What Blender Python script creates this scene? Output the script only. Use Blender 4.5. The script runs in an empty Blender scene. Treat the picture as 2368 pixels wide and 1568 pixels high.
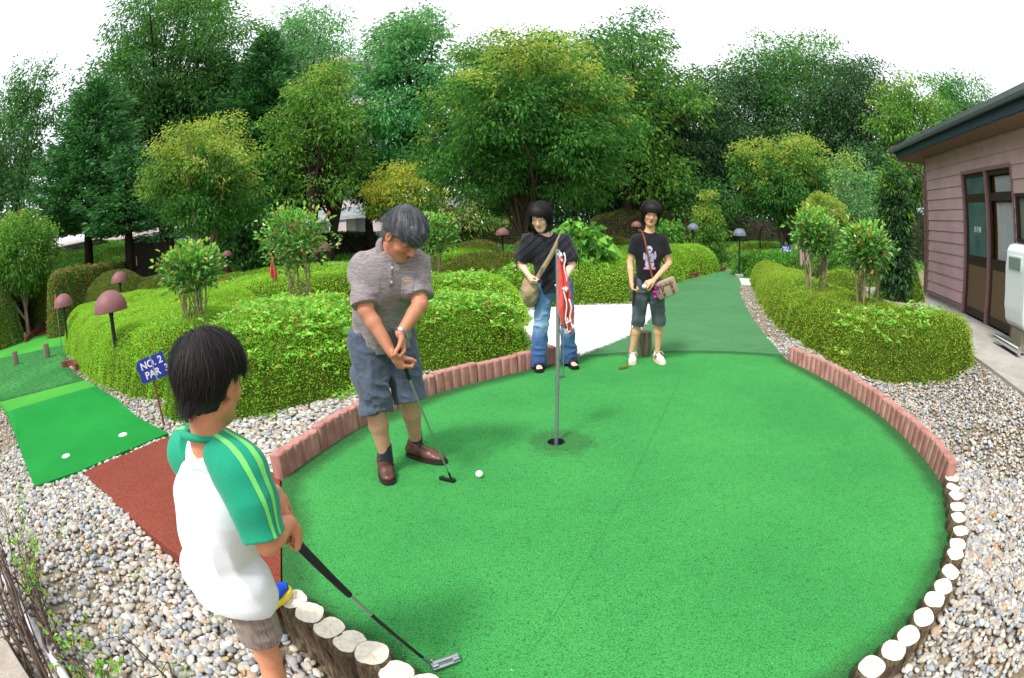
import bpy, bmesh, math, random
import numpy as np
from mathutils import Vector, Matrix
from mathutils.geometry import delaunay_2d_cdt
SCN=bpy.context.scene; COL=SCN.collection
rnd=random.Random(7); NR=np.random.RandomState(11)
# ---------------------------------------------------------------- lens geometry (wide fisheye lens, camera 1.36 m above the green)
KS=(0.05366545194801776, 0.00045994392485356714, -3.696256952745641e-05, 1.7842148517126558e-06)
PXS=36/2368.; CX,CY=1184,784; TILT=.22; ROLL=-.0332; CAMH=1.36
def _th(r): return r*(KS[0]+r*(KS[1]+r*(KS[2]+r*KS[3])))
def ray(px,py):
    x=(px-CX)*PXS; y=-(py-CY)*PXS; r=math.hypot(x,y)+1e-9; th=_th(r)
    a,b,c=math.sin(th)*x/r,math.sin(th)*y/r,math.cos(th)
    cr,sr=math.cos(ROLL),math.sin(ROLL); a,b=a*cr-b*sr,a*sr+b*cr
    return (a,c*math.cos(TILT)+b*math.sin(TILT),-c*math.sin(TILT)+b*math.cos(TILT))
def G(px,py,z=0.):                    # survey helper: where a sight line meets the ground at height z
    d=ray(px,py); k=(z-CAMH)/d[2]; return (d[0]*k,d[1]*k)
def A(px,py,D):                       # point on a sight line at horizontal distance D
    d=ray(px,py); k=D/math.hypot(d[0],d[1]); return Vector((d[0]*k,d[1]*k,CAMH+d[2]*k))
def AY(px,py,Y):
    d=ray(px,py); k=Y/d[1]; return Vector((d[0]*k,Y,CAMH+d[2]*k))
# ---------------------------------------------------------------- object helpers
def tag(o,label=None,cat=None,group=None,kind=None):
    if label: o['label']=label
    if cat: o['category']=cat
    if group: o['group']=group
    if kind: o['kind']=kind
    return o
def empty(name,loc=(0,0,0),rz=0,label=None,cat=None,group=None):
    o=bpy.data.objects.new(name,None); COL.objects.link(o); o.location=loc; o.rotation_euler=(0,0,rz)
    o.empty_display_size=.1
    return tag(o,label,cat,group)
def obj(name,me,mat=None,parent=None,loc=None):
    o=bpy.data.objects.new(name,me); COL.objects.link(o)
    if mat is not None:
        for m in (mat if isinstance(mat,(list,tuple)) else [mat]): me.materials.append(m)
    if parent: o.parent=parent
    if loc is not None: o.location=loc
    return o
def npmesh(name,V,F,smooth=True,mi=None,col=None):
    """V (n,3), F (m,k) with constant k, or a list of such arrays"""
    me=bpy.data.meshes.new(name); V=np.asarray(V,np.float32)
    Fs=F if isinstance(F,list) else [F]
    Fs=[np.asarray(f,np.int32) for f in Fs if len(f)]
    me.vertices.add(len(V)); me.vertices.foreach_set('co',V.ravel())
    nl=sum(f.size for f in Fs); nf=sum(len(f) for f in Fs)
    me.loops.add(nl); me.loops.foreach_set('vertex_index',np.concatenate([f.ravel() for f in Fs]))
    me.polygons.add(nf)
    tot=np.concatenate([np.full(len(f),f.shape[1],np.int32) for f in Fs])
    st=np.zeros(nf,np.int32); st[1:]=np.cumsum(tot)[:-1]
    me.polygons.foreach_set('loop_start',st); me.polygons.foreach_set('loop_total',tot)
    me.polygons.foreach_set('use_smooth',np.full(nf,bool(smooth)))
    if mi is not None: me.polygons.foreach_set('material_index',np.asarray(mi,np.int32))
    me.update(calc_edges=True)
    if col is not None:
        ca=me.color_attributes.new('Col','FLOAT_COLOR','POINT'); c=np.ones((len(V),4),np.float32); c[:,:3]=col
        ca.data.foreach_set('color',c.ravel())
    return me
def bmf(name,bm,smooth=False,angle=None):
    me=bpy.data.meshes.new(name)
    bmesh.ops.recalc_face_normals(bm,faces=bm.faces)
    bm.to_mesh(me); bm.free()
    if smooth or angle:
        me.polygons.foreach_set('use_smooth',[True]*len(me.polygons))
        if angle:
            me.set_sharp_from_angle(angle=math.radians(angle))
    return me
def box(bm,c,s,rz=0,bev=0,M=None):
    r=bmesh.ops.create_cube(bm,size=1.0); vs=r['verts']
    m=Matrix.Translation(c)@Matrix.Rotation(rz,4,'Z')@Matrix.Diagonal((s[0],s[1],s[2],1))
    if M is not None: m=M@m
    bmesh.ops.transform(bm,matrix=m,verts=vs)
    if bev:
        es=list({e for v in vs for e in v.link_edges}); bmesh.ops.bevel(bm,geom=es,offset=bev,segments=2,affect='EDGES',profile=.6)
def tube(bm,pts,rad,seg=8,cap=True):
    """tapered tube through pts"""
    pts=[Vector(p) for p in pts]; n=len(pts); rs=rad if isinstance(rad,(list,tuple)) else [rad]*n
    rings=[]; up=None
    for i,p in enumerate(pts):
        t=(pts[min(i+1,n-1)]-pts[max(i-1,0)]).normalized()
        if up is None: up=t.orthogonal().normalized()
        else:
            up=up-t*up.dot(t)
            up=up.normalized() if up.length>1e-6 else t.orthogonal().normalized()
        b=t.cross(up)
        rings.append([bm.verts.new(p+(up*math.cos(a)+b*math.sin(a))*rs[i]) for a in [2*math.pi*k/seg for k in range(seg)]])
    for i in range(n-1):
        for k in range(seg):
            bm.faces.new((rings[i][k],rings[i][(k+1)%seg],rings[i+1][(k+1)%seg],rings[i+1][k]))
    if cap:
        bm.faces.new(rings[0][::-1]); bm.faces.new(rings[-1])
def lathe(bm,prof,seg=24,M=None,cap=False):
    rings=[]
    for r,z in prof:
        ring=[]
        for k in range(seg):
            a=2*math.pi*k/seg; v=Vector((r*math.cos(a),r*math.sin(a),z))
            if M is not None: v=M@v
            ring.append(bm.verts.new(v))
        rings.append(ring)
    for i in range(len(rings)-1):
        for k in range(seg): bm.faces.new((rings[i][k],rings[i][(k+1)%seg],rings[i+1][(k+1)%seg],rings[i+1][k]))
    if cap:
        bm.faces.new(rings[0][::-1]); bm.faces.new(rings[-1])
def prism(bm,poly,h,M=None):
    """poly in XY, extruded by h along Z"""
    lo=[bm.verts.new((M@Vector((x,y,0))) if M is not None else (x,y,0)) for x,y in poly]
    hi=[bm.verts.new((M@Vector((x,y,h))) if M is not None else (x,y,h)) for x,y in poly]
    n=len(poly)
    bm.faces.new(lo[::-1]); bm.faces.new(hi)
    for i in range(n): bm.faces.new((lo[i],lo[(i+1)%n],hi[(i+1)%n],hi[i]))
def catmull(P,step=None,closed=False,n=8):
    P=[np.array(p,float) for p in P]; out=[]; m=len(P)
    g=(lambda i:P[i%m]) if closed else (lambda i:P[min(max(i,0),m-1)])
    for i in range(m if closed else m-1):
        a,b,c,d=g(i-1),g(i),g(i+1),g(i+2)
        for k in range(n):
            t=k/n; out.append(.5*((2*b)+(c-a)*t+(2*a-5*b+4*c-d)*t*t+(-a+3*b-3*c+d)*t**3))
    if not closed: out.append(P[-1])
    out=np.array(out)
    if step:
        if closed: out=np.vstack([out,out[:1]])
        s=np.r_[0,np.cumsum(np.linalg.norm(np.diff(out,axis=0),axis=1))]; k=max(2,int(round(s[-1]/step))+1)
        q=np.linspace(0,s[-1],k); out=np.stack([np.interp(q,s,out[:,j]) for j in range(out.shape[1])],1)
        if closed: out=out[:-1]
    return out
def inpoly(X,Y,poly):
    poly=np.asarray(poly); ins=np.zeros(np.shape(X),bool); n=len(poly); j=n-1
    for i in range(n):
        xi,yi=poly[i][:2]; xj,yj=poly[j][:2]
        c=((yi>Y)!=(yj>Y))&(X<(xj-xi)*(Y-yi)/((yj-yi)+1e-12)+xi); ins^=c; j=i
    return ins
def dpoly(X,Y,poly):
    poly=np.asarray(poly)[:,:2]; d=np.full(np.shape(X),1e9); n=len(poly)
    for i in range(n):
        a=poly[i]; b=poly[(i+1)%n]; ab=b-a; L=ab@ab+1e-12
        t=np.clip(((X-a[0])*ab[0]+(Y-a[1])*ab[1])/L,0,1)
        d=np.minimum(d,np.hypot(X-a[0]-t*ab[0],Y-a[1]-t*ab[1]))
    return d
def vnoise(P,scale,seed=0):
    """cheap smooth value noise in 3D, -1..1"""
    P=np.asarray(P,float)*scale+seed*17.31; i=np.floor(P).astype(np.int64); f=P-i; f=f*f*(3-2*f)
    def h(ix,iy,iz):
        n=(ix*374761393+iy*668265263+iz*2147483647+seed*974711)&0xffffffff
        n=((n^(n>>13))*1274126177)&0xffffffff; return ((n^(n>>16))&0xffff)/32767.5-1
    r=0
    for dx in (0,1):
        for dy in (0,1):
            for dz in (0,1):
                w=(f[...,0] if dx else 1-f[...,0])*(f[...,1] if dy else 1-f[...,1])*(f[...,2] if dz else 1-f[...,2])
                r=r+w*h(i[...,0]+dx,i[...,1]+dy,i[...,2]+dz)
    return r
def sm(t):
    t=np.clip(t,0,1); return t*t*(3-2*t)
ORD=['first','second','third','fourth','fifth','sixth','seventh','eighth','ninth','tenth','eleventh','twelfth','thirteenth','fourteenth','fifteenth','sixteenth','seventeenth','eighteenth','nineteenth','twentieth']
# ---------------------------------------------------------------- material helpers
def srgb(r,g,b):
    f=lambda c:(c/255/12.92) if c/255<=.04045 else ((c/255+.055)/1.055)**2.4
    return (f(r),f(g),f(b),1)
class N:
    def __init__(s,name):
        s.m=bpy.data.materials.new(name); s.m.use_nodes=True; s.t=s.m.node_tree; s.n=s.t.nodes; s.l=s.t.links
        s.b=s.n['Principled BSDF']; s.out=s.n['Material Output']
    def node(s,t,**k):
        n=s.n.new(t)
        for a,v in k.items(): setattr(n,a,v)
        return n
    def inp(s,n,i,v):
        if hasattr(v,'is_output') or isinstance(v,bpy.types.NodeSocket): s.l.new(v,n.inputs[i])
        else:
            if isinstance(v,tuple) and len(v)==3 and n.inputs[i].type=='RGBA': v=(*v,1)
            n.inputs[i].default_value=v
    def coord(s,kind='Object'):
        return s.node('ShaderNodeTexCoord').outputs[kind]
    def noise(s,scale,detail=3,rough=.6,vec=None,dist=0):
        n=s.node('ShaderNodeTexNoise'); n.inputs['Scale'].default_value=scale; n.inputs['Detail'].default_value=detail
        n.inputs['Roughness'].default_value=rough; n.inputs['Distortion'].default_value=dist
        s.l.new(vec if vec is not None else s.coord(),n.inputs['Vector']); return n.outputs['Fac']
    def ramp(s,fac,stops,interp='LINEAR'):
        n=s.node('ShaderNodeValToRGB'); cr=n.color_ramp; cr.interpolation=interp
        while len(cr.elements)<len(stops): cr.elements.new(.5)
        for e,(p,c) in zip(cr.elements,stops):
            e.position=p; e.color=(c,c,c,1) if isinstance(c,(int,float)) else (tuple(c)+(1,))[:4]
        s.l.new(fac,n.inputs[0]); return n.outputs[0]
    def mix(s,fac,a,b,mode='MIX'):
        n=s.node('ShaderNodeMix',data_type='RGBA',blend_type=mode)
        for sock,v in ((n.inputs[0],fac),(n.inputs[6],a),(n.inputs[7],b)):
            if isinstance(v,bpy.types.NodeSocket): s.l.new(v,sock)
            else: sock.default_value=v if not (isinstance(v,tuple) and len(v)==3) else (*v,1)
        return n.outputs[2]
    def math(s,op,a,b=0.,c=None,clamp=False):
        n=s.node('ShaderNodeMath',operation=op,use_clamp=clamp)
        for i,v in enumerate((a,b) if c is None else (a,b,c)):
            if isinstance(v,bpy.types.NodeSocket): s.l.new(v,n.inputs[i])
            else: n.inputs[i].default_value=v
        return n.outputs[0]
    def mapping(s,vec,scale=(1,1,1),rot=(0,0,0),loc=(0,0,0)):
        n=s.node('ShaderNodeMapping'); n.inputs['Scale'].default_value=scale; n.inputs['Rotation'].default_value=rot; n.inputs['Location'].default_value=loc
        s.l.new(vec,n.inputs['Vector']); return n.outputs[0]
    def bump(s,h,strength=.3,dist=.01):
        n=s.node('ShaderNodeBump'); n.inputs['Strength'].default_value=strength; n.inputs['Distance'].default_value=dist
        s.l.new(h,n.inputs['Height']); s.l.new(n.outputs[0],s.b.inputs['Normal']); return n.outputs[0]
    def set(s,col=None,rough=None,spec=None,metal=None,**k):
        for i,v in (('Base Color',col),('Roughness',rough),('Specular IOR Level',spec),('Metallic',metal)):
            if v is not None: s.inp(s.b,i,v)
        for i,v in k.items(): s.inp(s.b,i,v)
        return s
def simple(name,col,rough=.6,spec=.4,metal=0,var=.12,scale=20,bump=0):
    n=N(name); c=col[:3] if len(col)==4 else col
    f=n.noise(scale,4); lo=tuple(x*(1-var) for x in c); hi=tuple(min(1,x*(1+var)) for x in c)
    n.set(n.ramp(f,[(.3,lo),(.7,hi)]),rough,spec,metal)
    if bump: n.bump(n.noise(scale*4,3),bump,.01)
    return n.m
# ================================================================ camera, light, sky
def setup():
    cd=bpy.data.cameras.new('camera'); co=bpy.data.objects.new('camera',cd); COL.objects.link(co); SCN.camera=co
    cd.type='PANO'; cd.panorama_type='FISHEYE_LENS_POLYNOMIAL'; cd.sensor_fit='HORIZONTAL'
    cd.sensor_width=36; cd.sensor_height=36*678/1024; cd.fisheye_fov=math.radians(360); cd.fisheye_polynomial_k0=0
    for i,k in enumerate(KS): setattr(cd,'fisheye_polynomial_k%d'%(i+1),-k)
    cd.clip_start=.02; cd.clip_end=2000
    f=Vector((0,math.cos(TILT),-math.sin(TILT))); up=Vector((0,math.sin(TILT),math.cos(TILT))); rt=Vector((1,0,0))
    c,s=math.cos(ROLL),math.sin(ROLL); Rr=rt*c+up*s; U=-rt*s+up*c
    m=Matrix((Rr,U,-f)).transposed().to_4x4(); m.translation=(0,0,CAMH); co.matrix_world=m
    w=bpy.data.worlds.new('World'); SCN.world=w; w.use_nodes=True; t=w.node_tree; bg=t.nodes['Background']
    EL,AZ=math.radians(58),math.radians(215)      # sun high behind the left shoulder
    sky=t.nodes.new('ShaderNodeTexSky'); sky.sky_type='NISHITA'; sky.sun_disc=False; sky.sun_elevation=EL
    sky.sun_rotation=AZ; sky.air_density=1.2; sky.dust_density=4; sky.ozone_density=1
    # a bright cloud layer over the blue
    tc=t.nodes.new('ShaderNodeTexCoord'); nz=t.nodes.new('ShaderNodeTexNoise'); nz.inputs['Scale'].default_value=1.6; nz.inputs['Detail'].default_value=5
    t.links.new(tc.outputs['Generated'],nz.inputs['Vector'])
    rp=t.nodes.new('ShaderNodeValToRGB'); rp.color_ramp.elements[0].position=.25; rp.color_ramp.elements[0].color=(.78,.78,.78,1); rp.color_ramp.elements[1].position=.6; rp.color_ramp.elements[1].color=(.97,.97,.97,1)
    t.links.new(nz.outputs['Fac'],rp.inputs[0])
    mx=t.nodes.new('ShaderNodeMix'); mx.data_type='RGBA'; mx.inputs[7].default_value=(8.6,9.0,9.6,1)
    t.links.new(rp.outputs[0],mx.inputs[0]); t.links.new(sky.outputs[0],mx.inputs[6]); t.links.new(mx.outputs[2],bg.inputs[0])
    bg.inputs[1].default_value=.115
    ld=bpy.data.lights.new('sun','SUN'); ld.energy=2.2; ld.angle=math.radians(10); ld.color=(1,.965,.9)
    lo=bpy.data.objects.new('sun',ld); COL.objects.link(lo)
    # direction towards the sun; Nishita rotation 0 = +Y, growing clockwise
    d=Vector((math.sin(AZ)*math.cos(EL),math.cos(AZ)*math.cos(EL),math.sin(EL)))
    lo.rotation_euler=(-d).to_track_quat('-Z','Y').to_euler()
    SCN.view_settings.view_transform='Standard'; SCN.view_settings.look='None'; SCN.view_settings.exposure=EXPO; SCN.view_settings.gamma=1
    cy=SCN.cycles; cy.max_bounces=6; cy.diffuse_bounces=3; cy.glossy_bounces=2; cy.transmission_bounces=4; cy.transparent_max_bounces=6
    cy.use_denoising=True; cy.use_adaptive_sampling=True; cy.adaptive_threshold=.02; cy.caustics_reflective=False; cy.caustics_refractive=False
    try: cy.denoiser='OPENIMAGEDENOISE'
    except Exception: pass
EXPO=.66
setup()
# ================================================================ layout outlines (metres)
LB=[(-1.38,2.46),(-1.27,2.86),(-1.09,3.35),(-.72,3.98),(-.33,4.36),(.05,4.65),(.43,4.90)]       # left brick curve, inner edge
RB=[(2.89,4.60),(2.91,4.16),(2.92,3.70),(2.89,3.19),(2.84,2.78),(2.73,2.32),(2.62,1.95),(2.50,1.69)]
LOGR=catmull([(2.62,1.76),(2.46,1.55),(2.30,1.37),(2.12,1.18),(1.92,1.03),(1.70,.90),(1.45,.79),(1.22,.72),(1.00,.69)],step=.122)
LOGF=catmull([(1.00,.69),(.7,.66),(.3,.71),(0,.81),(-.33,.97)],step=.122)
LOGL=catmull([(-.86,1.34),(-.76,1.27),(-.65,1.20),(-.55,1.135),(-.45,1.07),(-.36,1.0),(-.30,.965)],step=.122)
SEAM=[(.74,5.19),(1.3,5.24),(2.0,5.18),(2.6,5.0),(2.95,4.83)]
GREEN=np.array(list(map(tuple,catmull(LB,step=.1)))+[(.60,5.03)]+list(map(tuple,catmull(SEAM,step=.15)))+list(map(tuple,catmull(RB,step=.1)))
   +[tuple(p) for p in LOGR[1:]]+[tuple(p) for p in LOGF[1:-1]]+[tuple(p) for p in LOGL[::-1]]+[(-.97,1.45),(-1.1,1.78),(-1.24,2.1),(-1.32,2.29)])
CUP=G(1286,1024)
def hz(X,Y):
    X=np.asarray(X,float); Y=np.asarray(Y,float)
    z=-.15*sm((1.85-Y)/.55)*sm((X+2.7)/.8)*sm((1.9-X)/1.0)
    u=.907*X-.4207*Y; z=z+.33*sm((u-1.72)/1.3)*sm((22-Y)/8)
    az=np.arctan2(X,Y); D=np.hypot(X,Y)
    z=z+2.0*sm((D-19)/10)*sm((-.35-az)/.5)+1.2*sm((D-24)/20)*sm((az+.4)/.3)*0
    z=z+.6*sm((D-20)/16)
    return z
def GT(px,py,dz=0.):
    z=0.
    for _ in range(25):
        x,y=G(px,py,z+dz); z=.5*z+.5*float(hz(x,y))
    return (x,y)
SHEETS=[];HEDGES=[]
# ================================================================ ground sheet
def build_ground():
    def axis(lo,hi,f0,f1):
        a=list(np.arange(f0,f1,.12)); s=.14
        x=a[-1]
        while x<hi: s*=1.13; x+=s; a.append(x)
        s=.14; x=f0; b=[]
        while x>lo: s*=1.13; x-=s; b.append(x)
        return np.array(b[::-1]+a)
    xs=axis(-420,420,-5,8); ys=axis(-60,700,-.5,7)
    X,Y=np.meshgrid(xs,ys); Z=hz(X,Y)-.025+.006*vnoise(np.stack([X,Y,0*X],-1),2.5,3)*(np.hypot(X,Y)<20)
    Z[inpoly(X,Y,GREEN)&(dpoly(X,Y,GREEN)>.13)]=-.2
    V=np.stack([X,Y,Z],-1).reshape(-1,3); ny,nx=X.shape
    i=np.arange(ny*nx).reshape(ny,nx); F=np.stack([i[:-1,:-1],i[:-1,1:],i[1:,1:],i[1:,:-1]],-1).reshape(-1,4)
    n=N('soil'); o=n.coord(); a=n.noise(1.3,5,.6,o); b=n.noise(60,4,.7,o)
    c1=n.ramp(a,[(.35,srgb(140,124,102)),(.6,srgb(162,150,128)),(.75,srgb(124,124,90))]); c2=n.ramp(b,[(.3,.45),(.7,1.2)])
    n.set(n.mix(1,c1,c2,'MULTIPLY'),.95,.1); n.bump(b,.8,.02)
    tag(obj('ground',npmesh('ground',V,F),n.m),kind='structure')
build_ground()
# ================================================================ artificial turf sheets
def sheet(name,poly,mat,zf=lambda x,y:0*x+.004,grid=.12,thick=.03,hole=None,edge_rough=.004,parent=None):
    poly=np.asarray(poly,float); SHEETS.append(poly); xs=np.arange(poly[:,0].min(),poly[:,0].max(),grid); ys=np.arange(poly[:,1].min(),poly[:,1].max(),grid)
    X,Y=np.meshgrid(xs,ys); X=X.ravel()+NR.uniform(-.2,.2,X.size)*grid; Y=Y.ravel()+NR.uniform(-.2,.2,Y.size)*grid
    k=inpoly(X,Y,poly)&(dpoly(X,Y,poly)>grid*.4)
    if hole is not None: k&=np.hypot(X-hole[0],Y-hole[1])>hole[2]+.02
    X,Y=X[k],Y[k]
    pts=[Vector(p[:2]) for p in poly]; nb=len(pts); ed=[(i,(i+1)%nb) for i in range(nb)]
    if hole is not None:
        h0=len(pts); hn=20; pts+=[Vector((hole[0]+hole[2]*math.cos(2*math.pi*i/hn),hole[1]+hole[2]*math.sin(2*math.pi*i/hn))) for i in range(hn)]
        ed+=[(h0+i,h0+(i+1)%hn) for i in range(hn)]
    pts+=[Vector(p) for p in zip(X,Y)]
    r=delaunay_2d_cdt(pts,ed,[],1,1e-6); V2=np.array([tuple(v) for v in r[0]]); F=np.array([f for f in r[2] if len(f)==3])
    if hole is not None:
        c=V2[F].mean(1); F=F[np.hypot(c[:,0]-hole[0],c[:,1]-hole[1])>hole[2]*.99]
    # order faces upward
    a=V2[F]; cr=(a[:,1,0]-a[:,0,0])*(a[:,2,1]-a[:,0,1])-(a[:,1,1]-a[:,0,1])*(a[:,2,0]-a[:,0,0]); F[cr<0]=F[cr<0][:,::-1]
    d=dpoly(V2[:,0],V2[:,1],poly); Z=zf(V2[:,0],V2[:,1])
    V=np.column_stack([V2,Z]); 
    # skirt
    nbv=len(poly); sk=np.column_stack([poly[:,:2],zf(poly[:,0],poly[:,1])]); lo=sk.copy(); lo[:,2]-=thick
    # boundary order of the triangulation may differ: add own ring
    base=len(V); V=np.vstack([V,sk,lo]); i=np.arange(nbv); j=(i+1)%nbv
    Q=np.stack([base+i,base+nbv+i,base+nbv+j,base+j],1)
    ds=np.concatenate([d,np.zeros(2*nbv)]); me=npmesh(name,V,[F,Q],smooth=False,col=np.stack([ds,ds,ds],1))
    return obj(name,me,mat,parent)
def turf(name,c0,c1,dark,flake=.55,edge=0.,stripes=None,speck=260,wear=None,cup=None):
    n=N(name); o=n.coord(); big=n.noise(1.1,4,.55,o); mid=n.noise(9,4,.6,o); fine=n.noise(speck*.55,2,.9,o); f2=n.noise(speck*.22,4,.9,o)
    c=n.mix(n.ramp(big,[(.35,0.),(.68,1.)]),c0,c1)
    c=n.mix(n.math('MULTIPLY',n.ramp(mid,[(.35,0.),(.75,1.)]),.10),c,dark)
    if stripes:
        s=n.noise(6,3,.6,n.mapping(o,scale=stripes[0],rot=(0,0,stripes[1]))); c=n.mix(n.math('MULTIPLY',n.ramp(s,[(.42,0.),(.62,1.)]),stripes[2]),c,wear or dark)
    c=n.mix(n.math('MULTIPLY',n.ramp(fine,[(.36,1.),(.49,0.)]),flake),c,dark)
    c=n.mix(n.math('MULTIPLY',n.ramp(f2,[(.37,1.),(.46,0.)]),flake*.8),c,dark)
    c=n.mix(n.math('MULTIPLY',n.ramp(fine,[(.56,0.),(.70,1.)]),.35),c,tuple(min(1,x*1.35+.02) for x in c1[:3]))
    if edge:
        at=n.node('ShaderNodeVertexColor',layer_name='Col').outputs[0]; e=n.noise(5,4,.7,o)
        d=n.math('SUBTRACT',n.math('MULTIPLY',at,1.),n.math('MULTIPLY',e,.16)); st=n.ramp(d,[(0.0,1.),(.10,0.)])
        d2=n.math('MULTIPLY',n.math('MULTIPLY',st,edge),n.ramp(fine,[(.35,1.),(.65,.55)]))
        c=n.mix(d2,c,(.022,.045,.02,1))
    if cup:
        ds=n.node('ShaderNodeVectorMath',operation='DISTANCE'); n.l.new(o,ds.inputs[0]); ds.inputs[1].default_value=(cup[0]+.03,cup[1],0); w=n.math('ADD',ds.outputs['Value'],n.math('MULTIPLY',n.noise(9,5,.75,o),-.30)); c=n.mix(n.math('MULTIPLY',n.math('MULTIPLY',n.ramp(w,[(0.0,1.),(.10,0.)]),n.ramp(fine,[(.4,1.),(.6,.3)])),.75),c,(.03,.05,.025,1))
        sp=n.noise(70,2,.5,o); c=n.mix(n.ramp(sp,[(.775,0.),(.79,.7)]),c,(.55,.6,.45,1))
    n.set(c,.93,.12); n.bump(fine,.9,.006); return n.m
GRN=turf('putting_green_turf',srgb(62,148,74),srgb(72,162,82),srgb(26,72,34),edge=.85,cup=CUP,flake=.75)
GRN2=turf('fairway_turf',srgb(58,122,68),srgb(70,138,76),srgb(44,96,60),flake=.35,stripes=((.6,9,1),.12,.8),wear=srgb(100,128,104))
GRN3=turf('fresh_turf',srgb(26,128,52),srgb(34,142,60),srgb(8,110,40),flake=.18,speck=400)
GRN4=turf('worn_turf',srgb(50,126,60),srgb(72,146,72),srgb(34,80,42),flake=.35,stripes=((1,5,1),.9,.75),wear=srgb(34,70,44),edge=.5)
GRN5=turf('yellowed_turf',srgb(64,150,54),srgb(78,164,62),srgb(34,110,40),flake=.3)
RED=turf('red_mat_fibre',srgb(124,62,50),srgb(138,74,60),srgb(88,34,26),flake=.6,speck=180)
RED.node_tree.nodes['Principled BSDF'].inputs['Roughness'].default_value=1
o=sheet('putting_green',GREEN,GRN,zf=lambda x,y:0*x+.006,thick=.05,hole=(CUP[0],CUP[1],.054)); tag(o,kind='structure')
# seams in the turf
bm=bmesh.new(); a=Vector((*G(1583,850),.0095)); b=Vector((*G(1212,1535),.0075)); t=(b-a).normalized(); s=Vector((-t.y,t.x,0))*.0011
bm.faces.new([bm.verts.new(v) for v in (a-s,a+s,b+s,b-s)]); sm_=obj('turf_seam',bmf('turf_seam',bm),simple('seam_dark',srgb(42,120,60),.95),o)
# cup
bm=bmesh.new(); lathe(bm,[(.0535,.0085),(.056,.010),(.058,.008)],28); lathe(bm,[(.0535,.0085),(.0530,-.1),(.001,-.1)],28)
cup=obj('golf_cup',bmf('golf_cup',bm,True),simple('cup_dark',srgb(38,44,40),.5),loc=(CUP[0],CUP[1],0)); tag(cup,'dark round cup sunk in the green where the red flag stands','golf hole')
# hump profile for the left fairway
def lz(x,y):
    # gentle fold along the back edge of the fresh mat
    a=np.array((-5.76,2.87)); b=np.array((-4.83,4.03)); t=(b-a)/np.linalg.norm(b-a); nn=np.array((t[1],-t[0]))
    d=(x-a[0])*nn[0]+(y-a[1])*nn[1]
    return .012+.075*np.exp(-((d-.25)/.45)**2)+.02*np.exp(-((d+.9)/.5)**2)
FRESH=[(-3.42,1.76),(-3.13,2.18),(-2.94,2.62),(-2.75,3.03),(-3.4,3.32),(-4.1,3.72),(-4.83,4.03),(-5.3,3.45),(-5.76,2.87),(-4.6,2.33)]
YEL=[(-5.80,2.89),(-5.33,3.47),(-4.86,4.06),(-5.15,4.22),(-5.5,4.38),(-6.1,3.75),(-6.7,3.2)]
OLD=[(-6.72,3.21),(-6.12,3.76),(-5.52,4.39),(-6.05,4.66),(-7.1,5.25),(-7.9,5.9),(-8.4,6.3),(-9.1,7.0),(-10.5,6.2),(-12.3,5.3),(-12,4.6),(-9.5,4.0)]
FARL=[(-9.12,7.01),(-10.0,7.9),(-11.35,9.0),(-12.3,9.0),(-14.4,7.4),(-16,6.3),(-14.5,5.7),(-12.32,5.31),(-10.5,6.22)]
REDP=[(-11.4,9.03),(-12.6,11.2),(-14.2,13.2),(-16,13.2),(-15.3,11.0),(-13.9,8.8),(-12.9,8.5),(-12.32,9.02)]
REDM=[(-3.10,2.17),(-2.71,3.0),(-2.0,2.76),(-1.42,2.52),(-1.335,2.29),(-1.25,2.1),(-1.11,1.78),(-.98,1.45),(-1.02,1.28),(-1.63,1.56),(-2.35,1.86)]
tag(sheet('fairway',FRESH,GRN3,zf=lz,thick=.11,grid=.15),kind='structure')
tag(sheet('fairway',YEL,GRN5,zf=lambda x,y:lz(x,y)-.004,thick=.1),kind='structure')
tag(sheet('fairway',OLD,GRN4,zf=lambda x,y:lz(x,y)-.004+hz(x,y),grid=.3,thick=.1),kind='structure')
tag(sheet('fairway',FARL,GRN5,zf=lambda x,y:0*x+.006+hz(x,y),grid=.4,thick=.1),kind='structure')
tag(sheet('red_path',REDP,RED,zf=lambda x,y:0*x+.006+hz(x,y),grid=.4,thick=.1),kind='structure')
tag(sheet('red_walkway',REDM,RED,zf=lambda x,y:0*x+.004,grid=.08,thick=.09),kind='structure')
FARF=[(.74,5.2),(1.3,5.25),(2.0,5.19),(2.6,5.01),(2.96,4.84),(3.08,5.24),(3.53,6.67),(4.22,8.46),(4.9,10.1),(5.7,11.6),(6.6,13.0),(8.4,15.6),(8.2,16.2),(7.1,15.1),(5.86,13.95),(4.61,12.45),(3.9,11.4),(3.3,10.2),(2.75,9.2),(2.4,8.3),(2.14,7.39),(1.70,6.39),(1.29,5.84)]
tag(sheet('fairway',FARF,GRN2,zf=lambda x,y:.002+hz(x,y)*.0+0*x,grid=.25,thick=.04),kind='structure')
WHT=[(.72,5.24),(1.27,5.87),(1.68,6.42),(2.12,7.42),(2.37,8.3),(2.36,8.41),(2.03,8.45),(1.06,8.48),(.55,8.3),(.15,7.9),(.05,7.2),(.2,6.4),(.4,5.8)]
n=N('white_sand_mat'); f=n.noise(30,4,.7); n.set(n.ramp(f,[(.3,(.80,.80,.79)),(.7,(.93,.93,.92))]),.9,.2); n.bump(f,.3,.01)
tag(sheet('white_bunker_mat',WHT,n.m,zf=lambda x,y:0*x+.0,grid=.3,thick=.03),'smooth white bunker mat spread behind the woman and girl','bunker mat')
tag(sheet('white_bunker_mat',[(5.55,11.3),(5.9,11.1),(6.5,12.3),(6.0,12.35)],n.m,zf=lambda x,y:0*x+.02,grid=.3,thick=.05),'small white bunker mat end beside the long right hedge','bunker mat')
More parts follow.
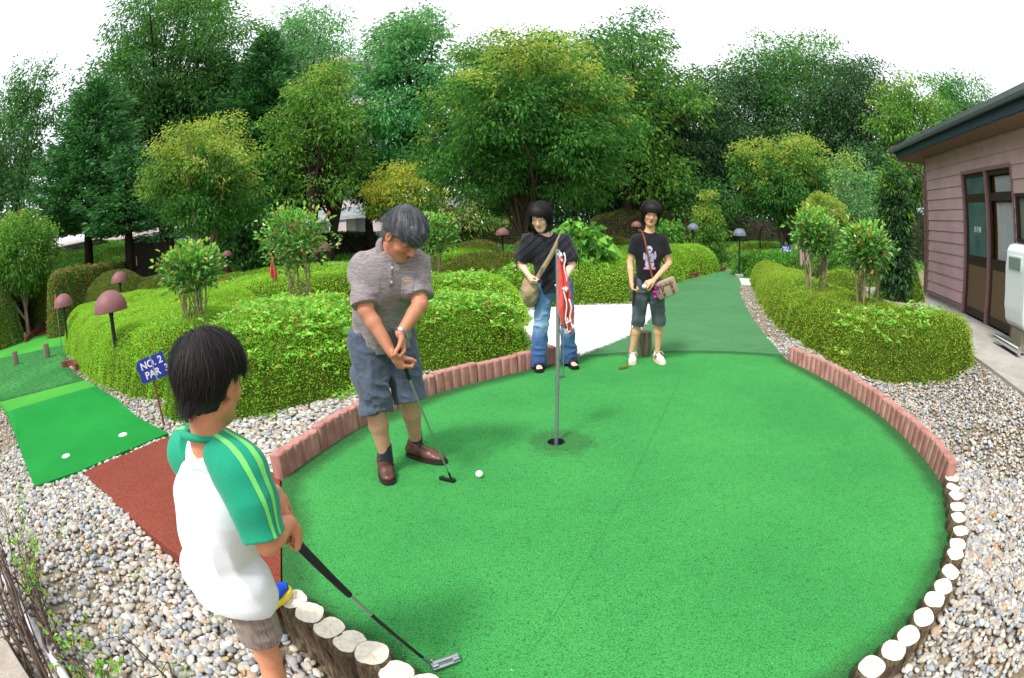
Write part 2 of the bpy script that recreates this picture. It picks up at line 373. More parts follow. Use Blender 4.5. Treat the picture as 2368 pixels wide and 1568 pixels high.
# ================================================================ logs
def bark():
    n=N('log_bark'); o=n.coord(); w=n.noise(14,5,.7,n.mapping(o,scale=(3,3,.55)),dist=.6); w2=n.noise(60,4,.7,n.mapping(o,scale=(2,2,.6)))
    n.set(n.ramp(w,[(.3,srgb(52,42,32)),(.5,srgb(108,92,74)),(.72,srgb(166,150,128))]),.95,.1); n.bump(n.math('ADD',w,n.math('MULTIPLY',w2,.4)),1.,.03); return n.m
def cutwood():
    n=N('painted_log_top'); o=n.coord(); f=n.noise(55,5,.75,o); g=n.noise(9,3,.6,o)
    c=n.ramp(f,[(.3,srgb(176,162,136)),(.45,srgb(222,212,190)),(.8,srgb(238,232,216))]); c=n.mix(n.ramp(g,[(.62,0.),(.8,.6)]),c,srgb(180,160,120))
    n.set(c,.8,.2); n.bump(f,.5,.01); return n.m
BARK,CUT=bark(),cutwood()
def log_mesh(r,h0,h1,seed):
    rs=np.random.RandomState(seed); seg=40; lv=14; V=[];F=[]
    ph=rs.uniform(0,6.28,8)
    for j in range(lv):
        z=h0+(h1-h0)*j/(lv-1)
        for k in range(seg):
            a=2*math.pi*k/seg; rr=r*(1+.03*math.sin(2*a+ph[0])+.012*math.sin(5*a+ph[1]+z*5)+.018*math.sin(11*a+ph[2]+z*9)+.014*math.sin(17*a+ph[3]-z*25))
            if j>=lv-2: rr=r*(.5*rr/r+.5)*(1 if j<lv-1 else .955)
            V.append((rr*math.cos(a),rr*math.sin(a),z+(.004*math.sin(3*a+ph[4]) if j==lv-1 else 0)))
    for j in range(lv-1):
        for k in range(seg): F.append((j*seg+k,j*seg+(k+1)%seg,(j+1)*seg+(k+1)%seg,(j+1)*seg+k))
    V=np.array(V); V+=np.stack([vnoise(V,60,seed+1),vnoise(V,60,seed+2),0*V[:,0]],1)*.0016
    top=V[-seg:].copy(); tm=top.mean(0); b0=len(V); V=np.vstack([V,tm+(top-tm)*.88+np.array([0,0,.002])]); F+=[((lv-1)*seg+k,(lv-1)*seg+(k+1)%seg,b0+(k+1)%seg,b0+k) for k in range(seg)]
    W=[];Q=[]
    for rr in (.93,.75,.45,.2):
        c=top.mean(0)
        W+=[c+(t-c)*np.array([rr,rr,1])+np.array([0,0,.0050-.002*rr*rr]) for t in top]
    W=np.array(W); W[:,2]+=vnoise(W,40,seed)*.0012; m=4
    for j in range(m-1):
        for k in range(seg): Q.append((j*seg+k,j*seg+(k+1)%seg,(j+1)*seg+(k+1)%seg,(j+1)*seg+k))
    W=np.vstack([W,W[-seg:].mean(0)]); T=[((m-1)*seg+k,(m-1)*seg+(k+1)%seg,m*seg) for k in range(seg)]
    return npmesh('log_side',V,np.array(F)),npmesh('log_top',W,[np.array(Q),np.array(T)])
LOGM=[log_mesh(.0635,-.32,0,i+1) for i in range(8)]
for a,b in LOGM: a.materials.append(BARK); b.materials.append(CUT)
def place_log(x,y,z,i,label,r=1.,group='log posts edging the putting green'):
    e=empty('log_post',(x,y,z),rnd.uniform(0,6.28),label,'log post',group); e.scale=(r,r,1); e.rotation_euler=(rnd.uniform(-.04,.04),rnd.uniform(-.04,.04),rnd.uniform(0,6.28))
    obj('bark',LOGM[i%8][0],None,e); obj('top',LOGM[i%8][1],None,e)
for i,p in enumerate(LOGL):
    place_log(p[0],p[1],.085+rnd.uniform(-.012,.012),i,'%s log post from the boy in the row between green and gravel'%ORD[i].capitalize() if i else 'bark-sided log post with painted top touching the boy\'s blue shoe',1.03)
for i,p in enumerate(LOGR[:-1]):
    place_log(p[0]+rnd.uniform(-.008,.008),p[1]+rnd.uniform(-.008,.008),.075+rnd.uniform(-.015,.012),i+3,'log post with pale cut top, %s from the end of the pink right-hand edging'%ORD[i])
# ================================================================ scalloped concrete edging
def conc(name,c0,c1):
    n=N(name); o=n.coord(); a=n.noise(6,4,.6,o); b=n.noise(90,4,.8,o); s=n.noise(9,4,.6,n.mapping(o,scale=(6,6,.5)))
    c=n.mix(n.ramp(a,[(.3,0.),(.7,1.)]),c0,c1); c=n.mix(n.math('MULTIPLY',n.ramp(s,[(.45,0.),(.7,1.)]),.45),c,tuple(x*.5 for x in c0[:3])+(1,))
    c=n.mix(n.math('MULTIPLY',n.ramp(b,[(.3,1.),(.42,0.)]),.4),c,tuple(x*.6 for x in c0[:3])+(1,)); n.set(c,.92,.15); n.bump(b,.5,.006); return n.m
PINK=conc('pink_concrete',srgb(158,104,96),srgb(200,152,142))
def edging(curve,h,seglen,ncol,thick,name,labelf,group,z0=-.1,mat=PINK,side=1,jit=.01):
    C=catmull(curve,step=.01); s=np.r_[0,np.cumsum(np.linalg.norm(np.diff(C,axis=0),axis=1))]; L=s[-1]; nb=max(1,int(round(L/seglen)))
    fx=lambda q:np.array([np.interp(q,s,C[:,0]),np.interp(q,s,C[:,1])])
    for b in range(nb):
        q0,q1=L*b/nb+.003,L*(b+1)/nb-.003; inner=[];outer=[]; m=ncol*8
        for k in range(m+1):
            q=q0+(q1-q0)*k/m; p=fx(q); t=fx(min(q+.02,L))-fx(max(q-.02,0)); t/=np.linalg.norm(t); nn=np.array((-t[1],t[0]))*side
            w=abs(math.sin(math.pi*ncol*k/m)); sc=.016*(w**.5)
            edgek=min(k,m-k)/m*ncol; rr=.6+.4*min(1,edgek*3)
            inner.append(p+nn*(.016-sc)*1.0); outer.append(p+nn*(thick-.016+sc))
        bm=bmesh.new(); hh=h+rnd.uniform(-jit,jit); zb=float(hz(*fx((q0+q1)/2)))
        ring=[tuple(v) for v in inner]+[tuple(v) for v in outer[::-1]]; c=fx((q0+q1)/2)
        vs=[bm.verts.new((x-c[0],y-c[1],z0)) for x,y in ring]; vm=[bm.verts.new((x-c[0],y-c[1],hh-.008)) for x,y in ring]
        cen=np.mean(ring,0); n_=len(ring); vt=[]
        for k,(x,y) in enumerate(ring):
            mate=ring[n_-1-k]; ux,uy=mate[0]-x,mate[1]-y; l=math.hypot(ux,uy)+1e-9; vt.append(bm.verts.new((x+ux/l*.007-c[0],y+uy/l*.007-c[1],hh)))
        for A_,B_ in ((vs,vm),(vm,vt)):
            for k in range(n_): bm.faces.new((A_[k],A_[(k+1)%n_],B_[(k+1)%n_],B_[k]))
        for k in range(n_//2-1): bm.faces.new((vt[k],vt[k+1],vt[n_-2-k],vt[n_-1-k]))
        o=obj(name,bmf(name,bm,angle=35),mat,loc=(c[0],c[1],zb)); o.rotation_euler=(rnd.uniform(-.015,.015),rnd.uniform(-.01,.01),0)
        tag(o,labelf(b,nb),'edging block',group)
edging(LB,.165,.48,5,.085,'edging_block',lambda b,n:'%s pink scalloped edging block along the left curve counted from the red mat'%ORD[b],'pink scalloped edging blocks')
edging([(x,y) for x,y in RB],.155,.42,5,.085,'edging_block',lambda b,n:'%s pink scalloped edging block beside the right gravel counted from the far hedge end'%ORD[b],'pink scalloped edging blocks',side=1)
BROWN=conc('brown_edging',srgb(112,66,52),srgb(134,84,68))
edging([(3.62,11.1),(4.2,12.0),(4.9,12.75),(5.86,13.98),(6.6,14.6)],.12,.8,4,.08,'edging_block',lambda b,n:'%s low brown edging block at the foot of the far light green hedge'%ORD[b],'brown edging blocks along the far fairway',mat=BROWN)
edging([(-6.35,4.95),(-6.75,5.2),(-7.05,5.1)],.1,.45,3,.07,'edging_block',lambda b,n:'%s brown edging block rounding the gravel tip beside the left fairway'%ORD[b],'brown edging blocks beside the left fairway',mat=BROWN)
# wooden posts standing in the fairways
def old_wood():
    n=N('weathered_wood'); o=n.coord(); w=n.noise(9,5,.7,n.mapping(o,scale=(5,5,.35)),dist=.4); g=n.noise(3,2,.5,o)
    n.set(n.ramp(w,[(.3,srgb(60,52,42)),(.5,srgb(120,108,88)),(.7,srgb(158,150,128))]),.9,.15); n.bump(w,.9,.02); return n.m
OWOOD=old_wood()
def stake(x,y,z,h,r,label,group=None):
    bm=bmesh.new(); seg=18; rings=[]
    for j,(zz,s) in enumerate([(-.1,1),(h*.5,1.01),(h-.008,.99),(h,.93)]):
        rings.append([bm.verts.new((r*s*(1+.05*math.sin(3*a)+.04*math.sin(7*a+1)-(.12 if abs(a-4.2)<.1 else 0))*math.cos(a),r*s*(1+.05*math.sin(3*a)+.04*math.sin(7*a+1)-(.12 if abs(a-4.2)<.1 else 0))*math.sin(a),zz)) for a in [6.2832*k/seg for k in range(seg)]])
    for j in range(3):
        for k in range(seg): bm.faces.new((rings[j][k],rings[j][(k+1)%seg],rings[j+1][(k+1)%seg],rings[j+1][k]))
    bm.faces.new(rings[-1])
    o=obj('wooden_post',bmf('wooden_post',bm,angle=50),OWOOD,loc=(x,y,z)); tag(o,label,'post',group)
stake(*G(1490,822),0,.255,.075,'weathered wooden post standing between the girl\'s feet')
x,y=G(38,845); stake(x,y,float(hz(x,y)),.27,.075,'left of two weathered posts across the dark fairway','posts across the left fairway')
x,y=G(110,828); stake(x,y,float(hz(x,y)),.27,.075,'right of two weathered posts across the dark fairway','posts across the left fairway')
# tee markers
TW=simple('tee_white',(.85,.85,.85),.5)
for px,py,l in ((151,1050,'nearer of two white oval tee markers on the fresh turf'),(283,1001,'farther white oval tee marker, close to the gravel and hedge')):
    x,y=G(px,py,.03); bm=bmesh.new(); lathe(bm,[(.046,-.03),(.046,.004),(.04,.007),(.0005,.0075)],24)
    o=obj('tee_marker',bmf('tee_marker',bm,angle=40),TW,loc=(x,y,float(lz(np.array(x),np.array(y)))-.0005)); tag(o,l,'tee marker','white tee markers')
# ================================================================ foliage
def unit(v): return v/(np.linalg.norm(v,axis=-1,keepdims=True)+1e-9)
def leaves(P,D,L,W,rs,fold=.25,droop=.15):
    n=len(P); D=unit(D); R=unit(rs.normal(size=(n,3))); S=unit(np.cross(D,R)); U=np.cross(S,D); U*=np.sign(U[:,2:3]+1e-6)
    L=np.broadcast_to(L,(n,))[:,None]; W=np.broadcast_to(W,(n,))[:,None]
    mid=P+D*L*.45; V=np.empty((n,4,3),np.float32)
    V[:,0]=P; V[:,1]=mid+S*W*.5+U*W*fold; V[:,2]=P+D*L-np.array([0,0,1])*L*droop; V[:,3]=mid-S*W*.5+U*W*fold
    return V.reshape(-1,3),np.arange(n*4,dtype=np.int32).reshape(-1,4)
LG=1.42
def leafmat(name,cols,transl=.35,rough=.5,spec=.3,var=.0):
    n=N(name); g=n.node('ShaderNodeNewGeometry'); r=g.outputs['Random Per Island']
    k=len(cols); c=n.ramp(r,[((i+.0)/k,cc) for i,cc in enumerate(cols)],'CONSTANT')
    big=n.noise(1.3,3,.6,n.coord()); c=n.mix(1,c,n.ramp(big,[(.3,.85*LG),(.7,1.2*LG)]),'MULTIPLY')
    n.set(c,rough,spec); tr=n.node('ShaderNodeBsdfTranslucent'); tc=n.mix(1,c,(1.15,1.2,.7,1),'MULTIPLY'); n.l.new(tc,tr.inputs[0])
    mx=n.node('ShaderNodeMixShader'); mx.inputs[0].default_value=transl; n.l.new(n.b.outputs[0],mx.inputs[1]); n.l.new(tr.outputs[0],mx.inputs[2]); n.l.new(mx.outputs[0],n.out.inputs[0])
    return n.m
def pal(*c): return [srgb(*x) for x in c]
LM=dict(
 box=leafmat('hedge_leaf_lime',pal((132,176,52),(148,190,62),(114,160,46),(162,200,80),(94,138,42),(138,182,56),(120,166,50),(132,176,52),(148,190,62),(114,160,46),(162,200,80),(94,138,42),(138,182,56),(130,172,48),(158,122,66)),.38),
 box2=leafmat('hedge_leaf_green',pal((112,164,48),(128,180,54),(94,144,42),(144,190,64),(80,126,36),(112,164,48),(128,180,54),(94,144,42),(144,190,64),(160,124,68)),.4),
 olive=leafmat('hedge_leaf_olive',pal((124,158,48),(142,172,56),(106,142,42),(160,182,66),(88,122,38),(146,138,54)),.36),
 azalea=leafmat('azalea_leaf',pal((92,112,46),(110,124,52),(76,98,40),(128,116,60),(64,84,34),(112,96,52)),.3),
 shoot=leafmat('young_shoot_leaf',pal((112,170,66),(134,186,80),(96,150,54),(150,190,90),(150,140,70)),.35),
 gloss=leafmat('camellia_leaf',pal((56,98,42),(74,120,50),(48,84,38),(92,140,64),(116,152,74),(150,110,60)),.22,.25,.6),
 cam=leafmat('camellia_crown_leaf',pal((66,112,48),(84,134,56),(56,98,44),(98,150,68),(120,164,84),(74,124,52),(92,142,60),(64,108,46),(108,156,74),(50,90,40),(80,130,56),(160,116,64)),.25,.28,.55),
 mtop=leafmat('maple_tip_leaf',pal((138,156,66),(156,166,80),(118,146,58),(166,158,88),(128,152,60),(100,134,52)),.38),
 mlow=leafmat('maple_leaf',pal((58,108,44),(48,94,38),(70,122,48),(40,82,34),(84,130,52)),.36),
 orange=leafmat('yellow_maple_leaf',pal((160,170,70),(176,170,74),(136,158,60),(184,156,70),(118,146,54),(142,164,64)),.36),
 fir=leafmat('fir_needle',pal((50,96,54),(66,116,64),(38,76,44),(92,144,82),(56,102,56)),.22),
 dec=leafmat('broad_leaf_green',pal((62,112,52),(52,98,46),(76,126,56),(44,84,42),(90,134,60)),.36),
 pale=leafmat('broad_leaf_pale',pal((98,146,92),(84,130,80),(118,160,106),(72,116,70)),.38),
 gum=leafmat('sweetgum_leaf',pal((78,144,84),(92,160,96),(64,124,70),(110,172,108),(54,108,62)),.38),
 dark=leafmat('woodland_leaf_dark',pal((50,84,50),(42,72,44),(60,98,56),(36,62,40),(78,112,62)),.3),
 zel=leafmat('zelkova_leaf',pal((84,130,52),(70,114,46),(100,144,58),(58,98,42),(122,152,60)),.38),
 cover=leafmat('ground_cover_leaf',pal((84,142,58),(70,124,48),(100,156,66),(60,106,42),(122,168,70)),.34),
 redtip=leafmat('photinia_leaf',pal((84,118,58),(98,132,64),(70,100,50),(176,92,66),(110,136,70)),.3),
 twig=simple('bare_twigs',srgb(92,76,66),.9,.1))
CORE=simple('hedge_core',srgb(66,84,28),.98,.02,var=.3,scale=8)
def woodmat(name,a,b,s=12):
    n=N(name); o=n.coord(); w=n.noise(s,5,.7,n.mapping(o,scale=(3,3,.5)),dist=.5); n.set(n.ramp(w,[(.3,a),(.7,b)]),.95,.1); n.bump(w,.8,.03); return n.m
TRK=woodmat('tree_bark',srgb(62,50,42),srgb(112,96,80)); TRKD=woodmat('dark_bark',srgb(40,33,30),srgb(76,62,54)); TRKL=woodmat('pale_bark',srgb(128,110,88),srgb(172,154,128))
def trisample(V,T,n,rs):
    a,b,c=V[T[:,0]],V[T[:,1]],V[T[:,2]]; cr=np.cross(b-a,c-a); ar=np.linalg.norm(cr,axis=1); p=ar/ar.sum()
    k=rs.choice(len(T),n,p=p); u=np.sqrt(rs.rand(n))[:,None]; v=rs.rand(n)[:,None]
    return a[k]*(1-u)+b[k]*u*(1-v)+c[k]*u*v, unit(cr[k]), ar.sum()/2
def hedge(poly,H,leaf,dens,mat,label,w=.5,p=2.4,step=.09,amp=.06,namp=1.6,zf=None,name='hedge',cat='hedge',group=None,seed=1,sprig=None,smooth=True,edge=0,twiggy=False,kind=None,Hf=None,up=.35):
    rs=np.random.RandomState(seed)
    if smooth: poly=catmull(poly,step=.12,closed=True)
    poly=np.asarray(poly)[:,:2]; HEDGES.append(poly) if kind is None else 0; x0,y0=poly.min(0)-step; x1,y1=poly.max(0)+step*2
    X,Y=np.meshgrid(np.arange(x0,x1,step),np.arange(y0,y1,step)); X=X+rs.uniform(-.2,.2,X.shape)*step; Y=Y+rs.uniform(-.2,.2,Y.shape)*step
    ins=inpoly(X,Y,poly); d=np.where(ins,dpoly(X,Y,poly),0.)
    t=np.clip(d/w,0,1); prof=(1-(1-t)**p)**(1/p); P3=np.stack([X,Y,0*X],-1)
    hh=H if Hf is None else Hf(X,Y); Z=prof*(hh+amp*vnoise(P3,namp,seed)+amp*.45*vnoise(P3,namp*3.2,seed+5)); g=(zf or hz)(X,Y)
    Z=g+np.where(ins,Z,-.03)
    ny,nx=X.shape; i=np.arange(ny*nx).reshape(ny,nx); q=np.stack([i[:-1,:-1],i[:-1,1:],i[1:,1:],i[1:,:-1]],-1).reshape(-1,4)
    keep=ins.ravel()[q].any(1); q=q[keep]; V=np.stack([X,Y,Z],-1).reshape(-1,3); used,inv=np.unique(q,return_inverse=True); q=inv.reshape(-1,4); V=V[used]
    T=np.vstack([q[:,[0,1,2]],q[:,[0,2,3]]]); nrmz=1
    c0=np.array([*poly.mean(0),float(np.mean(g[ins]))]) if ins.any() else V.mean(0)
    core=V-c0; core=core*[.992,.992,1]; core[:,2]-=.035
    area=trisample(V,T,10,rs)[2]; n=int(area*dens)
    Ps,Ns,_=trisample(V,T,n,rs); Ps=Ps-c0+Ns*rs.uniform(-.045,.02,n)[:,None]*min(1.6,leaf/.025)
    # gaps low on the sides where old wood shows
    zrel=Ps[:,2]; 
    D=Ns*.7+rs.normal(size=(n,3))*.55+np.array([0,0,up]); L=leaf*rs.uniform(.7,1.25,n)
    Vl,Fl=leaves(Ps,D,L,L*.52,rs,droop=.05)
    if sprig:
        sp_mat,patches,sl,ns=sprig; SV=[];SF=[];b=0
        for (px,py,pr,cnt) in patches:
            k=0
            for _ in range(cnt):
                a=rs.uniform(0,6.28); r=pr*math.sqrt(rs.rand()); x,y=px+r*math.cos(a),py+r*math.sin(a)
                dd=((V[:,0]-x)**2+(V[:,1]-y)**2).argmin(); base=V[dd]-c0
                if abs(V[dd,0]-x)>.2: continue
                az=rs.uniform(0,6.28); dirv=np.array([math.cos(az)*.6,math.sin(az)*.6,.75]); ln=rs.uniform(.06,.17); m=ns
                tt=np.linspace(.25,1,m)[:,None]; pp=base+dirv*tt*ln-np.array([0,0,1])*.05*tt**2
                sd=np.cross(dirv,[0,0,1]); sg=np.where(np.arange(m)%2==0,1,-1)[:,None]
                v,f=leaves(pp,dirv*.5+sd*sg*.9+rs.normal(size=(m,3))*.2-np.array([0,0,.1]),sl*rs.uniform(.7,1.2,m),sl*.42,rs,fold=.12,droop=.2)
                SV.append(v);SF.append(f+b);b+=len(v)
        
    e=empty(name,tuple(c0),0,label,cat,group)
    if kind: e['kind']=kind
    obj('branches',npmesh('branches',core,q),CORE if not twiggy else TWIGCORE,e)
    obj('leaves',npmesh('leaves',Vl,Fl,smooth=False),LM[mat] if isinstance(mat,str) else mat,e)
    if sprig and SV: tag(obj('young_shoots',npmesh('young_shoots',np.vstack(SV),np.vstack(SF),smooth=False),LM[sp_mat],e),kind='stuff')
    return e
TWIGCORE=simple('twig_core',srgb(64,54,46),.98,.02,var=.4,scale=10)
def crown(ells,nc,lpc,leaf,rc,rs,flat=.55,tip=None,tipcols=0,out=.5,droop=.25,rough=.18,lobes=3.,asp=.5,core=.35,dz=-.25):
    """leaf clusters through a union of ellipsoids; returns verts, faces, material index, cluster centres"""
    w=np.array([e[3]*e[4]*e[5] for e in ells]); w=w/w.sum(); C=[];Nn=[];rr=[]
    for i,e in enumerate(ells):
        m=max(1,int(nc*w[i])); d=unit(rs.normal(size=(m,3))); r=core+(1-core)*rs.rand(m)**.55; lump=1+rough*vnoise(d*1.0+i*3.7,lobes,3+i)+rough*.5*vnoise(d+i,lobes*2.3,9)
        c=np.array(e[:3])+d*r[:,None]*lump[:,None]*np.array(e[3:6]); C.append(c); Nn.append(d); rr.append(r)
    C=np.vstack(C);Nn=np.vstack(Nn);rr=np.concatenate(rr); m=len(C)
    k=rs.poisson(lpc,m)+3; ci=np.repeat(np.arange(m),k); n=len(ci)
    off=unit(rs.normal(size=(n,3)))*(rs.rand(n,1)**.6)*rc*.95*np.array([1,1,flat]); P=C[ci]+off
    D=Nn[ci]*out+unit(off)*.7+rs.normal(size=(n,3))*.35+np.array([0,0,dz]); L=leaf*rs.uniform(.65,1.3,n)
    V,F=leaves(P,D,L,L*asp,rs,droop=droop)
    mi=None
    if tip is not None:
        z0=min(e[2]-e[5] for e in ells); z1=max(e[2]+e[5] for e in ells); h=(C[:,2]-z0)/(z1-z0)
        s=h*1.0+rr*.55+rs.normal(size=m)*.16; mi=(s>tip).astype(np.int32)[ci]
    return V,F,mi,C
def limbs(bm,base,C,rt,rs,nb=14,split=.45,trunk_top=None,stems=1,spread=.15,lean=(0,0)):
    top=C.mean(0); H=trunk_top if trunk_top else top[2]*.6
    for s in range(stems):
        a=6.28*s/stems+rs.uniform(0,1); bx,by=(math.cos(a)*spread,math.sin(a)*spread) if stems>1 else (0,0)
        p0=np.array([bx*.5,by*.5,-.15]); p2=np.array([bx*2.2+lean[0],by*2.2+lean[1],H]); p1=(p0+p2)/2+rs.normal(size=3)*[.05,.05,0]*H*.3; r=rt/(stems**.5)
        tube(bm,[p0,p0*.9+p1*.1+[0,0,.05],p1,p2],[r*1.35,r*1.05,r*.85,r*.66],10)
        pick=C[rs.choice(len(C),min(nb,len(C)),replace=False)]
        for q in pick:
            t0=rs.uniform(split,1.); st=p1*(1-t0)+p2*t0 if t0<1 else p2; st=p0*(1-t0)+p2*t0+(p1-(p0+p2)/2)*(1-abs(2*t0-1))
            q=np.array([q[0],q[1],max(q[2],st[2]+.1)]); mid=(st+q)/2+np.array([0,0,.12*np.linalg.norm(q-st)])+rs.normal(size=3)*.05*np.linalg.norm(q-st)
            tube(bm,[st,mid,q],[r*.42,r*.24,r*.06],6,cap=False)
def lobes(ox,oy,zc,R,h,seed,n=11,s0=.36,s1=.54,core=.62):
    rs=np.random.RandomState(seed+900); E=[(ox,oy,zc,R*core,R*core,h*core)]
    for i in range(n):
        t=(i+.5)/n; cz=1-2*t; a=2.4*i+rs.uniform(-.4,.4); rr=math.sqrt(max(0,1-cz*cz)); s=rs.uniform(s0,s1); k=1-s*.9
        E.append((ox+R*k*rr*math.cos(a),oy+R*k*rr*math.sin(a),zc+h*(1-s*.75)*cz,R*s,R*s,R*s*rs.uniform(.6,.85) if h>R*.7 else h*s))
    return E
def tree(kind,label,x,y,z,ells,nc,lpc,leaf,rc,mats,group=None,rt=.12,nb=14,trunk_top=None,stems=1,spread=.15,bark=None,seed=1,cat='tree',name=None,lean=(0,0),**k):
    rs=np.random.RandomState(seed); V,F,mi,C=crown(ells,nc,lpc,leaf,rc,rs,**k)
    e=empty(name or kind,(x,y,z),0,label,cat,group)
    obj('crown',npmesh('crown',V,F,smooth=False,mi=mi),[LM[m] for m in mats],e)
    bm=bmesh.new(); limbs(bm,None,C,rt,rs,nb,trunk_top=trunk_top,stems=stems,spread=spread,lean=lean)
    obj('trunk',bmf('trunk',bm,True),bark or TRK,e); return e
def conifer(label,x,y,z,H,R,z0,seed,leaf=.24,mat='fir',rt=.2,density=1.,group=None,shape=.8,droop=.12,lean=(0,0)):
    rs=np.random.RandomState(seed); bm=bmesh.new(); Pn=[];Dn=[]
    tube(bm,[(0,0,-.2),(lean[0]*.5,lean[1]*.5,H*.5),(lean[0],lean[1],H*.97)],[rt*1.2,rt*.7,rt*.12],10)
    zz=z0
    while zz<H*.985:
        f=(zz-z0)/(H-z0); r=R*((1-f)**shape)*(1 if f>.08 else .75+f*3); nb=int(9*(1-f*.5)*density)+2; a0=rs.uniform(0,6.28)
        for b in range(nb):
            a=a0+6.283*b/nb+rs.normal()*.2; L=r*rs.uniform(.68,1.12); m=max(3,int(L/.16))
            t=np.linspace(.12,1,m); d=np.array([math.cos(a),math.sin(a),0]); sd=np.array([-d[1],d[0],0])
            c=np.array([lean[0]*zz/H,lean[1]*zz/H,zz])+d*t[:,None]*L+np.array([0,0,1])*(-droop*L*np.sin(t*2.4)+.16*L*t**2)[:,None]
            if b%2==0: tube(bm,[c[0],c[m//2],c[-1]],[.03*(1-f)+.01,.02,.006],5,cap=False)
            for j in range(m):
                # flat sprays widening at the middle of the branch
                wsp=L*.34*math.sin(min(1,t[j]+.12)*2.7)+.05; k=int(8*density*(1+wsp*2.6))
                u=rs.uniform(-1,1,k)[:,None]; Pn.append(c[j]+sd*u*wsp+d*rs.uniform(-.1,.1,(k,1))+np.array([0,0,1])*rs.normal(size=(k,1))*.05)
                Dn.append(d*.9+sd*u*.8+rs.normal(size=(k,3))*.25+np.array([0,0,.12]))
        zz+=.24*(1+.6*(1-f))/max(.7,density**.5)
    P=np.vstack(Pn);D=np.vstack(Dn); L=leaf*rs.uniform(.7,1.3,len(P)); V,F=leaves(P,D,L,L*.27,rs,droop=.08)
    e=empty('fir_tree',(x,y,z),0,label,'fir tree',group); obj('crown',npmesh('crown',V,F,smooth=False),LM[mat],e); obj('trunk',bmf('trunk',bm,True),TRKD,e); return e
# ---------------------------------------------------------------- clipped hedges
hedge([(-9.1,6.9),(-7.0,5.5),(-5.8,4.72),(-4.65,4.2),(-3.75,3.9),(-3.3,4.0),(-3.1,4.8),(-3.3,6.2),(-4.3,7.6),(-6.5,8.3),(-8.6,8.6)],.66,.021,6500,'box','long lime green clipped hedge with a dome lamp rising from its left part',w=.55,seed=2,
   Hf=lambda X,Y:.66+.12*sm((Y-5.5)/2.5),sprig=('shoot',[(-3.6,4.6,.5,40),(-4.4,5.6,.6,18)],.045,6))
hedge([(-3.12,3.55),(-2.95,3.36),(-2.68,3.3),(-2.2,3.47),(-1.92,3.7),(-1.62,3.98),(-1.42,4.35),(-1.35,5.2),(-2.0,6.2),(-3.0,6.1),(-3.25,4.6)],.72,.021,7500,'box2','big rounded hedge behind the boy and the man, overgrown with leafy shoots',w=.62,p=2.3,seed=3,
   Hf=lambda X,Y:.69-.10*sm((X+2.6)/1.2),sprig=('shoot',[(-2.1,5.0,.75,420),(-1.6,4.3,.35,120),(-2.2,3.9,.4,60),(-2.9,4.3,.5,50)],.058,7))
hedge([(-1.25,4.75),(-.88,4.82),(-.45,4.97),(-.11,5.2),(.12,5.5),(.1,5.95),(-.3,6.35),(-1.0,6.4),(-1.5,5.7)],.58,.022,7000,'box2','small round hedge beside the pink edging between the man and the woman',w=.45,p=2.1,seed=4,
   sprig=('shoot',[(-.2,5.6,.4,160),(-.9,5.4,.5,160)],.06,7))
hedge([(-1.6,6.3),(-.9,6.45),(-.25,6.5),(.2,7.0),(.1,7.9),(-.9,8.4),(-1.9,7.8)],.64,.026,4200,'box','lime green hedge dome just behind the small round hedge',w=.7,p=2,seed=5,sprig=('shoot',[(-1.0,7.0,.8,220)],.065,7))
hedge([(-.1,8.6),(.55,8.35),(1.0,8.7),(1.1,9.6),(.3,10.1),(-.4,9.6)],.6,.03,3000,'box2','darker bushy hedge behind the woman\'s left elbow',w=.5,p=2,seed=6,sprig=('shoot',[(.3,8.9,.5,120)],.07,6))
hedge([(.95,8.75),(2.1,8.72),(2.55,8.85),(3.2,10.4),(3.75,11.3),(4.65,12.55),(5.75,13.8),(6.3,14.7),(5.0,15.2),(3.2,14.0),(1.6,12.3),(.9,10.4)],.7,.032,3000,'box','long lime green hedge between the woman and the far end of the fairway',w=.7,p=2.4,seed=7,
   Hf=lambda X,Y:.66+.1*sm((Y-9)/3))
hedge([(6.2,11.95),(5.4,10.2),GT(1760,700),GT(1800,750),GT(1870,802),GT(1950,846),GT(2035,880),GT(2130,882),GT(2215,868),GT(2240,832),(4.75,4.45),(5.15,6.0),(5.75,7.8),(6.5,10.0),(6.9,11.9)],.55,.022,5200,'olive','long yellow-green hedge sweeping along the house on the right',w=.55,p=2.6,seed=8,amp=.05,
   sprig=('shoot',[(4.0,3.75,.35,60),(3.75,4.3,.3,50),(4.5,3.9,.4,40),(4.6,6.5,.5,50)],.06,7))
hedge([(-6.6,7.8),(-5.0,7.2),(-3.6,7.3),(-2.6,8.3),(-2.2,9.8),(-3.2,11.6),(-5.2,12.2),(-7.2,10.6)],.74,.03,3000,'box','broad flat-topped lime hedge behind the small red flag on the left',w=.6,p=2.4,seed=9,sprig=('shoot',[(-4.5,9,1.2,60)],.06,6))
hedge([(-2.6,11.6),(-1.6,10.9),(-.5,11.2),(-.3,12.4),(-1.5,13.4),(-2.8,13)],.78,.035,2400,'box','lime hedge with squared end behind the blank white sign',w=.35,p=4,seed=10)
hedge([(-11.2,9.2),(-9.6,8.6),(-7.6,8.9),(-6.9,10.4),(-8.2,12.2),(-10.6,12.2)],.62,.04,2000,'box','lime hedge mound behind the leftmost two dome lamps',w=.8,p=2,seed=11,zf=lambda x,y:hz(x,y))
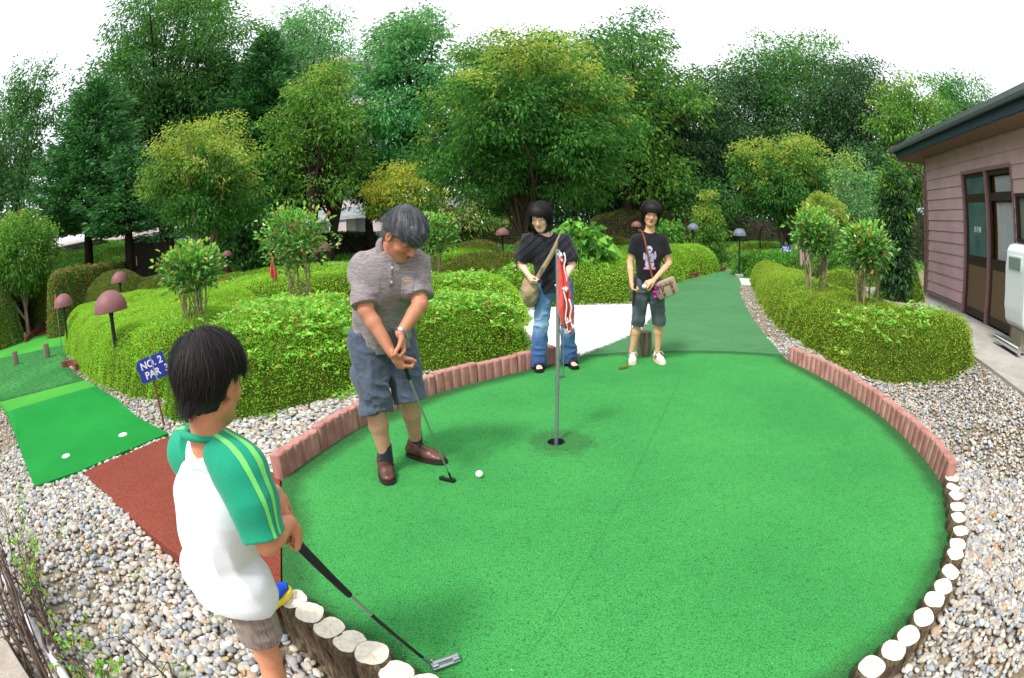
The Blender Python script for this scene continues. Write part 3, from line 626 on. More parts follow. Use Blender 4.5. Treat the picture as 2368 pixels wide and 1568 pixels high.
def dome(px,py0,D,R,H,mat,label,seed,leaf=.04,dens=2200,name='azalea_bush',cat='bush',g=None,zoff=0,**k):
    p=A(px,py0,D); x,y=p.x,p.y; zb=float(hz(x,y))+zoff
    pts=[(x+R*math.cos(a)*1.15,y+R*math.sin(a)) for a in np.linspace(0,6.283,10)[:-1]]
    return hedge(pts,H,leaf,dens,mat,label,w=R*.95,p=2,step=.15,amp=.07,zf=lambda X,Y:0*X+zb,name=name,cat=cat,group=g,seed=seed,**k)
dome(262,640,14.5,1.15,1.25,'azalea','dull green clipped bush behind the third lamp from the left',21)
dome(352,640,14,1.0,.95,'azalea','brownish low bush left of the camellia stems',22)
dome(1092,560,15,.95,.95,'azalea','olive clipped dome left of the dome lamp under the big maple',23)
dome(1135,600,10.5,1.1,.78,'azalea','brownish azalea mound at the woman\'s left shoulder',24)
dome(1422,545,13.5,.95,.98,'azalea','clipped olive dome between the woman and the girl',25)
dome(1235,530,17,.7,1.0,'azalea','small olive dome beside the big maple trunk',26)
dome(1765,545,21,1.6,.75,'olive','low yellowish mound below the far middle lamps',27,leaf=.06,dens=1200)
dome(2082,640,9.8,.48,.80,'box2','rounded shrub at the corner of the house',29,leaf=.03)
dome(1945,600,9.6,.55,.66,'olive','round end of yellow-green hedge behind the camellia pair',30,leaf=.03)
dome(960,560,17,1.3,1.1,'box2','green bush behind the grey-haired man',31,leaf=.05,dens=1600)
dome(92,680,17.8,.82,2.05,'olive','tall oval clipped bush with yellowed leaves near the left path',32,leaf=.04,dens=2600)
dome(-14,745,15.8,1.05,1.75,'gloss','dark oval bush cut by the left picture edge',33,leaf=.045,dens=2600)
# hedge row with red tips far left, on a bank
p=[A(120,660,13.5),A(200,645,15),A(300,622,17.5)]
LH=[(v.x,v.y) for v in p]
hedge([(LH[0][0],LH[0][1]),(LH[1][0],LH[1][1]),(LH[2][0],LH[2][1]),(LH[2][0]-.5,LH[2][1]+.8),(LH[1][0]-.8,LH[1][1]+.8),(LH[0][0]-.9,LH[0][1]+.6)],1.6,.06,1100,'redtip','tall hedge with red young tips in front of the fir trunks on the left',w=.35,p=3.5,seed=34,step=.18)
p=[A(395,612,15.5),A(520,590,19)]
hedge([(p[0].x,p[0].y),(p[1].x,p[1].y),(p[1].x-.4,p[1].y+1),(p[0].x-.6,p[0].y+1)],1.0,.06,700,'azalea','brown twiggy hedge below the dark screen on the left',w=.4,p=3,seed=35,step=.18,twiggy=True)
def bank(pts,H,D,label,mat,seed,twiggy=True,dens=500,leaf=.09,depth=1.6):
    q=[A(px,py,D) for px,py in pts]; f=[(v.x,v.y) for v in q]; b=[(v.x*(1+depth/D),v.y*(1+depth/D)) for v in q[::-1]]
    return hedge(f+b,H,leaf,dens,mat,label,w=.6,p=2.6,seed=seed,step=.3,amp=.22,namp=.7,twiggy=twiggy,smooth=False)
bank([(1040,520),(1120,515),(1210,512)],1.5,24,'brownish twiggy hedge behind the lamp under the big maple','azalea',41)
bank([(1360,510),(1460,508),(1560,508),(1620,508)],1.8,24,'bare brown hedge behind the girl\'s head','azalea',42)
bank([(1655,508),(1760,510),(1860,514)],1.7,27,'dark twiggy hedge behind the far lamps right of centre','dark',43)
bank([(2040,520),(2110,525),(2200,535)],2.2,24,'dark hedge bank glimpsed between the climbing column and the house','dark',46)
bank([(640,555),(760,540),(880,528)],1.3,24,'dark low hedge in front of the pale building','dark',44)
bank([(-60,640),(60,640),(130,650)],1.6,17,'dark hedge behind the leftmost small tree','dark',45)
# low ground cover that nobody could count
def ground_cover():
    rs=np.random.RandomState(5); poly=np.array([(-3.2,8.4),(-.2,8.6),(.95,9),(1.2,11),(3,14.2),(5.3,15.4),(7.0,15.6),(8.6,16.2),(7.4,12.2),(7.3,10.2),(6.9,8.8),(9.5,9.0),(14,14),(22,17),(30,30),(0,42),(-30,28),(-24,14),(-15,12.6),(-11,12.4),(-7,12),(-4.5,12.6),(-2.8,11)])
    hedge(poly,.36,.085,260,'cover','low leafy ground cover between the far hedges and trees',w=1.2,p=2,step=.5,amp=.22,namp=.5,seed=50,name='ground_cover',cat=None,kind='stuff',smooth=False,up=.6)
ground_cover()
hedge([(6.3,13.4),(6.9,12.6),(8.2,12.2),(10.5,13.6),(11.5,17),(9.2,17.2),(8.8,16.0),(7.2,14.2)],.66,.07,1500,'cover','tall grassy juniper bank behind the standing dome lamp on the right',w=.7,p=2.2,seed=51,step=.2,up=.9,name='juniper_bank',cat='shrub bank')
# ---------------------------------------------------------------- trees: (pixel column, rows) give direction and height, D the distance
def TP(px,py,D,px2=None): 
    p=A(px,py,D); return p.x,p.y,float(hz(p.x,p.y))
def TZ(px,py,D,zb): return A(px,py,D).z-zb
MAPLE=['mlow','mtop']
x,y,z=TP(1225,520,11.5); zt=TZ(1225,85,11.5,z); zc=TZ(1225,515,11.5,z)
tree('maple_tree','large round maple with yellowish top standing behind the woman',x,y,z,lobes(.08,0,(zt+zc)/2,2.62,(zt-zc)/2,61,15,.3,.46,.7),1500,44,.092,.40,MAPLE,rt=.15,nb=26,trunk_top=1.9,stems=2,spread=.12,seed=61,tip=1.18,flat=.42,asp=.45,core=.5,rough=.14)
x,y,z=TP(478,575,12.3); zt=TZ(465,265,12.3,z); zc=TZ(465,560,12.3,z)
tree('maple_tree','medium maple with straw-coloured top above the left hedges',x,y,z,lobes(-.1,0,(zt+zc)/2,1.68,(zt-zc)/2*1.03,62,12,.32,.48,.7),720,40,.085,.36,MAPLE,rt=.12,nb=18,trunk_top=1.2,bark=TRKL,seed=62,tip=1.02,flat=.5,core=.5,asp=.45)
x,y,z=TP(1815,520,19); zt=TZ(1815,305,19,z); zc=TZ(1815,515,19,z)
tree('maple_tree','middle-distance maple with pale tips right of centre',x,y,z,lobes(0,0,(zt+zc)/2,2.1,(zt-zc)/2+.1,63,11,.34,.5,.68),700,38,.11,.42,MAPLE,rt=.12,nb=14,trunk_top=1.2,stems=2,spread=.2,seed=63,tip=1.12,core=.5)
x,y,z=TP(62,740,15.8); zt=TZ(20,500,15.8,z); zc=TZ(20,700,15.8,z)
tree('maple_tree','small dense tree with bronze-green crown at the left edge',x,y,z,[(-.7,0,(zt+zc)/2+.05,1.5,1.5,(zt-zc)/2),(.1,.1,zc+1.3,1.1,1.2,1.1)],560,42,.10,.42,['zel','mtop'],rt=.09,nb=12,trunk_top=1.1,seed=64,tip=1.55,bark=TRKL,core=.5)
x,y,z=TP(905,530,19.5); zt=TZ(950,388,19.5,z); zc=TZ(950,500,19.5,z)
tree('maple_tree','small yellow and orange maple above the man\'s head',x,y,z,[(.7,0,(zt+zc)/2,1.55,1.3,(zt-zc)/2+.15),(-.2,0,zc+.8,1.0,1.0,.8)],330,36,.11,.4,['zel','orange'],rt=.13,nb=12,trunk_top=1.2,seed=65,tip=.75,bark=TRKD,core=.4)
x,y,z=TP(1640,545,17.5); zt=TZ(1640,430,17.5,z)
tree('small_tree','slim cone-shaped young tree between the far lamps',x,y,z,[(0,0,zt*.42,.62,.6,zt*.38),(0,0,zt*.72,.36,.36,zt*.27)],150,30,.09,.25,['zel','mtop'],rt=.05,nb=6,trunk_top=.8,seed=66,tip=1.1,core=.3)
x,y,z=TP(1905,600,12.2); zt=TZ(1905,447,12.2,z)
tree('topiary_tree','clipped ball tree with yellow-green leaves behind the camellias',x,y,z,[(0,0,zt-.52,.56,.56,.5)],260,40,.05,.14,['zel','mtop'],rt=.05,nb=10,trunk_top=.9,seed=67,tip=1.0,core=.75,rough=.05)
x,y,z=TP(1975,600,14); zt=TZ(1985,345,14,z)
tree('small_tree','airy slender tree with pale stems left of the house',x,y,z,[(.1,0,zt*.62,.75,.8,zt*.36),(-.3,0,zt*.42,.55,.5,.8)],200,22,.09,.4,['pale','mtop'],rt=.06,nb=16,trunk_top=1.6,stems=3,spread=.14,bark=TRKL,seed=68,tip=1.35,core=.3)
x,y,z=TP(2078,675,9.3); zt=TZ(2095,372,9.3,z)
tree('climber_column','dark glossy column of climbing leaves at the house corner',x,y,z,[(.0,.1,zt*.3,.27,.27,zt*.34),(-.03,.1,zt*.72,.29,.29,zt*.3)],280,34,.075,.20,['dark','zel'],rt=.06,nb=10,trunk_top=1.2,seed=69,tip=1.25,core=.5,cat='climbing plant',bark=TRKD)
x,y,z=TP(1540,525,20); tree('small_tree','loose green bush with large leaves behind the girl',x,y,z,[(0,0,.9,.7,.6,.8)],60,24,.16,.3,['cover'],rt=.04,nb=4,trunk_top=.5,seed=70)
x,y,z=TP(1345,560,9.6); tree('leafy_shrub','shrub with big heart-shaped leaves at the woman\'s right shoulder',x,y,z,[(0,0,.95,.5,.4,.5),(.1,0,.55,.5,.4,.4)],60,11,.16,.26,['cover','shoot'],rt=.02,nb=6,trunk_top=.5,seed=71,cat='shrub',asp=.75,tip=1.3)
# camellias: glossy rounded crowns on many stems
def camellia(px,pyb,pyt,D,hw,label,seed,stems=5,bot=.45):
    p=A(px,pyb,D); zt=A(px,pyt,D).z; z=float(hz(p.x,p.y)); H=zt-z; zb=p.z-z; c0=zb+(H-zb)*bot
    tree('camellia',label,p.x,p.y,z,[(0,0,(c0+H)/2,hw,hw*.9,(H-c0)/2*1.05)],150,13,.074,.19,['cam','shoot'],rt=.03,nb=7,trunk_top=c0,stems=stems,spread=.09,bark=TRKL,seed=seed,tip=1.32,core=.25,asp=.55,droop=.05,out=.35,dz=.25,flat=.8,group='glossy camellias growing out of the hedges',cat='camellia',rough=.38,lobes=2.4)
camellia(452,715,578,6.1,.40,'flat-topped camellia on many thin stems above the boy\'s head',81,7,.42)
camellia(690,672,492,7.4,.50,'tall camellia with orange spent flowers left of the man',82,5,.38)
camellia(1003,635,503,9.2,.42,'camellia crown just right of the man\'s head',83,4,.4)
camellia(1888,612,500,7.5,.34,'left camellia of the pair on the right-hand hedge',84,4,.35)
camellia(2003,655,538,6.5,.33,'right camellia of the pair on the hedge, nearer the house',85,5,.42)
# background firs
z_=lambda px,py,D:TP(px,py,D)
def fir(px,D,pyt,hwpx,pyb,label,seed,**k):
    x,y,z=TP(px,600,D); H=TZ(px,pyt,D,z); R=hwpx/1197*D*1.35; zl=max(.6,TZ(px,pyb,D,z)); return conifer(label,x,y,z,H,R,zl,seed,group='tall firs on the left',**k)
fir(206,20,175,150,515,'broad dark fir with blue-green sprays nearest the left edge',101,shape=.55,leaf=.25)
fir(300,17.5,330,115,525,'dense fir rising straight behind the red-tipped hedge',102,shape=.6,leaf=.23)
fir(610,24,70,150,490,'tall fir with spiky tiers behind the medium maple',103,shape=.7,leaf=.28)
fir(500,27,120,140,500,'dark fir half hidden behind the medium maple',104,shape=.6,leaf=.28,density=.8)
fir(385,16.5,470,75,545,'low dark fir boughs over the dark screen',105,shape=.6,leaf=.16)
# background broadleaves
def bt(px,D,pyt,pyb,hwpx,mats,label,seed,nc=600,lpc=36,leaf=.2,rc=.9,ptr=None,tip=None,rt=.22,stems=1,bark=None,nb=16,tt=None,extra=(),core=.35,group='trees standing behind the course',kind='broadleaf_tree',rough=.2,spread=.3):
    x,y,z=TP(ptr or px,560,D); c=A(px,(pyt+pyb)/2,D); zt=TZ(px,pyt,D,z); zb=TZ(px,pyb,D,z); R=hwpx/1197*D; ox,oy=c.x-x,c.y-y; h=(zt-zb)/2
    E=lobes(ox,oy,(zt+zb)/2,R*1.24,h*1.13,seed)
    return tree(kind,label,x,y,z,E,nc,lpc,leaf,rc,mats,group,rt=rt,nb=nb,trunk_top=tt or max(1.5,zb+h*.6),stems=stems,spread=spread,bark=bark or TRKD,seed=seed,tip=tip,core=core,flat=.45,rough=rough)
bt(385,27,-70,420,225,['dec','zel'],'very tall many-stemmed tree rising above the left firs',111,1150,40,.20,1.0,tip=1.25,stems=3,rt=.42,nb=22,tt=7,core=.5)
bt(35,27,140,560,125,['pale','dec'],'pale soft tree at the far left edge behind the firs',112,460,40,.2,.9,tip=.8)
bt(-70,22,250,640,110,['dark'],'dark tree cut off by the left picture edge',113,300,36,.2,.9)
bt(690,33,15,330,140,['pale','dec'],'pale willowy tree behind the tall fir',114,420,44,.22,1.1)
bt(738,20,130,500,118,['zel','mtop'],'hornbeam with yellowish top and dark lower boughs left of the man',115,620,36,.14,.65,tip=1.42,stems=3,spread=.5,rt=.32,tt=3.5,nb=26,core=.2)
bt(935,22,-20,480,120,['gum','pale'],'tall bright green sweetgum behind the man',116,560,34,.19,.75,tip=1.1,ptr=975,rt=.22,tt=7,nb=24,core=.15,rough=.3)
bt(860,24,230,520,70,['dark'],'dark pine-like tree between the sweetgum and the hornbeam',117,240,30,.18,.7,core=.2)
bt(1095,36,72,330,75,['zel'],'small light crown peeking out left of the big maple',118,220,34,.24,1.1)
bt(1215,33,50,400,80,['zel'],'crown showing just above the left of the big maple',119,240,34,.24,1.1)
bt(1440,25,15,480,175,['zel','dec'],'broad tree with feathery green top right of the big maple',120,760,40,.19,.95,tip=1.05,stems=2,rt=.35,tt=5,nb=24,ptr=1470)
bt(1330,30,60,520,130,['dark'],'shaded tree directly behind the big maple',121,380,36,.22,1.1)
bt(1600,29,150,500,125,['dark','dec'],'grey-green tree with open dark boughs above the girl',122,480,34,.2,.9,tip=1.5,rt=.3,stems=2,tt=4,nb=22,core=.2)
bt(1715,33,105,470,125,['dark','dec'],'dark rounded tree left of the highest right-hand crown',123,460,36,.22,1.1,tip=1.45)
bt(1860,35,70,440,165,['dec','zel'],'highest dome-shaped tree in the right-hand group',124,700,40,.22,1.2,tip=1.3,tt=6,nb=20)
bt(1995,31,105,480,130,['dark','zel'],'tree with pale new tips right of the highest crown',125,520,38,.21,1.1,tip=1.4)
bt(2115,27,160,520,110,['zel','mtop'],'light green tree behind the house gutter',126,460,36,.19,.9,tip=1.5)
bt(2235,34,160,480,120,['dec','pale'],'hazy tree whose crown shows over the house roof',127,420,36,.24,1.2,tip=1.3)
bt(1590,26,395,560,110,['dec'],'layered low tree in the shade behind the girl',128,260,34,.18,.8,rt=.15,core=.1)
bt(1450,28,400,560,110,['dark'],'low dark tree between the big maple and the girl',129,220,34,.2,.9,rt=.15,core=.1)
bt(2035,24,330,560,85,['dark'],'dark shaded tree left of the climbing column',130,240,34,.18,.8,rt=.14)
bt(560,21,430,600,95,['dec','zel'],'low green tree in the gap right of the medium maple',131,240,34,.17,.7,rt=.13,tip=1.4)
bt(1075,20,470,545,75,['gloss','olive'],'dark rounded evergreen left of the lamp under the maple',132,200,34,.12,.5,rt=.1,core=.5)
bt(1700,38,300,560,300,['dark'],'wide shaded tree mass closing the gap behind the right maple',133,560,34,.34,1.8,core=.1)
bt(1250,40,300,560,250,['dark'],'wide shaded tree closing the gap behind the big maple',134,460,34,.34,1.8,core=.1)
# ================================================================ gravel: thousands of pebbles nobody could count
def gravel():
    rs=np.random.RandomState(77)
    def icos(sub):
        bm=bmesh.new(); bmesh.ops.create_icosphere(bm,subdivisions=sub,radius=1); V=np.array([v.co[:] for v in bm.verts]); F=np.array([[v.index for v in f.verts] for f in bm.faces]); bm.free(); return V,F
    ic1,ic2=icos(2),icos(1)
    def region(x0,x1,y0,y1,dens):
        n=int((x1-x0)*(y1-y0)*dens); return np.column_stack([rs.uniform(x0,x1,n),rs.uniform(y0,y1,n)])
    P=np.vstack([region(-4.5,3.0,.2,2.6,2000),region(-4.5,0,2.6,5.2,1500),region(2.0,5.3,.2,5.6,1800),region(-11,-4.5,1.2,7.5,420),region(0,9,5.6,15,330),region(-.2,3,5,9,600),region(3,5.3,.2,-.5,0) if 0 else np.zeros((0,2))])
    X,Y=P[:,0],P[:,1]; D=np.hypot(X,Y); k=(D>.45)&(D<16)
    for s in SHEETS: k&=~(inpoly(X,Y,s)&(dpoly(X,Y,s)>.004))
    k&=~(dpoly(X,Y,GREEN)<.085)
    for h in HEDGES: k&=~(inpoly(X,Y,h)&(dpoly(X,Y,h)>.22))
    u=.907*X-.4207*Y; k&=(u<2.86)|(D>10); k&=~((X>5.8)&(Y<11)&(u>2.2))
    # trodden bare patches of soil
    nz=vnoise(np.stack([X,Y,0*X],-1),1.1,8)+.5*vnoise(np.stack([X,Y,0*X],-1),3.3,9); bare=(nz>.72)&(rs.rand(len(X))<.7)
    left=np.exp(-(((X+2.35)/.5)**2+((Y-.95)/.45)**2)); bare|=(rs.rand(len(X))<left*.55); rgt=np.exp(-(((X-3.3)/.25)**2+((Y-1.9)/.45)**2)); bare|=(rs.rand(len(X))<rgt*.4)
    k&=~bare
    P=P[k]; D=D[k]; X,Y=P[:,0],P[:,1]; n=len(P); z=hz(X,Y)
    r=np.clip(rs.lognormal(math.log(.0156),.26,n),.008,.027)
    r*=np.where(bare[k],.6,1)*np.where(X>1.5,.86,1)
    def build(idx,ic):
        V0,F0=ic; m=len(idx); R=r[idx][:,None,None]; sc=np.stack([rs.uniform(.9,1.45,m),rs.uniform(.75,1.1,m),rs.uniform(.45,.75,m)],1)[:,None,:]
        a=rs.uniform(0,6.28,m); V=V0[None]*sc; V=V*(1+.13*np.sin(V0[None]*rs.uniform(1.5,3.5,(m,1,3))+rs.uniform(0,6,(m,1,3))).sum(2,keepdims=True)*.8)
        tl=rs.normal(0,.28,m); c,s=np.cos(tl)[:,None],np.sin(tl)[:,None]; y,zz=V[...,1]*c-V[...,2]*s,V[...,1]*s+V[...,2]*c; V=np.stack([V[...,0],y,zz],-1)
        c,s=np.cos(a)[:,None],np.sin(a)[:,None]; V=np.stack([V[...,0]*c-V[...,1]*s,V[...,0]*s+V[...,1]*c,V[...,2]],-1)*R
        V[...,0]+=X[idx][:,None]; V[...,1]+=Y[idx][:,None]; V[...,2]+=(z[idx]-.012+rs.uniform(-.006,.012,m))[:,None]
        return V.reshape(-1,3),(F0[None]+np.arange(m)[:,None,None]*len(V0)).reshape(-1,3)
    near=np.where(D<4.2)[0]; far=np.where(D>=4.2)[0]
    Va,Fa=build(near,ic1); Vb,Fb=build(far,ic2)
    n_=N('pebbles'); g=n_.node('ShaderNodeNewGeometry').outputs['Random Per Island']
    c=n_.ramp(g,[(i/12,cc) for i,cc in enumerate(pal((184,178,166),(162,158,152),(200,194,182),(144,148,152),(172,164,148),(154,160,168),(212,208,200),(132,130,128),(180,172,156),(166,168,168),(192,182,166),(176,150,126)))],'CONSTANT')
    f=n_.noise(90,4,.7,n_.coord()); c=n_.mix(1,c,n_.ramp(f,[(.3,.78),(.7,1.12)]),'MULTIPLY'); n_.set(c,.62,.35); n_.bump(f,.15,.004)
    o=obj('gravel',npmesh('gravel',np.vstack([Va,Vb]),np.vstack([Fa,Fb+len(Va)])),n_.m); tag(o,kind='stuff'); print('pebbles',n)
    # fallen leaves and tiny weeds between the stones
    m=420; q=rs.randint(0,n,m); Pl=np.column_stack([X[q],Y[q],z[q]+.018]); V,F=leaves(Pl,rs.normal(size=(m,3))*[1,1,.15],rs.uniform(.02,.05,m),.022,rs,fold=.3)
    o=obj('fallen_leaves',npmesh('fallen_leaves',V,F,smooth=False),leafmat('dry_leaf',pal((168,110,60),(190,140,80),(130,90,56),(176,150,84)),.15)); tag(o,kind='stuff')
    Pw=[];Dw=[]
    for _ in range(150):
        j=rs.randint(0,n); cx,cy=X[j],Y[j]; kk=rs.randint(4,14); Pw.append(np.column_stack([cx+rs.normal(0,.03,kk),cy+rs.normal(0,.03,kk),np.full(kk,z[j])])); Dw.append(rs.normal(size=(kk,3))*.5+[0,0,1])
    Pw=np.vstack(Pw);Dw=np.vstack(Dw); V,F=leaves(Pw,Dw,rs.uniform(.02,.05,len(Pw)),.007,rs); o=obj('weeds',npmesh('weeds',V,F,smooth=False),LM['shoot']); tag(o,kind='stuff')
gravel()
# ================================================================ the house
HD=Vector((math.sin(.4342),math.cos(.4342),0)); HN=Vector((-HD.y,HD.x,0)); HC=-4.50
def HP(s,z,off=0.): # s grows towards the camera, off = out of the wall
    v=HD*(-s)+HN*(HC+off); return Vector((v.x,v.y,z))
HM=Matrix(((-HD.x,HN.x,0,HN.x*HC),(-HD.y,HN.y,0,HN.y*HC),(0,0,1,0),(0,0,0,1)))   # local (s,off,z)
def hbox(bm,s0,s1,o0,o1,z0,z1,bev=0): box(bm,((s0+s1)/2,(o0+o1)/2,(z0+z1)/2),(s1-s0,o1-o0,z1-z0),bev=bev)
def house():
    e=empty('clubhouse',(0,0,0),0,'single-storey clubhouse with mauve lap siding and dark eaves on the right','building'); e.matrix_world=HM
    n=N('mauve_siding'); o=n.coord(); a=n.noise(2.2,4,.6,o); b=n.noise(30,4,.7,n.mapping(o,scale=(.4,1,3)))
    c=n.mix(n.ramp(a,[(.3,0.),(.7,1.)]),srgb(184,152,154),srgb(200,168,170)); c=n.mix(n.math('MULTIPLY',n.ramp(b,[(.5,0.),(.8,1.)]),.3),c,srgb(120,92,92)); n.set(c,.75,.25); n.bump(b,.15,.004); SID=n.m
    TRIM=simple('mauve_trim',srgb(142,108,108),.6,.3); DK=simple('dark_window_frame',srgb(52,42,34),.45,.4); BR=simple('door_panel_brown',srgb(104,86,64),.6,.3,var=.06)
    CONC=conc('foundation_concrete',srgb(150,158,160),srgb(176,182,182)); SOF=simple('soffit_board',srgb(128,104,90),.8,.2); FAS=simple('dark_blue_fascia',srgb(40,58,72),.5,.4); GUT=simple('gutter_metal',srgb(110,116,124),.35,.5,.3)
    S0,S1,Dp=-10.1,2.5,6.0; ops=[(-8.06,-7.12),(-7.06,-6.13)]; WIN=(-6.03,-4.9,1.62,2.27)
    # walls: lap boards as one mesh, bottom edges stepping out
    bm=bmesh.new()
    def lap(s0,s1,z0,z1):
        k=0; z=.47
        while z<3.1:
            a,b=max(z,z0),min(z+.2,z1)
            if b-a>.01:
                f0=(a-z)/.2; o_=lambda f:.022*(1-f)+.004
                v=[(s0,o_(f0),a),(s1,o_(f0),a),(s1,o_((b-z)/.2),b),(s0,o_((b-z)/.2),b)]; w=[bm.verts.new(q) for q in v]; bm.faces.new(w)
                u=[bm.verts.new(q) for q in ((s0,0,a),(s1,0,a),(s1,o_(f0),a),(s0,o_(f0),a))]; bm.faces.new(u)
            z+=.2
    lap(S0,ops[0][0],.44,3.12); lap(ops[0][0],ops[1][1],2.70,3.12); lap(ops[1][1],WIN[0],.44,3.12); lap(WIN[0],WIN[1],.44,WIN[2]); lap(WIN[0],WIN[1],WIN[3],3.12); lap(WIN[1],S1,.44,3.12)
    hbox(bm,S0,ops[0][0],-.12,0,.4,3.3); hbox(bm,ops[0][0],ops[1][1],-.12,-.001,2.7,3.3); hbox(bm,ops[1][1],WIN[0],-.12,-.002,.4,3.3); hbox(bm,WIN[0],WIN[1],-.12,-.001,.4,WIN[2]); hbox(bm,WIN[0],WIN[1],-.12,-.001,WIN[3],3.3); hbox(bm,WIN[1],S1,-.12,-.003,.4,3.3)
    hbox(bm,S0,S0+.1,-Dp,-.121,.4,3.3); hbox(bm,S0+.1,S1,-Dp-.1,-Dp,.4,3.3); hbox(bm,S1-.1,S1,-Dp,-.121,.4,3.3)
    obj('wall',bmf('wall',bm),SID,e)
    bm=bmesh.new(); hbox(bm,S0+.02,ops[0][0]-.03,-.2,-.004,-.1,.44); hbox(bm,ops[1][1],S1,-.2,-.004,-.1,.44); hbox(bm,S0+.02,S1,-Dp,-.21,-.1,.42); obj('foundation',bmf('foundation',bm),CONC,e)
    bm=bmesh.new(); hbox(bm,S0-.012,S0+.06,-.1,.032,.40,3.13,.004); obj('corner_board',bmf('corner_board',bm),TRIM,e)
    bm=bmesh.new(); hbox(bm,S0+.06,ops[0][0]-.06,0,.034,.40,.455,.004); obj('base_trim',bmf('base_trim',bm),TRIM,e)
    # doors
    for i,(a,b) in enumerate(ops):
        fr=bmesh.new(); hbox(fr,a-.055,a,-.1,.045,.33,2.70,.004); hbox(fr,b,b+.03,-.1,.045,.33,2.70,.004); hbox(fr,a,b,-.1,.04,2.645,2.70,.004)
        d=empty('door',(0,0,0)); d.parent=e; del_=None
        obj('frame',bmf('frame',fr),TRIM,d)
        bm=bmesh.new(); st=.075
        hbox(bm,a+.005,a+st,-.05,-.01,.36,2.64); hbox(bm,b-st,b-.005,-.05,-.01,.36,2.64)
        for z0,z1 in ((.36,.48),(1.17,1.32),(2.19,2.31),(2.58,2.64)): hbox(bm,a+st,b-st,-.05,-.012,z0,z1)
        obj('stiles',bmf('stiles',bm),DK,d)
        bm=bmesh.new(); hbox(bm,a+st,b-st,-.04,-.02,.48,1.17); obj('panel',bmf('panel',bm),BR,d)
        if i==0:
            n=N('frosted_glass'); n.set(n.ramp(n.noise(3,2,.5,n.coord()),[(.3,srgb(64,92,92)),(.7,srgb(84,114,112))]),.28,.6); gm=n.m
        else:
            n=N('door_glass'); n.set((.9,.95,.95,1),.03,.5); n.b.inputs['Transmission Weight'].default_value=1.; n.b.inputs['IOR'].default_value=1.05; n.b.inputs['Alpha'].default_value=.35; gm=n.m
        for z0,z1 in ((1.32,2.19),(2.31,2.58)):
            bm=bmesh.new(); hbox(bm,a+st,b-st,-.034,-.028,z0,z1); obj('pane',bmf('pane',bm),gm,d)
        bm=bmesh.new(); M=Matrix.Translation((b-.045,.0,1.22))@Matrix.Rotation(-math.pi/2,4,'X')
        lathe(bm,[(.001,.055),(.022,.05),(.028,.035),(.02,.02),(.011,.012),(.011,-.012)],16,M@Matrix.Scale(-1,4,(0,0,1))@Matrix.Identity(4)); lathe(bm,[(.001,.055),(.018,.05),(.022,.035),(.016,.02),(.01,.012),(.01,-.012)],16,Matrix.Translation((-.075,0,.0))@M@Matrix.Scale(-1,4,(0,0,1)))
        obj('knob',bmf('knob',bm,True),simple('chrome_knob',(.7,.7,.7),.2,.5,1.,var=.05),d)
        if i==1:
            bm=bmesh.new(); vs=[]; m=60
            for k in range(m+1):
                s=a+.19+(b-.10-a-.19)*k/m; of=-.09+.018*math.sin(k*.9)+.008*math.sin(k*2.1)
                vs.append([bm.verts.new((s,of,1.33)),bm.verts.new((s,of*.95,2.17)),bm.verts.new((s,of,2.33)),bm.verts.new((s,of,2.56))])
            for k in range(m): bm.faces.new((vs[k][0],vs[k+1][0],vs[k+1][1],vs[k][1])); bm.faces.new((vs[k][2],vs[k+1][2],vs[k+1][3],vs[k][3]))
            obj('curtain',bmf('curtain',bm,True),simple('white_lace',(.85,.88,.88),.9,.1,var=.05),d)
            bm=bmesh.new(); hbox(bm,a-.05,b+.1,-.16,-.15,.4,2.7); obj('inner_wall',bmf('inner_wall',bm),simple('warm_interior',srgb(176,126,60),.8),d)
        else:
            bm=bmesh.new(); hbox(bm,a-.1,b+.02,-.4,-.38,.4,2.7); obj('inner_wall',bmf('inner_wall',bm),simple('dim_interior',srgb(60,76,74),.8),d)
            t=text_mesh('御手洗',.10); o=obj('door_lettering',t,simple('letter_white',(.8,.85,.85),.6),d); o.matrix_basis=Matrix.Translation((a+.47,-.022,1.735))@Matrix.Rotation(math.pi,4,'Z')@Matrix.Rotation(math.pi/2,4,'X')
    w=empty('window',(0,0,0)); w.parent=e
    a,b,z0,z1=WIN; bm=bmesh.new(); hbox(bm,a,a+.05,-.08,.05,z0,z1,.004); hbox(bm,b-.05,b,-.08,.05,z0,z1,.004); hbox(bm,a+.05,b-.05,-.08,.048,z0,z0+.05,.003); hbox(bm,a+.05,b-.05,-.08,.048,z1-.05,z1,.003); obj('frame',bmf('frame',bm),DK,w)
    bm=bmesh.new(); hbox(bm,a+.05,b-.05,-.03,-.025,z0+.05,z1-.05); n=N('window_glass'); n.set(srgb(120,124,112),.06,.6); obj('pane',bmf('pane',bm),n.m,w)
    # soffit, fascia, gutter, roof
    bm=bmesh.new(); hbox(bm,S0-.8,S1+.6,0.0,.47,3.125,3.15); hbox(bm,S0-.8,S0-.001,-Dp-.6,-.001,3.122,3.15); obj('soffit',bmf('soffit',bm),SOF,e)
    bm=bmesh.new(); hbox(bm,S0-.85,S1+.62,.47,.5,3.135,3.33); hbox(bm,S0-.85,S0-.81,-Dp-.6,.469,3.137,3.33); obj('fascia',bmf('fascia',bm),FAS,e)
    gt=bmesh.new(); prof=[(.502,3.37),(.502,3.30),(.53,3.27),(.58,3.27),(.605,3.31),(.605,3.38),(.598,3.38),(.598,3.315),(.575,3.28),(.535,3.28),(.512,3.31),(.512,3.37)]
    ra=[gt.verts.new((S0-.95,y,z)) for y,z in prof]; rb=[gt.verts.new((S1+.62,y,z)) for y,z in prof]
    for k in range(len(prof)): gt.faces.new((ra[k],ra[(k+1)%len(prof)],rb[(k+1)%len(prof)],rb[k]))
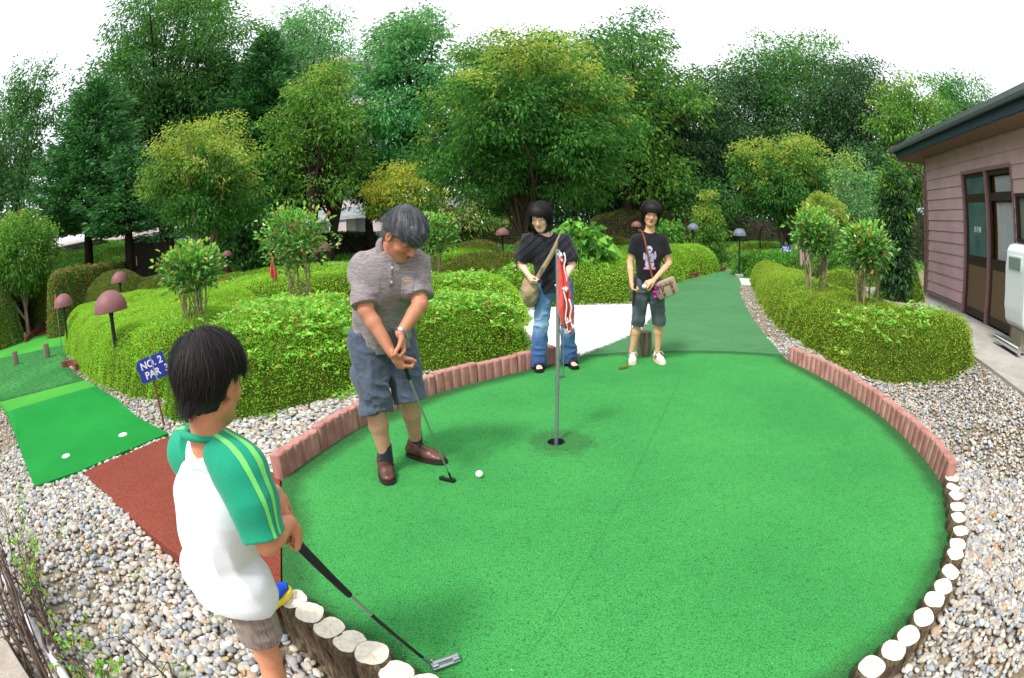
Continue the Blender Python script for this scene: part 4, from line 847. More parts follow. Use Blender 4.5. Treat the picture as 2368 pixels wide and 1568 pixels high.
    gt.faces.new(ra); gt.faces.new(rb[::-1]); obj('gutter',bmf('gutter',gt,angle=30),GUT,e)
    # hip roof with standing seams
    bm=bmesh.new(); x0,x1=S0-.92,S1+.65; y0,y1=.545,-Dp-.65; zr=3.385; m=(y0+y1)/2; rise=1.45; hx=(y0-m)
    c=[(x0,y0,zr),(x1,y0,zr),(x1,y1,zr),(x0,y1,zr),(x0+hx,m,zr+rise),(x1-hx,m,zr+rise)]; v=[bm.verts.new(q) for q in c]; lo=[bm.verts.new((q[0],q[1],q[2]-.035)) for q in c[:4]]
    bm.faces.new((v[0],v[1],v[5],v[4])); bm.faces.new((v[2],v[3],v[4],v[5])); bm.faces.new((v[3],v[0],v[4])); bm.faces.new((v[1],v[2],v[5]))
    for k in range(4): bm.faces.new((v[k],lo[k],lo[(k+1)%4],v[(k+1)%4]))
    bm.faces.new(lo)
    n=N('slate_roof'); o=n.coord(); wv=n.node('ShaderNodeTexWave',wave_type='BANDS',bands_direction='Y',wave_profile='SAW'); wv.inputs['Scale'].default_value=1.35; n.l.new(o,wv.inputs['Vector']); g=n.noise(8,4,.6,o)
    n.set(n.ramp(g,[(.3,srgb(70,76,84)),(.7,srgb(116,122,130))]),.5,.4); n.bump(wv.outputs['Fac'],.8,.03); obj('roof',bmf('roof',bm),n.m,e)
    # downpipe
    bm=bmesh.new(); s=S0
    tube(bm,[(s-.72,.55,3.30),(s-.70,.53,3.2),(s-.62,.45,3.06),(s-.2,.09,2.86),(s-.08,.05,2.78),(s-.05,.05,2.6),(s-.05,.05,.2)],.032,10)
    lathe(bm,[(.05,.0),(.06,.12),(.062,.14)],12,Matrix.Translation((s-.73,.55,3.27)),cap=True)
    for z in (.95,1.65,2.3): hbox(bm,s-.09,s-.01,.0,.09,z,z+.025)
    obj('downpipe',bmf('downpipe',bm,angle=40),simple('mauve_pipe',srgb(134,100,96),.5,.4),e)
    # stay wires from the gutter corner
    bm=bmesh.new(); tube(bm,[(s-.75,.5,3.42),(s+.2,-3,5.4)],.005,4); tube(bm,[(s-.75,.5,3.42),(s+4,-1.8,4.35)],.005,4); obj('stay_wire',bmf('stay_wire',bm),GUT,e)
def text_mesh(body,size,depth=.0015,bold=0.):
    cu=bpy.data.curves.new('t','FONT'); cu.body=body; cu.size=size; cu.align_x='CENTER'; cu.align_y='CENTER'; cu.extrude=depth; cu.offset=bold; cu.space_line=.8
    o=bpy.data.objects.new('t',cu); COL.objects.link(o); dg=bpy.context.evaluated_depsgraph_get(); dg.update(); me=bpy.data.meshes.new_from_object(o.evaluated_get(dg)); bpy.data.objects.remove(o); return me
house()
# pavement beside the house
def pavement():
    n=N('pavement_concrete'); o=n.coord(); a=n.noise(1.5,5,.65,o); b=n.noise(50,4,.7,o); c=n.ramp(a,[(.3,srgb(150,146,138)),(.55,srgb(178,174,166)),(.75,srgb(142,136,122))]); c=n.mix(n.math('MULTIPLY',n.ramp(b,[(.3,1.),(.45,0.)]),.35),c,srgb(110,106,98)); n.set(c,.9,.2); n.bump(b,.3,.006)
    e=bmesh.new(); box(e,(-4.2,.78,.27),(13.2,1.60,.12),bev=.008); o=obj('pavement',bmf('pavement',e),n.m); o.matrix_world=HM; tag(o,kind='structure')
pavement()
# white machine by the door
def machine():
    p=HP(-5.27,.33,.42); e=empty('vending_machine',tuple(p),0,'rounded white coin machine on a chrome foot at the right picture edge','machine'); e.matrix_world=Matrix.Translation(p)@Matrix.Scale(.96,4)@Matrix(((-HD.x,HN.x,0,0),(-HD.y,HN.y,0,0),(0,0,1,0),(0,0,0,1)))
    W=simple('white_enamel',(.72,.76,.77),.3,.5,var=.04); bm=bmesh.new()
    # side profile (off,z) extruded along s, tapering foot
    pr=[(-.2,.28),(.12,.28),(.2,.34),(.23,.5),(.24,1.0),(.22,1.2),(.16,1.27),(.05,1.3),(-.12,1.3),(-.2,1.26)]
    for (a,b,sx) in ((-.28,.28,1),):
        A_=[bm.verts.new((a,y,z)) for y,z in pr]; B_=[bm.verts.new((b,y,z)) for y,z in pr]
        for k in range(len(pr)): bm.faces.new((A_[k],A_[(k+1)%len(pr)],B_[(k+1)%len(pr)],B_[k]))
        bm.faces.new(A_[::-1]); bm.faces.new(B_)
    bmesh.ops.bevel(bm,geom=list(bm.edges),offset=.03,segments=3,affect='EDGES',profile=.6,clamp_overlap=True); obj('body',bmf('body',bm,angle=40),W,e)
    bm=bmesh.new(); box(bm,(0,.225,1.04),(.40,.04,.20),bev=.012); w=obj('window',bmf('window',bm),simple('pale_frame',(.62,.68,.64),.35),e)
    bm=bmesh.new(); box(bm,(0,.243,1.04),(.34,.012,.15),bev=.004); obj('pane',bmf('pane',bm),simple('greenish_glass',srgb(120,140,128),.1,.6),w)
    bm=bmesh.new(); box(bm,(0,-.02,.15),(.34,.26,.26),bev=.03); obj('pedestal',bmf('pedestal',bm),simple('worn_pedestal',srgb(150,146,120),.5),e)
    bm=bmesh.new(); tube(bm,[(-.36,.30,.075),(.4,.30,.075)],.05,16); tube(bm,[(-.30,.30,.03),(-.30,.30,-.0)],.012,8); box(bm,(.02,.16,.04),(.5,.26,.02)); obj('foot_bar',bmf('foot_bar',bm,angle=40),simple('chrome',(.75,.76,.78),.18,.5,1.,var=.03),e)
machine()
# ================================================================ dome lamps
LMAU=simple('mauve_lamp_paint',srgb(128,82,84),.55,.35,var=.07,scale=9); LBLU=simple('bluegrey_lamp_paint',srgb(104,108,124),.45,.4,var=.1,scale=9); LPOLE=simple('black_pole',srgb(34,38,38),.5,.4)
def lamp_mesh():
    bm=bmesh.new(); R=.2; pr=[(.0008,R*.98)]+[(R*math.sin(a),R*math.cos(a)*.98) for a in np.linspace(.1,math.pi/2,12)]+[(R*1.01,-.008),(R*.985,-.008)]+[(R*.985*math.sin(a),R*.97*math.cos(a)-.004) for a in np.linspace(math.pi/2,.1,6)]
    lathe(bm,pr,40); box(bm,(R*.90*math.cos(-1.75),R*.90*math.sin(-1.75),.045),(.018,.02,.018),bev=.005); d=bmf('dome',bm,True)
    bm=bmesh.new(); lathe(bm,[(.024,-.8),(.024,.10)],14,cap=True); lathe(bm,[(.0305,-.055),(.0305,.02)],14,cap=True); p=bmf('pole',bm,angle=40); return d,p
LDM,LPM=lamp_mesh(); LDM2=LDM.copy(); LDM.materials.append(LMAU); LDM2.materials.append(LBLU); LPM.materials.append(LPOLE)
def lamp(px,py,D,lab,blue=False,s=1.):
    p=A(px,py,D); e=empty('dome_lamp',tuple(p),rnd.uniform(-.3,.3),lab,'garden lamp','dome lamps on short poles'); g=float(hz(p.x,p.y)); L=max(.3,p.z-g)
    obj('dome',LDM2 if blue else LDM,None,e); q=obj('pole',LPM,None,e); q.scale=(1,1,(L)/.8 if L>.8 else 1); e.scale=(s,s,s)
    if abs(L-.8)>.01: q.scale=(1,1,L/.8/s+.02)
    return e
for a in [(147,708,10.3,'mauve dome lamp standing in front of the tall oval bush at far left'),(256,718,6.3,'largest mauve dome lamp, standing in the hedge above the number two sign'),(277,652,12.0,'mauve dome lamp small behind the largest one, in front of a rounded bush'),
 (525,592,19,'mauve dome half hidden behind the flat-topped camellia and hedge'),(428,640,9,'mauve dome lamp seen through the stems of the flat-topped camellia'),(742,580,10.4,'mauve dome lamp behind the tall camellia\'s right side'),(1031,552,14,'mauve dome lamp behind the camellia beside the man\'s head'),
 (1162,543,15.6,'mauve dome lamp below the big maple left of the woman'),(1472,524,19.5,'mauve dome lamp right behind the girl\'s shoulder on the left'),(1560,529,22,'brownish dome lamp just right of the girl\'s head'),(1758,531,20,'mauve dome lamp to the right of the standing grey one'),
 (1716,524,30,'tiny mauve dome lamp far behind the grey standing lamp'),(1740,519,36,'tiniest dome lamp at the foot of the dark trees'),(1943,545,13,'brown dome lamp between the two right-hand camellias'),(2052,535,15.5,'brown dome lamp close to the climbing column at right'),(2065,537,19,'small brown dome overlapped by the far red flag')]: lamp(*a,s=1.2 if a[0]<300 else 1.05)
lamp(1603,530,16.6,'blue-grey dome lamp left of the slim young tree',True); lamp(1710,545,14.2,'grey dome lamp on a tall bare pole where the fairway ends',True); lamp(2083,541,20,'small blue-grey dome nearest the house wall',True)
bm=bmesh.new(); lathe(bm,[(.13,-.1),(.13,.07),(.11,.09)],20,cap=True); p=A(1710,612,14.2); o=obj('lamp_footing',bmf('lamp_footing',bm,angle=40),conc('footing_concrete',srgb(150,144,134),srgb(176,170,160)),loc=(p.x,p.y,float(hz(p.x,p.y)))); tag(o,'round concrete footing at the base of the tall grey lamp','footing')
# ================================================================ signs
BLUE=simple('sign_blue',srgb(44,62,164),.45,.4,var=.08); WLET=simple('sign_letter_white',(.86,.87,.9),.5,.3,var=.02); RUST=simple('rusty_post',srgb(122,78,56),.9,.2,var=.3,scale=30)
def sign(px,py,D,w,h,rot,lines,label,pxb,pyb,mat=BLUE,tilt=0.,notch=True,lsize=.085):
    c=A(px,py,D); az=math.atan2(c.x,c.y); e=empty('hole_sign',(c.x,c.y,float(hz(c.x,c.y))),0,label,'sign','numbered hole signs'); zc=c.z-e.location.z
    M=Matrix.Translation((0,0,zc))@Matrix.Rotation(-az+rot,4,'Z')@Matrix.Rotation(tilt,4,'Y')@Matrix.Rotation(math.pi/2,4,'X')
    # outline of a putter-cloud shaped plate
    P=[]; 
    if notch: pts=[(-.5,.28),(-.42,.44),(-.25,.5),(.3,.47),(.45,.5),(.5,.3),(.5,-.3),(.44,-.5),(.1,-.5),(-.3,-.47),(-.44,-.46),(-.5,-.3),(-.43,-.12),(-.5,.05)]
    else: pts=[(-.5,.4),(-.4,.5),(-.1,.46),(.3,.5),(.5,.3),(.5,-.5),(0,-.46),(-.5,-.5)]
    P=[(p[0]*w,p[1]*h) for p in catmull(pts,closed=True,n=5)]
    bm=bmesh.new(); prism(bm,P,.004,M@Matrix.Translation((0,0,-.002))); obj('plate',bmf('plate',bm,angle=40),mat,e)
    if lines:
        for k,(t,dx,dz) in enumerate(lines):
            m=text_mesh(t,lsize,.0008,.0022); o=obj('lettering',m,WLET,e); o.matrix_basis=M@Matrix.Translation((dx*w,dz*h,.0035))
    b=A(pxb,pyb,D); bm=bmesh.new(); q=b-e.location; q.z=max(q.z,0.); 
    tp=M@Vector((.04*w,h*.48,-.02)); bo=Vector((b.x-e.location.x,b.y-e.location.y,-.05)); tube(bm,[bo,tp],.011,6); obj('post',bmf('post',bm),RUST,e)
    if lines and notch:
        bm=bmesh.new(); box(bm,(0,0,0),(.014,h*.96,.003),M=M@Matrix.Translation((.04*w,0,.006))); obj('strap',bmf('strap',bm),simple('galvanised_strap',srgb(150,158,196),.4,.4,.2),e)
    return e
sign(352,851,4.35,.285,.205,.06,[('NO. 2',.02,.2),('PAR  3',.12,-.22)],'blue putter-shaped sign reading NO. 2 PAR 3 against the left hedge',369,935,tilt=-.17)
sign(1819,576,15.5,.27,.22,0,[('NO.1',-.08,.17),('PAR 4',.08,-.2)],'small blue sign reading NO.1 PAR 4 in the grassy bank at right',1819,600,notch=False,lsize=.09)
sign(779,620,11.4,.34,.24,.2,None,'blank white back of a hole sign left of the man',781,658,mat=simple('white_plate',(.8,.83,.82),.5),notch=True)
# ================================================================ flags
REDC=N('red_cloth'); f=REDC.noise(30,3,.6,REDC.coord()); REDC.set(REDC.ramp(f,[(.3,srgb(204,60,58)),(.7,srgb(226,94,86))]),.85,.1); REDC.b.inputs['Sheen Weight'].default_value=.2; REDC=REDC.m
WHC=simple('white_cord',(.86,.85,.84),.9,.1,var=.04); POLE=simple('zinc_pole',srgb(150,154,160),.4,.5,.6)
def limp(H,W,seed,phase=0.,n=14,m=26):
    """a cloth hanging limp in folds from its top corner"""
    V=[];F=[]
    for j in range(m+1):
        v=j/m; wd=W*(.22+.78*min(1,v/.75)**.8)*(1 if v<.8 else 1-(v-.8)*2.2)
        for i in range(n+1):
            u=i/n; fold=math.sin(u*9.5+phase+v*1.2)*.018*(.5+v); x=(u-.42)*wd; y=fold+.012*math.sin(v*6+u*3); zz=-v*H*(1+.22*(u-.4)*max(0,v-.35))
            V.append((x,y,zz))
    for j in range(m):
        for i in range(n): a=j*(n+1)+i; F.append((a,a+1,a+n+2,a+n+1))
    return npmesh('cloth',np.array(V),np.array(F))
def flag(base,topz,lean,H,W,lab,az=0.,r=.012,seed=0,full=False):
    e=empty('golf_flag',base,0,lab,'flag','red flags marking the holes'); tp=Vector((lean[0],lean[1],topz))
    bm=bmesh.new(); tube(bm,[(0,0,-.06),tuple(tp)],[r,r*.92],12); obj('pole',bmf('pole',bm,angle=40),POLE,e)
    c=obj('cloth',limp(H,W,seed,seed*1.3),REDC,e,loc=(tp.x+.012,tp.y-.03,tp.z-.03)); c.rotation_euler=(0,-.05,az)
    sm2=c.modifiers.new('t','SOLIDIFY'); sm2.thickness=.002
    if full:
        bm=bmesh.new(); R_=np.random.RandomState(3)
        for s0,ln,x0 in ((.0,.05,.0),(.0,.17,.020),(.2,.24,.008),(.27,.18,.034)):
            pts=[(x0+.05*(s0+ln*t)*1.+.006*math.sin(t*9+s0*20),-.022-.005*math.sin(t*7),-(s0+ln*t)) for t in np.linspace(0,1,9)]; tube(bm,pts,[.0045,.0038,.0045,.0038,.0045,.0038,.0045,.005,.003],6)
        for q in ((.0,-.02,-.005),(.02,-.022,-.212),(.035,-.024,-.395),(.03,-.02,-.46)):
            for k in range(5): a=R_.uniform(0,6.28); tube(bm,[(q[0],q[1],q[2]),(q[0]+.018*math.cos(a),q[1]-.008,q[2]+.018*math.sin(a)),(q[0]+.006*math.cos(a+1),q[1]-.004,q[2]-.01)],.0036,5)
        obj('cord',bmf('cord',bm,True),WHC,e,loc=(tp.x+.012,tp.y-.03,tp.z-.02))
    return e
pz=A(1289,576,math.hypot(*CUP)).z; tpx=AY(1289,576,CUP[1])
flag((CUP[0],CUP[1],.0),pz,(tpx.x-CUP[0],0),.44,.088,'grey pole with limp red pennant and white cords standing in the hole',r=.0125,seed=1,full=True)
def far_flag(px,pyt,pyb,D,H,W,lab,seed):
    b=A(px,pyb,D); t=A(px,pyt,D); g=float(hz(b.x,b.y)); flag((b.x,b.y,g),t.z-g,(0,0),H,W,lab,seed=seed,r=.011)
far_flag(633,584,665,8.8,.40,.12,'small red flag in front of the broad left hedge',2)
far_flag(138,676,770,11.4,.30,.1,'red and white flag behind the leftmost dome lamp',3)
far_flag(2062,533,592,14.5,.3,.11,'small red flag over the far green near the house',4)
# far hole seen past the house corner
FG=[GT(1985,618),GT(2062,622),GT(2110,600),GT(2098,588),GT(2030,590),GT(1990,600)]
tag(sheet('fairway',FG,GRN3,zf=lambda x,y:hz(x,y)+.03,grid=.3,thick=.08),kind='structure')
BLM=simple('pale_blue_mat',srgb(176,196,214),.8); FB=[GT(1992,611),GT(2036,612),GT(2060,602),GT(2036,596),GT(2000,601)]
tag(sheet('pale_blue_mat',FB,BLM,zf=lambda x,y:hz(x,y)+.05,grid=.3,thick=.03),'pale blue mat crossing the far green past the house','mat')
FB=[GT(2025,590),GT(2062,592),GT(2075,585),GT(2040,583)]
tag(sheet('pale_blue_mat',FB,BLM,zf=lambda x,y:hz(x,y)+.05,grid=.3,thick=.03),'farther narrow pale blue mat behind the small far flag','mat')
q=[GT(1985,620),GT(2030,626),GT(2070,624),GT(2112,604)]
edging(q,.14,max(.6,sum(math.dist(q[i],q[i+1]) for i in range(3))/8),4,.08,'edging_block',lambda b,n:'%s brown edging block in front of the far green past the house'%ORD[b],'brown edging blocks of the far green',mat=BROWN)
# ================================================================ balls
BALL=N('golf_ball_white'); vo=BALL.node('ShaderNodeTexVoronoi'); vo.inputs['Scale'].default_value=300; BALL.l.new(BALL.coord(),vo.inputs['Vector']); BALL.set((.84,.84,.84,1),.35,.5); BALL.bump(vo.outputs['Distance'],.5,.002); BALL=BALL.m
def ball(p,lab):
    bm=bmesh.new(); bmesh.ops.create_uvsphere(bm,u_segments=24,v_segments=16,radius=.0214); o=obj('golf_ball',bmf('golf_ball',bm,True),BALL,loc=p); tag(o,lab,'golf ball')
x,y=G(1109,1106); ball((x,y,.006+.0214),'white golf ball lying on the green beside the man\'s putter')
# ================================================================ far left bits
bm=bmesh.new(); p0,p1=A(306,600,17.5),A(396,595,18.5); d=(p1-p0); nb=26
for k in range(nb):
    a=p0+d*(k/nb); b=p0+d*((k+.82)/nb); m=(a+b)/2; box(bm,(m.x-p0.x,m.y-p0.y,1.1),((b-a).length,.05,2.2-.02*(k%3)),rz=math.atan2(d.y,d.x))
e=empty('dark_screen',(p0.x,p0.y,float(hz(p0.x,p0.y))),0,'dark brown board screen below the medium maple on the left','screen'); obj('boards',bmf('boards',bm),simple('dark_stained_boards',srgb(66,54,52),.8,.2,var=.25,scale=5),e)
bm=bmesh.new(); pp=A(316,604,17.0); box(bm,(0,0,0),(.2,.02,.28),rz=-.9); o=obj('yellow_notice',bmf('yellow_notice',bm),simple('yellow_card',srgb(206,196,96),.7),loc=tuple(pp)); tag(o,'small yellow notice hung at the left end of the dark screen','notice')
# short stake fence, bottom-left path
STK=woodmat('pale_stakes',srgb(140,118,90),srgb(190,168,132),30)
for k in range(9):
    p=GT(2+k*7.2,800-k*1.7); bm=bmesh.new(); r=.055; lathe(bm,[(r,-.1),(r,.19),(r*.85,.205)],12,cap=True); o=obj('stake',bmf('stake',bm,angle=40),STK,loc=(p[0],p[1],float(hz(*p)))); tag(o,'%s short pale stake from the left in the low row beside the far path'%ORD[k],'stake','short pale stakes')
edging([GT(62,792),GT(85,775),GT(112,757)],.16,.7,1,.1,'edging_block',lambda b,n:'%s flat brown kerb board between the stakes and red path'%ORD[b],'brown kerb boards at the red path',mat=BROWN)
# wire mesh fence behind
bm=bmesh.new(); a,b=A(40,755,18.5),A(125,725,20); 
for k in range(22):
    q=a+(b-a)*(k/21); tube(bm,[(q.x-a.x,q.y-a.y,0),(q.x-a.x,q.y-a.y,1.0)],.006 if k%7 else .03,5)
for j in range(7): tube(bm,[(0,0,.1+j*.14),(b.x-a.x,b.y-a.y,.1+j*.14)],.006,4)
o=obj('mesh_fence',bmf('mesh_fence',bm),simple('grey_wire',srgb(120,118,116),.6,.3,.3),loc=(a.x,a.y,float(hz(a.x,a.y)))); tag(o,'grey wire mesh fence behind the leftmost small tree','fence')
# ================================================================ far buildings
def hotel():
    a,b=A(205,560,62),A(905,520,58); d=(b-a); L=math.hypot(d.x,d.y); rz=math.atan2(d.y,d.x); z0=-1.; H=A(560,150,55).z-z0; e=empty('hotel_building',(a.x,a.y,z0),rz,'big pale pinkish building glimpsed through the left trees','building')
    WALL=simple('pale_tile_wall',srgb(206,196,196),.8,.2,var=.05,scale=.6); bm=bmesh.new(); nf=8; fh=H/nf; 
    hb=lambda x0,x1,y0,y1,z0,z1: box(bm,((x0+x1)/2,(y0+y1)/2,(z0+z1)/2),(x1-x0,y1-y0,z1-z0))
    hb(0,L,1.2,12,0,H)
    for k in range(nf):
        hb(0,L,0,1.21,k*fh,k*fh+1.05); hb(0,L,-.25,1.22,k*fh+fh-.28,k*fh+fh-.02)
    for k in range(9): hb(k*L/8.5,k*L/8.5+.5,-.05,1.23,0,H-.3)
    obj('wall',bmf('wall',bm),WALL,e); GL=simple('distant_glass',srgb(150,166,186),.15,.6,var=.2,scale=.4)
    for k in range(nf):
        for j in range(8):
            bm=bmesh.new(); x0=j*L/8.5+.7; box(bm,(x0+(L/8.5-.9)/2,1.12,k*fh+1.05+(fh-1.35)/2),(L/8.5-.9,.1,fh-1.4)); obj('window',bmf('window',bm),GL,e)
    bm=bmesh.new(); box(bm,(L/2,6,H+.4),(L+1,13,.8),bev=.05); obj('roof',bmf('roof',bm),WALL,e)
hotel()
def overpass():
    a,b=A(690,520,44),A(1010,508,40); d=b-a; L=math.hypot(d.x,d.y); e=empty('overpass',(a.x,a.y,0),math.atan2(d.y,d.x),'grey concrete overpass seen behind the man under the trees','bridge'); C_=conc('overpass_concrete',srgb(176,182,188),srgb(200,204,208))
    z1=A(850,478,42).z; z0=A(850,502,42).z; bm=bmesh.new(); box(bm,(L/2,2,(z0+z1)/2+.1),(L+10,5,z1-z0),bev=.05); box(bm,(L/2,-.6,z0+.1),(L+10,.6,.3)); obj('deck',bmf('deck',bm),C_,e)
    for k in range(4):
        bm=bmesh.new(); box(bm,(L*(k+.3)/3.4,2,z0/2-.5),(.9,2.5,z0+1),bev=.05); obj('pier',bmf('pier',bm),C_,e)
overpass()
def shed(px0,px1,pyt,pyb,D,lab,c,rc):
    a,b=A(px0,pyb,D),A(px1,pyb,D); d=b-a; L=math.hypot(d.x,d.y); z=float(hz(a.x,a.y)); h=A((px0+px1)/2,pyt,D).z-z; e=empty('house',(a.x,a.y,z),math.atan2(d.y,d.x),lab,'building')
    bm=bmesh.new(); box(bm,(L/2,2.5,h*.33),(L,5,h*.66)); obj('wall',bmf('wall',bm),simple('far_wall',c,.8),e)
    for k in range(3): bm=bmesh.new(); box(bm,(L*(.2+.3*k),-.02,h*.36),(L*.14,.06,h*.25)); obj('window',bmf('window',bm),simple('far_window',srgb(96,110,120),.3),e)
    bm=bmesh.new(); pr=[(-.5,h*.62),(2.5,h),(5.5,h*.62),(5.5,h*.66),(2.5,h*1.05),(-.5,h*.66)]
    A_=[bm.verts.new((-.4,y,zz)) for y,zz in pr]; B_=[bm.verts.new((L+.4,y,zz)) for y,zz in pr]
    for k in range(6): bm.faces.new((A_[k],A_[(k+1)%6],B_[(k+1)%6],B_[k]))
    bm.faces.new(A_[::-1]); bm.faces.new(B_); obj('roof',bmf('roof',bm),simple('far_roof',rc,.7),e)
shed(120,235,548,612,30,'pale-roofed low house glimpsed behind the left hedge row',srgb(196,184,176),srgb(186,176,172))
shed(1540,1700,338,520,60,'grey house glimpsed through the trees above the girl',srgb(186,190,196),srgb(150,156,166))
shed(1985,2060,500,545,40,'pale house behind the trunks left of the climbing column',srgb(190,192,190),srgb(140,144,146))
# banner posts and power line
bm=bmesh.new(); p=A(835,572,26); box(bm,(0,0,0),(.35,.03,1.5)); o=obj('banner',bmf('banner',bm),simple('banner_blue_white',srgb(150,176,214),.7,var=.5,scale=4),loc=tuple(p)); tag(o,'narrow blue and white banner beside the pine behind the man','banner')
bm=bmesh.new(); a,b=A(500,20,45),A(700,62,48); tube(bm,[a,(a+b)/2-Vector((0,0,.3)),b],.03,5); o=obj('power_line',bmf('power_line',bm),LPOLE); tag(o,'thin dark power line crossing above the fir at upper left','cable')
# ================================================================ foreground at bottom left
def twigs(name,label,roots,mat,seed,leafn=0,r=.005,cat='shrub'):
    rs=np.random.RandomState(seed); bm=bmesh.new(); LP=[];LD=[]; o0=Vector(roots[0][0])
    for a,b,k in roots:
        a,b=Vector(a)-o0,Vector(b)-o0
        for _ in range(k):
            q0=a+Vector(rs.normal(0,.03,3)); q3=b+Vector(rs.normal(0,.07,3)); q1=q0.lerp(q3,.35)+Vector(rs.normal(0,.035,3)); q2=q0.lerp(q3,.7)+Vector(rs.normal(0,.04,3)); rr=r*rs.uniform(.5,1.3)
            tube(bm,[q0,q1,q2,q3],[rr*1.2,rr,rr*.7,rr*.3],6)
            for __ in range(3):
                t=rs.uniform(.2,.9); s=q0.lerp(q3,t); e2=s+Vector(rs.normal(0,.09,3))+Vector((0,0,.06)); tube(bm,[s,s.lerp(e2,.5)+Vector(rs.normal(0,.015,3)),e2],[rr*.6,rr*.4,rr*.2],5)
                for ___ in range(leafn): LP.append(s.lerp(e2,rs.uniform(.2,1))); LD.append(rs.normal(size=3)+[0,0,.4])
    e=empty(name,tuple(o0),0,label,cat); obj('branches',bmf('branches',bm,True),mat,e)
    if LP:
        V,F=leaves(np.array([tuple(v) for v in LP]),np.array(LD),rs.uniform(.025,.05,len(LP)),.022,rs,fold=.12); obj('leaves',npmesh('leaves',V,F,smooth=False),LM['shoot'],e)
def g3(px,py,z): return (*G(px,py,z),z)
twigs('bare_shrub','bare brown twigs leaning along the white rail at the lower left corner',[(g3(130,1600,.02),g3(-40,1100,.35),9),(g3(70,1560,.0),g3(-60,1250,.25),5),(g3(150,1568,.02),g3(60,1330,.22),4)],LM['twig'],301,0,.007)
twigs('leafy_shrub','green-leaved sprigs among the bare twigs at the left edge',[(g3(120,1480,.0),g3(10,1160,.25),5),(g3(100,1440,.0),g3(60,1260,.2),5)],LM['twig'],302,6,.003)
twigs('leafy_shrub','low green sprouts at the bottom edge left of the boy',[(g3(215,1600,-.1),g3(170,1490,.03),4),(g3(240,1610,-.1),g3(225,1510,.02),4)],LM['twig'],303,7,.003)
twigs('bare_shrub','two bare twigs with cut tip standing in the gravel left of the boy',[(g3(395,1600,-.14),g3(322,1445,.12),2)],LM['twig'],304,0,.006)
bm=bmesh.new(); pts=[g3(-60,1230,.02),g3(0,1318,.02),g3(45,1400,.02),g3(100,1490,.02),g3(165,1590,.02),g3(230,1700,.02)]; tube(bm,catmull(pts,n=4),.028,12); o=obj('white_rail',bmf('white_rail',bm,True),simple('chalky_white_paint',(.66,.62,.64),.8,.2,var=.2,scale=25)); tag(o,'weathered white rail lying along the ground at the lower left','rail')
bm=bmesh.new(); P=[G(-60,1420,-.01),G(20,1490,-.01),G(90,1600,-.01),G(60,1750,-.01),G(-120,1750,-.01),G(-200,1500,-.01)]; prism(bm,P,.05,Matrix.Translation((0,0,-.045))); o=obj('paving_slab',bmf('paving_slab',bm),conc('slab_concrete',srgb(150,140,128),srgb(176,166,152))); tag(o,kind='structure')
